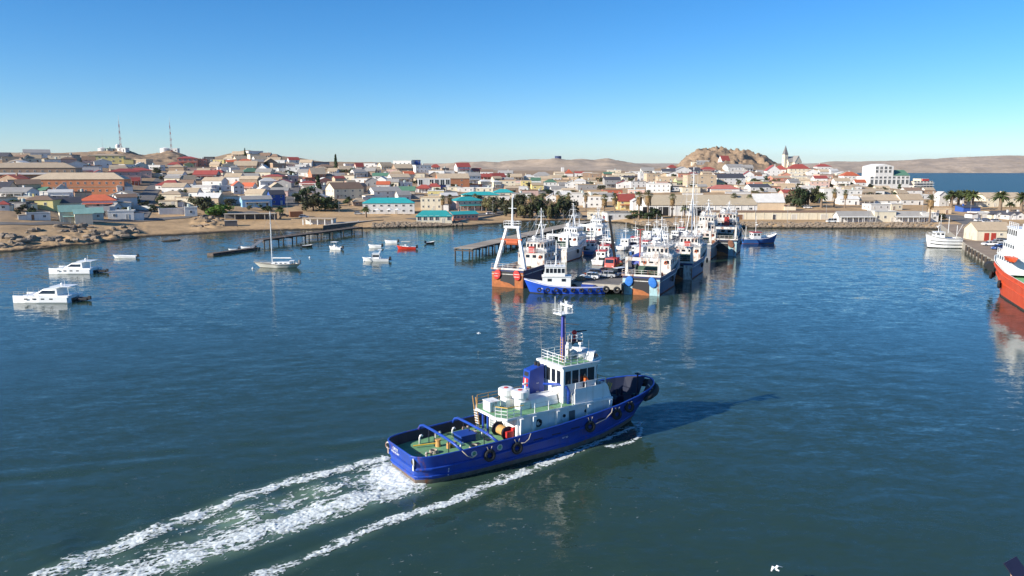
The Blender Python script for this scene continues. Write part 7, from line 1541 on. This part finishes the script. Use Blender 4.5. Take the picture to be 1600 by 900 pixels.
# upper deck rails
b = MB(); b.rail([(8.4,-1.7,zu),(9.1,-2.75,zu),(10.6,-2.8,zu)],1.0,0.035,0.03,3,0.8); b.build('railing', M_TW, tug)
b = MB(); b.cyl((8.4,-1.7,zu+1.03),(9.1,-2.75,zu+1.03),0.045,n=6); b.cyl((9.1,-2.75,zu+1.03),(11.0,-2.8,zu+1.03),0.045,n=6); b.build('handrail', M_YEL, tug)
b = MB(); b.rail([(8.4,1.7,zu),(9.1,2.75,zu),(17.0,2.82,zu)],1.0,0.035,0.03,3,1.3); b.build('railing', M_TAN, tug)
for x in (10.7,12.3,14.0,15.6,17.0): b = MB(); b.cyl((x,-2.82,zu),(x,-2.82,zu+0.95),0.05,n=6); b.build('stanchion', M_TW, tug)
b = MB(); [b.cyl((10.7,-2.82,zu+h),(17.0,-2.82,zu+h),0.012,n=4) for h in (0.5,0.93)]; b.build('guard_wire', M_STEEL, tug)
# aft ladder with tan handrails
b = MB(); [b.cyl((9.0-0.0,2.4+s*0.3,1.8),(8.5,2.4+s*0.3,zu+1.0),0.05,n=6) for s in (-1,1)]; ld = b.build('ladder_rail', M_TAN, tug)
for i in range(8): t = (i+0.5)/9; b = MB(); x = 9.0-0.5*t*0.75; z = 1.85+2.5*t; b.box(x-0.1,x+0.1,2.1,2.7,z,z+0.04); b.build('ladder_tread', M_TW, ld)
b = MB(); b.box(8.75,9.9,-0.2,1.1,zu,zu+0.95); b.box(8.7,9.95,-0.25,1.15,zu+0.95,zu+1.0); b.build('deck_locker', M_TW, tug)
# mushroom ventilators
for x, y, r_ in ((11.35,0.85,0.80),(12.05,-0.65,0.84)):
    b = MB(); b.cyl((x,y,zu),(x,y,zu+1.15),0.58,n=16); b.box(x-0.5,x+0.75,y-0.72,y-0.2,zu,zu+0.75); v_ = b.build('ventilator_trunk', M_TW, tug); b = MB(); b.cyl((x,y,zu+1.15),(x,y,zu+1.75),r_,n=22); b.cyl((x,y,zu+1.75),(x,y,zu+1.85),r_,r_*0.8,n=22); b.build('ventilator_cap', M_TW, v_); b = MB(); b.cyl((x,y,zu+1.85),(x,y,zu+1.9),0.24,n=10); b.build('cap_mark', M_TRED_, v_)
b = MB(); b.cyl((13.2,0.1,zu),(13.2,0.1,zu+2.7),0.16,0.06,n=8); b.box(12.9,13.5,0.0,0.2,zu+2.1,zu+2.2); b.cyl((13.5,0.1,zu+0.9),(13.5,0.1,zu+1.6),0.2,n=8); b.build('signal_post', M_TW, tug)
# sloping skylight casing, raft canister, davit
b = MB(); b.hexa([(12.9,-1.5,zu),(16.2,-1.5,zu),(16.2,0.1,zu),(12.9,0.1,zu)],[(12.9,-1.2,zu+0.75),(16.2,-1.2,zu+0.85),(16.2,0.1,zu+0.95),(12.9,0.1,zu+0.95)]); b.build('engine_casing', M_TW, tug)
b = MB(); b.cyl((16.4,-1.3,zu+0.65),(17.2,-1.3,zu+0.65),0.42,n=14); b.box(16.5,17.1,-1.6,-1.0,zu,zu+0.3); b.build('liferaft_canister', M_TW, tug)
b = MB(); b.tube([(16.9,-2.3,zu),(16.9,-2.3,zu+1.3),(16.8,-2.1,zu+1.7),(16.4,-1.4,zu+1.9),(15.4,0.0,zu+1.8)], [0.2,0.18,0.17,0.15,0.12], 8); b.build('davit', M_TB, tug, smooth=True)
# funnel with red emblem on its after face
b = MB(); b.hexa([(13.9,0.7,zu),(16.0,0.7,zu),(16.0,1.8,zu),(13.9,1.8,zu)],[(14.2,0.7,7.6),(16.0,0.7,8.0),(16.0,1.8,8.0),(14.2,1.8,7.6)]); fn = b.build('funnel', M_TB, tug)
b = MB()
for i in range(2): y = 1.02+i*0.46; b.hexa([(13.98,y-0.2,5.95),(14.12,y-0.2,5.95),(14.12,y+0.2,5.95),(13.98,y+0.2,5.95)],[(14.06,y-0.2,6.75),(14.18,y-0.2,6.75),(14.18,y+0.2,6.75),(14.06,y+0.2,6.75)])
b.build('emblem', M_TRED_, fn); b = MB(); b.hexa([(14.1,0.9,6.98),(14.2,0.9,6.98),(14.2,1.6,6.98),(14.1,1.6,6.98)],[(14.14,0.9,7.4),(14.24,0.9,7.4),(14.24,1.6,7.4),(14.14,1.6,7.4)]); b.build('louvre', M_BLACK, fn)
for y in (1.0,1.5): b = MB(); b.cyl((15.5,y,7.8),(15.5,y,8.25),0.17,n=10); b.build('exhaust_pipe', M_BLACK, fn)
for z in (5.3,6.2): b = MB(); b.tube([(15.0,0.7,z),(15.0,0.6,z),(15.25,0.6,z),(15.25,0.7,z)],0.02,5); b.build('grab_rung', M_TW, fn)
# raised bridge deck: plated sides, rails, wheelhouse
b = MB(); b.hexa([(17.4,-2.75,zu),(22.25,-2.75,zu),(22.25,2.75,zu),(17.4,2.75,zu)],[(17.4,-2.7,5.45),(21.9,-2.7,5.45),(21.9,2.7,5.45),(17.4,2.7,5.45)]); b.build('bridge_base', M_TW, tug)
for s in (-1,1): b = MB(); b.hexa([(17.4,s*2.72-0.04,5.45),(21.9,s*2.72-0.04,5.45),(21.9,s*2.72+0.04,5.45),(17.4,s*2.72+0.04,5.45)],[(17.4,s*2.66-0.04,5.95),(21.6,s*2.66-0.04,5.95),(21.6,s*2.66+0.04,5.95),(17.4,s*2.66+0.04,5.95)]); b.build('bridge_bulwark', M_TW, tug)
b = MB(); b.box(21.56,21.66,-2.62,2.62,5.45,5.95); b.build('bridge_breastwork', M_TW, tug)
for s in (-1,1): b = MB(); b.rail([(17.5,s*2.66,5.95),(21.5,s*2.6,5.95)],0.6,0.05,0.035,1,1.3); b.build('bridge_railing', M_TW, tug)
b = MB(); b.rail([(21.6,-2.6,5.95),(21.6,2.6,5.95)],0.6,0.05,0.035,1,1.2); b.build('bridge_railing', M_TAN, tug)
wz0, wz1 = 5.46, 8.15
b = MB(); bt = [(16.4,-2.05,4.45),(20.4,-2.05,4.45),(21.3,-1.15,4.45),(21.3,1.15,4.45),(20.4,2.05,4.45),(16.4,2.05,4.45)]; tp = [(16.4,-2.05,wz1),(20.8,-2.05,wz1),(21.8,-1.15,wz1),(21.8,1.15,wz1),(20.8,2.05,wz1),(16.4,2.05,wz1)]
b.add(bt+tp, [(5,4,3,2,1,0),(6,7,8,9,10,11)]+[(i,(i+1)%6,6+(i+1)%6,6+i) for i in range(6)]); whs = b.build('wheelhouse', M_TW, tug)
def pane(p0, p1, z0_, z1_, lean0=0, lean1=0, nm='window'):
    p0 = Vector(p0); p1 = Vector(p1); d = (p1-p0).normalized(); n = Vector((d.y,-d.x,0))*0.03; b = MB()
    lo0 = p0+Vector((0,0,z0_)); lo1 = p1+Vector((0,0,z0_)); hi0 = p0+Vector((lean0,0,z1_)); hi1 = p1+Vector((lean1,0,z1_))
    b.hexa([lo0-n,lo1-n,lo1+n,lo0+n],[hi0-n,hi1-n,hi1+n,hi0+n]); b.build(nm, M_GLASS, whs)
zw0, zw1 = 6.4, 7.75
for i in range(4): y = 1.55-i*0.88; pane((16.39,y+0.1,0),(16.39,y-0.5,0),zw0,zw1)
for s in (-1,1):
    for x0, x1 in ((16.65,17.35),(17.55,18.35),(18.55,19.45),(19.6,20.45)): pane((x0,s*2.06,0),(x1,s*2.06,0),zw0,zw1)
    pane((20.72,s*1.93,0),(21.42,s*1.25,0),zw0,zw1,0.16,0.18)
for i in range(3): y = -0.95+i*0.66; pane((21.63,y,0),(21.63,y+0.58,0),zw0,zw1,0.15,0.15)
b = MB(); b.box(16.36,16.44,-0.9,-0.25,5.5,6.35); b.build('door', M_TW, whs)
b = MB(); tpo = [(16.1,-2.25,wz1+0.003),(20.9,-2.3,wz1+0.003),(22.15,-1.3,wz1+0.003),(22.15,1.3,wz1+0.003),(20.9,2.3,wz1+0.003),(16.1,2.25,wz1+0.003)]; b.add(tpo+[(x,y,z+0.2) for x,y,z in tpo], [(5,4,3,2,1,0),(6,7,8,9,10,11)]+[(i,(i+1)%6,6+(i+1)%6,6+i) for i in range(6)]); b.build('wheelhouse_roof', M_TW, tug)
zr = wz1+0.21
b = MB(); b.add([(16.6,-1.95,zr+0.01),(20.0,-2.0,zr+0.01),(20.0,2.0,zr+0.01),(16.6,1.95,zr+0.01)],[(0,1,2,3)]); b.build('roof_covering', M_GREEN, tug)
b = MB(); b.hexa([(20.2,-2.1,zr),(22.0,-1.15,zr),(22.0,1.15,zr),(20.2,2.1,zr)],[(20.6,-1.8,zr+0.75),(21.5,-1.0,zr+0.75),(21.5,1.0,zr+0.75),(20.6,1.8,zr+0.75)]); vs_ = b.build('roof_visor', M_TW, tug)
b = MB(); b.hexa([(20.75,-1.83,zr+0.12),(21.75,-1.3,zr+0.12),(21.79,-1.24,zr+0.12),(20.79,-1.77,zr+0.12)],[(20.85,-1.70,zr+0.62),(21.5,-1.16,zr+0.62),(21.54,-1.1,zr+0.62),(20.89,-1.64,zr+0.62)]); b.build('visor_window', M_GLASS, vs_); b = MB(); b.hexa([(21.93,-1.0,zr+0.12),(22.0,-1.0,zr+0.12),(22.0,1.0,zr+0.12),(21.93,1.0,zr+0.12)],[(21.62,-0.9,zr+0.62),(21.69,-0.9,zr+0.62),(21.69,0.9,zr+0.62),(21.62,0.9,zr+0.62)]); b.build('visor_window', M_GLASS, vs_)
b = MB(); b.rail([(20.0,-2.0,zr),(16.6,-1.95,zr),(16.6,1.95,zr),(20.0,2.0,zr)],0.95,0.035,0.03,3,0.95); b.build('roof_railing', M_TW, tug)
rnd = random.Random(4)
for x, y, s in ((19.4,0.5,0.75),(20.0,-0.4,0.6),(20.9,-0.2,0.65)): b = MB(); b.ball((x,y,zr+s*0.55),s,s*0.75,s*0.7,n=10,m=6,jit=0.08,rnd=rnd); b.build('covered_equipment', mat('white_canvas',(0.72,0.72,0.68),0.85,var=0.1,bump=0.4), tug, smooth=True)
b = MB(); b.cyl((21.1,1.1,zr+0.75),(21.1,1.1,zr+1.1),0.06,n=6); b.cyl((21.0,1.1,zr+1.2),(21.35,1.1,zr+1.2),0.2,n=10); b.build('searchlight', M_TW, tug)
b = MB(); b.cyl((19.8,-1.9,zr),(19.8,-1.9,zr+2.3),0.03,0.015,n=5); b.cyl((16.7,1.7,5.2),(16.4,2.0,12.2),0.025,0.012,n=5); b.build('whip_antenna', M_STEEL, tug)
# mast
mx = 17.9
b = MB(); b.hexa([(mx-0.22,-0.19,zr),(mx+0.2,-0.19,zr),(mx+0.2,0.19,zr),(mx-0.22,0.19,zr)],[(mx-0.14,-0.12,13.3),(mx+0.1,-0.12,13.3),(mx+0.1,0.12,13.3),(mx-0.14,0.12,13.3)]); ms = b.build('mast', mat('mast_violet_blue',(0.06,0.07,0.34),0.5,var=0.2,scale=2), tug)
b = MB(); b.cyl((mx+0.55,0.25,zr),(mx+0.4,0.2,13.0),0.09,n=7); b.cyl((mx+0.55,-0.35,zr),(mx+0.45,-0.3,11.0),0.11,n=7); b.build('mast_leg', M_STEEL, ms)
b = MB(); [b.cyl((mx-0.55,-0.5+s*0.18,5.4),(mx-0.55,-0.5+s*0.18,11.0),0.04,n=6) for s in (-1,1)]; [b.cyl((mx-0.55,-0.68,5.6+i*0.3),(mx-0.55,-0.32,5.6+i*0.3),0.025,n=5) for i in range(18)]; b.build('mast_ladder', M_TAN, ms)
b = MB(); b.box(mx+0.3,mx+0.75,-0.55,0.35,9.6,10.3); b.cyl((mx-0.2,-0.75,zr),(mx-0.2,-0.75,10.2),0.08,n=6); b.build('junction_box', M_TW, ms)
b = MB(); b.box(mx-0.8,mx+0.8,-0.7,0.7,13.3,13.4); tp_ = b.build('mast_platform', M_TW, tug); b = MB(); b.rail([(mx-0.8,-0.7,13.4),(mx+0.8,-0.7,13.4),(mx+0.8,0.7,13.4),(mx-0.8,0.7,13.4),(mx-0.8,-0.7,13.4)],0.35,0.025,0.02,1,1.0); b.build('platform_rail', M_TW, tp_)
b = MB(); b.cyl((mx+0.3,-0.2,13.42),(mx+0.3,-0.2,14.1),0.14,n=8); b.box(mx+0.2,mx+0.42,-1.2,0.8,14.1,14.3); b.cyl((mx+0.7,0.4,13.42),(mx+0.7,0.4,14.5),0.25,0.2,n=10); b.build('radar_scanner', M_TW, tp_)
for dx, dy, h in ((-0.7,-0.6,1.3),(-0.7,0.5,1.7),(-0.3,-0.6,1.5),(0.7,-0.6,0.9),(0.1,0.6,1.1),(-0.5,0.1,0.9)): b = MB(); b.cyl((mx+dx,dy,13.42),(mx+dx,dy,13.42+h),0.03,n=5); b.build('antenna', M_TW, tp_)
b = MB(); b.cyl((mx,0,12.3),(mx+0.6,-1.9,12.4),0.045,n=6); b.cyl((mx,0,12.0),(mx-0.6,1.6,12.1),0.045,n=6); b.cyl((mx+0.2,0,11.2),(mx+0.2,0.6,11.3),0.05,n=6); b.build('yardarm', M_BLACK, ms)
b = MB(); b.box(mx+0.6,mx+2.1,-0.65,0.65,10.2,10.3); b.cyl((mx+0.2,0,9.3),(mx+1.8,0,10.2),0.06,n=6); fp = b.build('monitor_platform', M_BLACK, tug); b = MB(); b.rail([(mx+0.6,-0.65,10.3),(mx+2.1,-0.65,10.3),(mx+2.1,0.65,10.3),(mx+0.6,0.65,10.3)],0.75,0.03,0.025,2,0.8); b.build('platform_rail', M_TW, fp)
b = MB(); b.cyl((mx+1.5,0,10.3),(mx+1.5,0,11.0),0.14,n=8); b.ball((mx+1.5,0,11.15),0.28,n=10,m=6); b.build('fire_monitor', M_TRED_, fp); b = MB(); b.cyl((mx+1.6,0,11.2),(mx+2.9,-0.3,11.25),0.1,0.06,n=8); b.build('monitor_nozzle', M_BLACK, fp)
# fore deck
b = MB(); row = [(tpt(t,interp(tdz,t)/interp(trz,t))[0]-0.3-SX, max(0.05,tpt(t,interp(tdz,t)/interp(trz,t))[1]-0.2), interp(tdz,t)+0.02) for t in (0.742,0.8,0.85,0.9,0.94,0.965,0.985)]; b.loft([[(x,y,z),(x,-y,z)] for x,y,z in row], closed=False); b.build('foredeck_covering', M_TNAVY, tug)
b = MB(); b.cyl((25.0,-1.0,3.0),(25.0,1.0,3.0),0.4,n=12); [b.cyl((25.0,y,3.0),(25.0,y+0.1,3.0),0.62,n=14) for y in (-1.1,1.0)]; b.box(24.5,25.5,-0.5,0.5,2.35,2.7); b.build('anchor_windlass', M_TNAVY, tug)
for y in (-1.2,1.2): b = MB(); [b.cyl((27.0+dx,y,2.5),(27.0+dx,y,3.5),0.14,n=8) for dx in (-0.3,0.3)]; b.build('bollard', M_TNAVY, tug)
b = MB(); b.cyl((28.6,0,2.6),(28.6,0,5.4),0.09,n=8); b.box(28.4,28.8,-0.3,0.3,5.2,5.3); b.build('jackstaff', M_TNAVY, tug)
b = MB(); [b.cyl((22.6,-2.1+i*0.25,4.9),(22.9,-2.1+i*0.25,5.6),0.05,n=6) for i in range(3)]; b.build('yellow_marker', M_YEL, tug)
b = MB(); [b.tube([(28.2+0.2*k,-2.2+0.3*k,4.55),(28.5,-2.5+0.3*k,4.2),(28.9,-2.2+0.3*k,3.9)],0.06,6) for k in range(2)]; b.build('bow_rope', M_ROPE, tug)

# ------------------------------------------------------------------ people: one continuous body each, grown on a posed skeleton
SKIN = mat('skin',(0.45,0.27,0.18),0.6,var=0.08)
def person(name, label, loc, rz, shirt, trousers, parent=None, arms='down', hat=None):
    J = {'pel':(0,0,0.95,0.15),'sp':(0,0,1.15,0.15),'ch':(0,0,1.36,0.17),'nk':(0,0,1.52,0.065),'hd':(0.02,0,1.62,0.095),'tp':(0.02,0,1.74,0.085)}
    E_ = [('pel','sp'),('sp','ch'),('ch','nk'),('nk','hd'),('hd','tp')]
    for s, n in ((1,'l'),(-1,'r')):
        fw = 0.35 if arms == 'rail' else 0.02
        J.update({'sh'+n:(0,s*0.2,1.43,0.075),'el'+n:(0.05 if arms != 'rail' else 0.12,s*0.27,1.17,0.05),'wr'+n:(fw,s*0.26,0.95 if arms != 'rail' else 1.05,0.035),'ha'+n:(fw+0.06,s*0.25,0.88 if arms != 'rail' else 1.03,0.04),
                  'hp'+n:(0,s*0.1,0.9,0.11),'kn'+n:(0.03,s*0.11,0.5,0.075),'an'+n:(0,s*0.11,0.09,0.05),'to'+n:(0.16,s*0.12,0.04,0.045)})
        E_ += [('ch','sh'+n),('sh'+n,'el'+n),('el'+n,'wr'+n),('wr'+n,'ha'+n),('pel','hp'+n),('hp'+n,'kn'+n),('kn'+n,'an'+n),('an'+n,'to'+n)]
    names = list(J); me = bpy.data.meshes.new('person'); me.from_pydata([J[k][:3] for k in names], [(names.index(a),names.index(c)) for a, c in E_], [])
    o = bpy.data.objects.new(name, me); COL.objects.link(o); o.modifiers.new('skin','SKIN'); o.modifiers.new('sub','SUBSURF').levels = 1
    for i, k in enumerate(names): me.skin_vertices[0].data[i].radius = (J[k][3],J[k][3]); me.skin_vertices[0].data[i].use_root = (k == 'pel')
    m = bpy.data.materials.new('clothing'); m.use_nodes = True; N = m.node_tree.nodes; L = m.node_tree.links; tc = N.new('ShaderNodeTexCoord'); sp = N.new('ShaderNodeSeparateXYZ'); L.new(tc.outputs['Object'], sp.inputs[0])
    cr = N.new('ShaderNodeValToRGB'); cr.color_ramp.interpolation = 'CONSTANT'; mr = N.new('ShaderNodeMath'); mr.operation = 'DIVIDE'; mr.inputs[1].default_value = 2.0; L.new(sp.outputs['Z'], mr.inputs[0]); L.new(mr.outputs[0], cr.inputs[0])
    el = cr.color_ramp.elements; el[0].position = 0; el[0].color = (0.03,0.03,0.03,1); el[1].position = 0.05; el[1].color = (*trousers,1)
    e = el.new(0.48); e.color = (*shirt,1); e = el.new(0.755); e.color = (0.45,0.27,0.18,1); e = el.new(0.86); e.color = (*(hat or (0.03,0.02,0.015)),1)
    L.new(cr.outputs[0], N['Principled BSDF'].inputs['Base Color']); N['Principled BSDF'].inputs['Roughness'].default_value = 0.8; me.materials.append(m)
    o.location = loc; o.rotation_euler = (0,0,rz); return tag(o, label, 'person')
TSC = 0.965; tug.scale = (TSC,TSC,TSC)
def tugp(x, y, z): q = TUG_O+TF*(x*TSC)+TL*(y*TSC); return (q.x,q.y,z*TSC)
person('person','crew member in orange jacket on the bridge wing of the blue tug',tugp(19.0,-2.3,5.46),TUG_A+R(20),(0.75,0.14,0.02),(0.03,0.03,0.05),arms='rail')
person('person','person in dark clothes walking on the left beach by the shelter',tuple(ground(371,355)),R(40),(0.05,0.05,0.06),(0.04,0.04,0.05)); person('person','person in white shirt on the quay wall beside the timber pier',tuple(ground(560,349)),R(190),(0.7,0.7,0.68),(0.05,0.07,0.15))
# ------------------------------------------------------------------ gulls
def gull(loc, rz, sp_, label):
    r = thing('gull', label, 'bird', loc, rz, 'gulls over the harbour'); W_ = mat('gull_white',(0.8,0.8,0.8),0.7,var=0.03)
    b = MB(); b.tube([(-0.3,0,0),(-0.22,0,0.0),(-0.05,0,0),(0.12,0,0.01),(0.2,0,0.04),(0.27,0,0.04),(0.33,0,0.03)], [0.05,0.04,0.085,0.085,0.05,0.045,0.008], 8)
    for s in (-1,1): b.hexa([(-0.06,0,0.02),(0.10,0,0.02),(0.14,s*sp_*0.45,0.13),(-0.03,s*sp_*0.45,0.13)],[(-0.06,0,0.05),(0.10,0,0.05),(0.14,s*sp_*0.45,0.145),(-0.03,s*sp_*0.45,0.145)]); b.hexa([(-0.03,s*sp_*0.45,0.13),(0.14,s*sp_*0.45,0.13),(-0.05,s*sp_,0.03),(-0.12,s*sp_,0.03)],[(-0.03,s*sp_*0.45,0.145),(0.14,s*sp_*0.45,0.145),(-0.05,s*sp_,0.04),(-0.12,s*sp_,0.04)])
    b.build('body', W_, r)
gull(tuple(at(1212,889,1.5)), R(120), 0.52, 'white gull gliding low over the water at lower right'); gull(tuple(at(748,521,1.5)), R(170), 0.7, 'white gull over the water left of the tug mast')

# ------------------------------------------------------------------ the deck below the photographer, with two onlookers
dk = thing('ship_deck','passenger ship deck rail just below the viewpoint','ship',(0,0,23.2))
b = MB(); b.box(-9,9,-4,5.0,-0.25,0); b.build('deck', mat('deck_planking',(0.35,0.24,0.14),0.8,var=0.2,scale=2), dk)
b = MB(); b.rail([(-9,4.9,0),(9,4.9,0)],1.05,0.03,0.02,4,1.5); b.build('railing', M_TW, dk)
pa = atY(1472,897,4.55); person('person','fair-haired onlooker whose head just shows at the bottom edge',(pa.x,4.55,pa.z-1.79),R(90),(0.4,0.4,0.42),(0.05,0.06,0.1),hat=(0.42,0.33,0.16))
def phone_holder():
    H_ = atY(1595,906,3.5); J = [((0,0,0.95),0.15),((0,0,1.15),0.15),((0,0,1.36),0.16),((0,0,1.5),0.06),((0,0.02,1.6),0.09),((0,0.02,1.72),0.08)]
    base = Vector((H_.x+0.45, 3.15, H_.z-1.62)); hand = H_-base
    me = bpy.data.meshes.new('person'); vs = [Vector(a) for a, r in J]; rs = [r for a, r in J]; ed = [(i,i+1) for i in range(5)]
    def chain(pts, root):
        p_ = root
        for q, r in pts: vs.append(Vector(q)); rs.append(r); ed.append((p_, len(vs)-1)); p_ = len(vs)-1
        return p_
    for s in (-1,1): chain([((s*0.1,0,0.9),0.11),((s*0.11,0.03,0.5),0.075),((s*0.11,0,0.09),0.05),((s*0.12,0.16,0.04),0.045)],0)
    chain([((0.2,0,1.42),0.07),((0.27,0.05,1.16),0.05),((0.25,0.12,0.95),0.035),((0.25,0.18,0.88),0.04)],2)
    w_ = chain([((-0.2,0,1.42),0.07),((-0.34,0.16,1.28),0.048),(hand+Vector((0.03,-0.06,-0.14)),0.030),(hand+Vector((0.015,-0.02,-0.07)),0.032)],2)
    for dx, dz, k in ((-0.030,0.030,1.0),(-0.012,0.040,1.0),(0.006,0.036,0.95),(0.022,0.024,0.85)): chain([(hand+Vector((dx,-0.012,-0.03)),0.010),(hand+Vector((dx*1.1,0.012,dz*0.3)),0.009),(hand+Vector((dx*1.05,0.026,dz)),0.008)],w_)
    chain([(hand+Vector((0.04,-0.02,-0.03)),0.011),(hand+Vector((0.035,-0.03,0.01)),0.009)],w_)
    me.from_pydata(vs, ed, []); o = bpy.data.objects.new('person', me); COL.objects.link(o); o.modifiers.new('skin','SKIN'); o.modifiers.new('sub','SUBSURF').levels = 1
    for i, r in enumerate(rs): me.skin_vertices[0].data[i].radius = (r,r); me.skin_vertices[0].data[i].use_root = (i == 0)
    me.materials.append(SKIN); o.location = base; tag(o,'onlooker whose raised fingers show at the bottom right corner','person')
    b = MB(); b.box(-0.037,0.037,-0.0045,0.0045,-0.07,0.078); b.box(-0.03,-0.012,-0.0062,-0.0045,0.045,0.07); ph = b.build('phone', mat('phone_case',(0.012,0.014,0.035),0.35)); ph.location = H_+Vector((0,0.006,0.022)); ph.rotation_euler = (R(-35),R(-24),R(10)); tag(ph,'dark phone held up at the bottom right corner','phone')
phone_holder()

# ------------------------------------------------------------------ thin dry haze over bay and town
hz = MB(); hz.box(-9000,9000,-250,12500,-9,160); hm = bpy.data.materials.new('haze'); hm.use_nodes = True; hn = hm.node_tree; hn.nodes.clear()
ho = hn.nodes.new('ShaderNodeOutputMaterial'); pv = hn.nodes.new('ShaderNodeVolumePrincipled'); pv.inputs['Color'].default_value = (0.86,0.91,1.0,1); pv.inputs['Density'].default_value = 0.000028; pv.inputs['Anisotropy'].default_value = 0.2
hn.links.new(pv.outputs[0], ho.inputs['Volume']); tag(hz.build('haze', hm), kind='stuff')
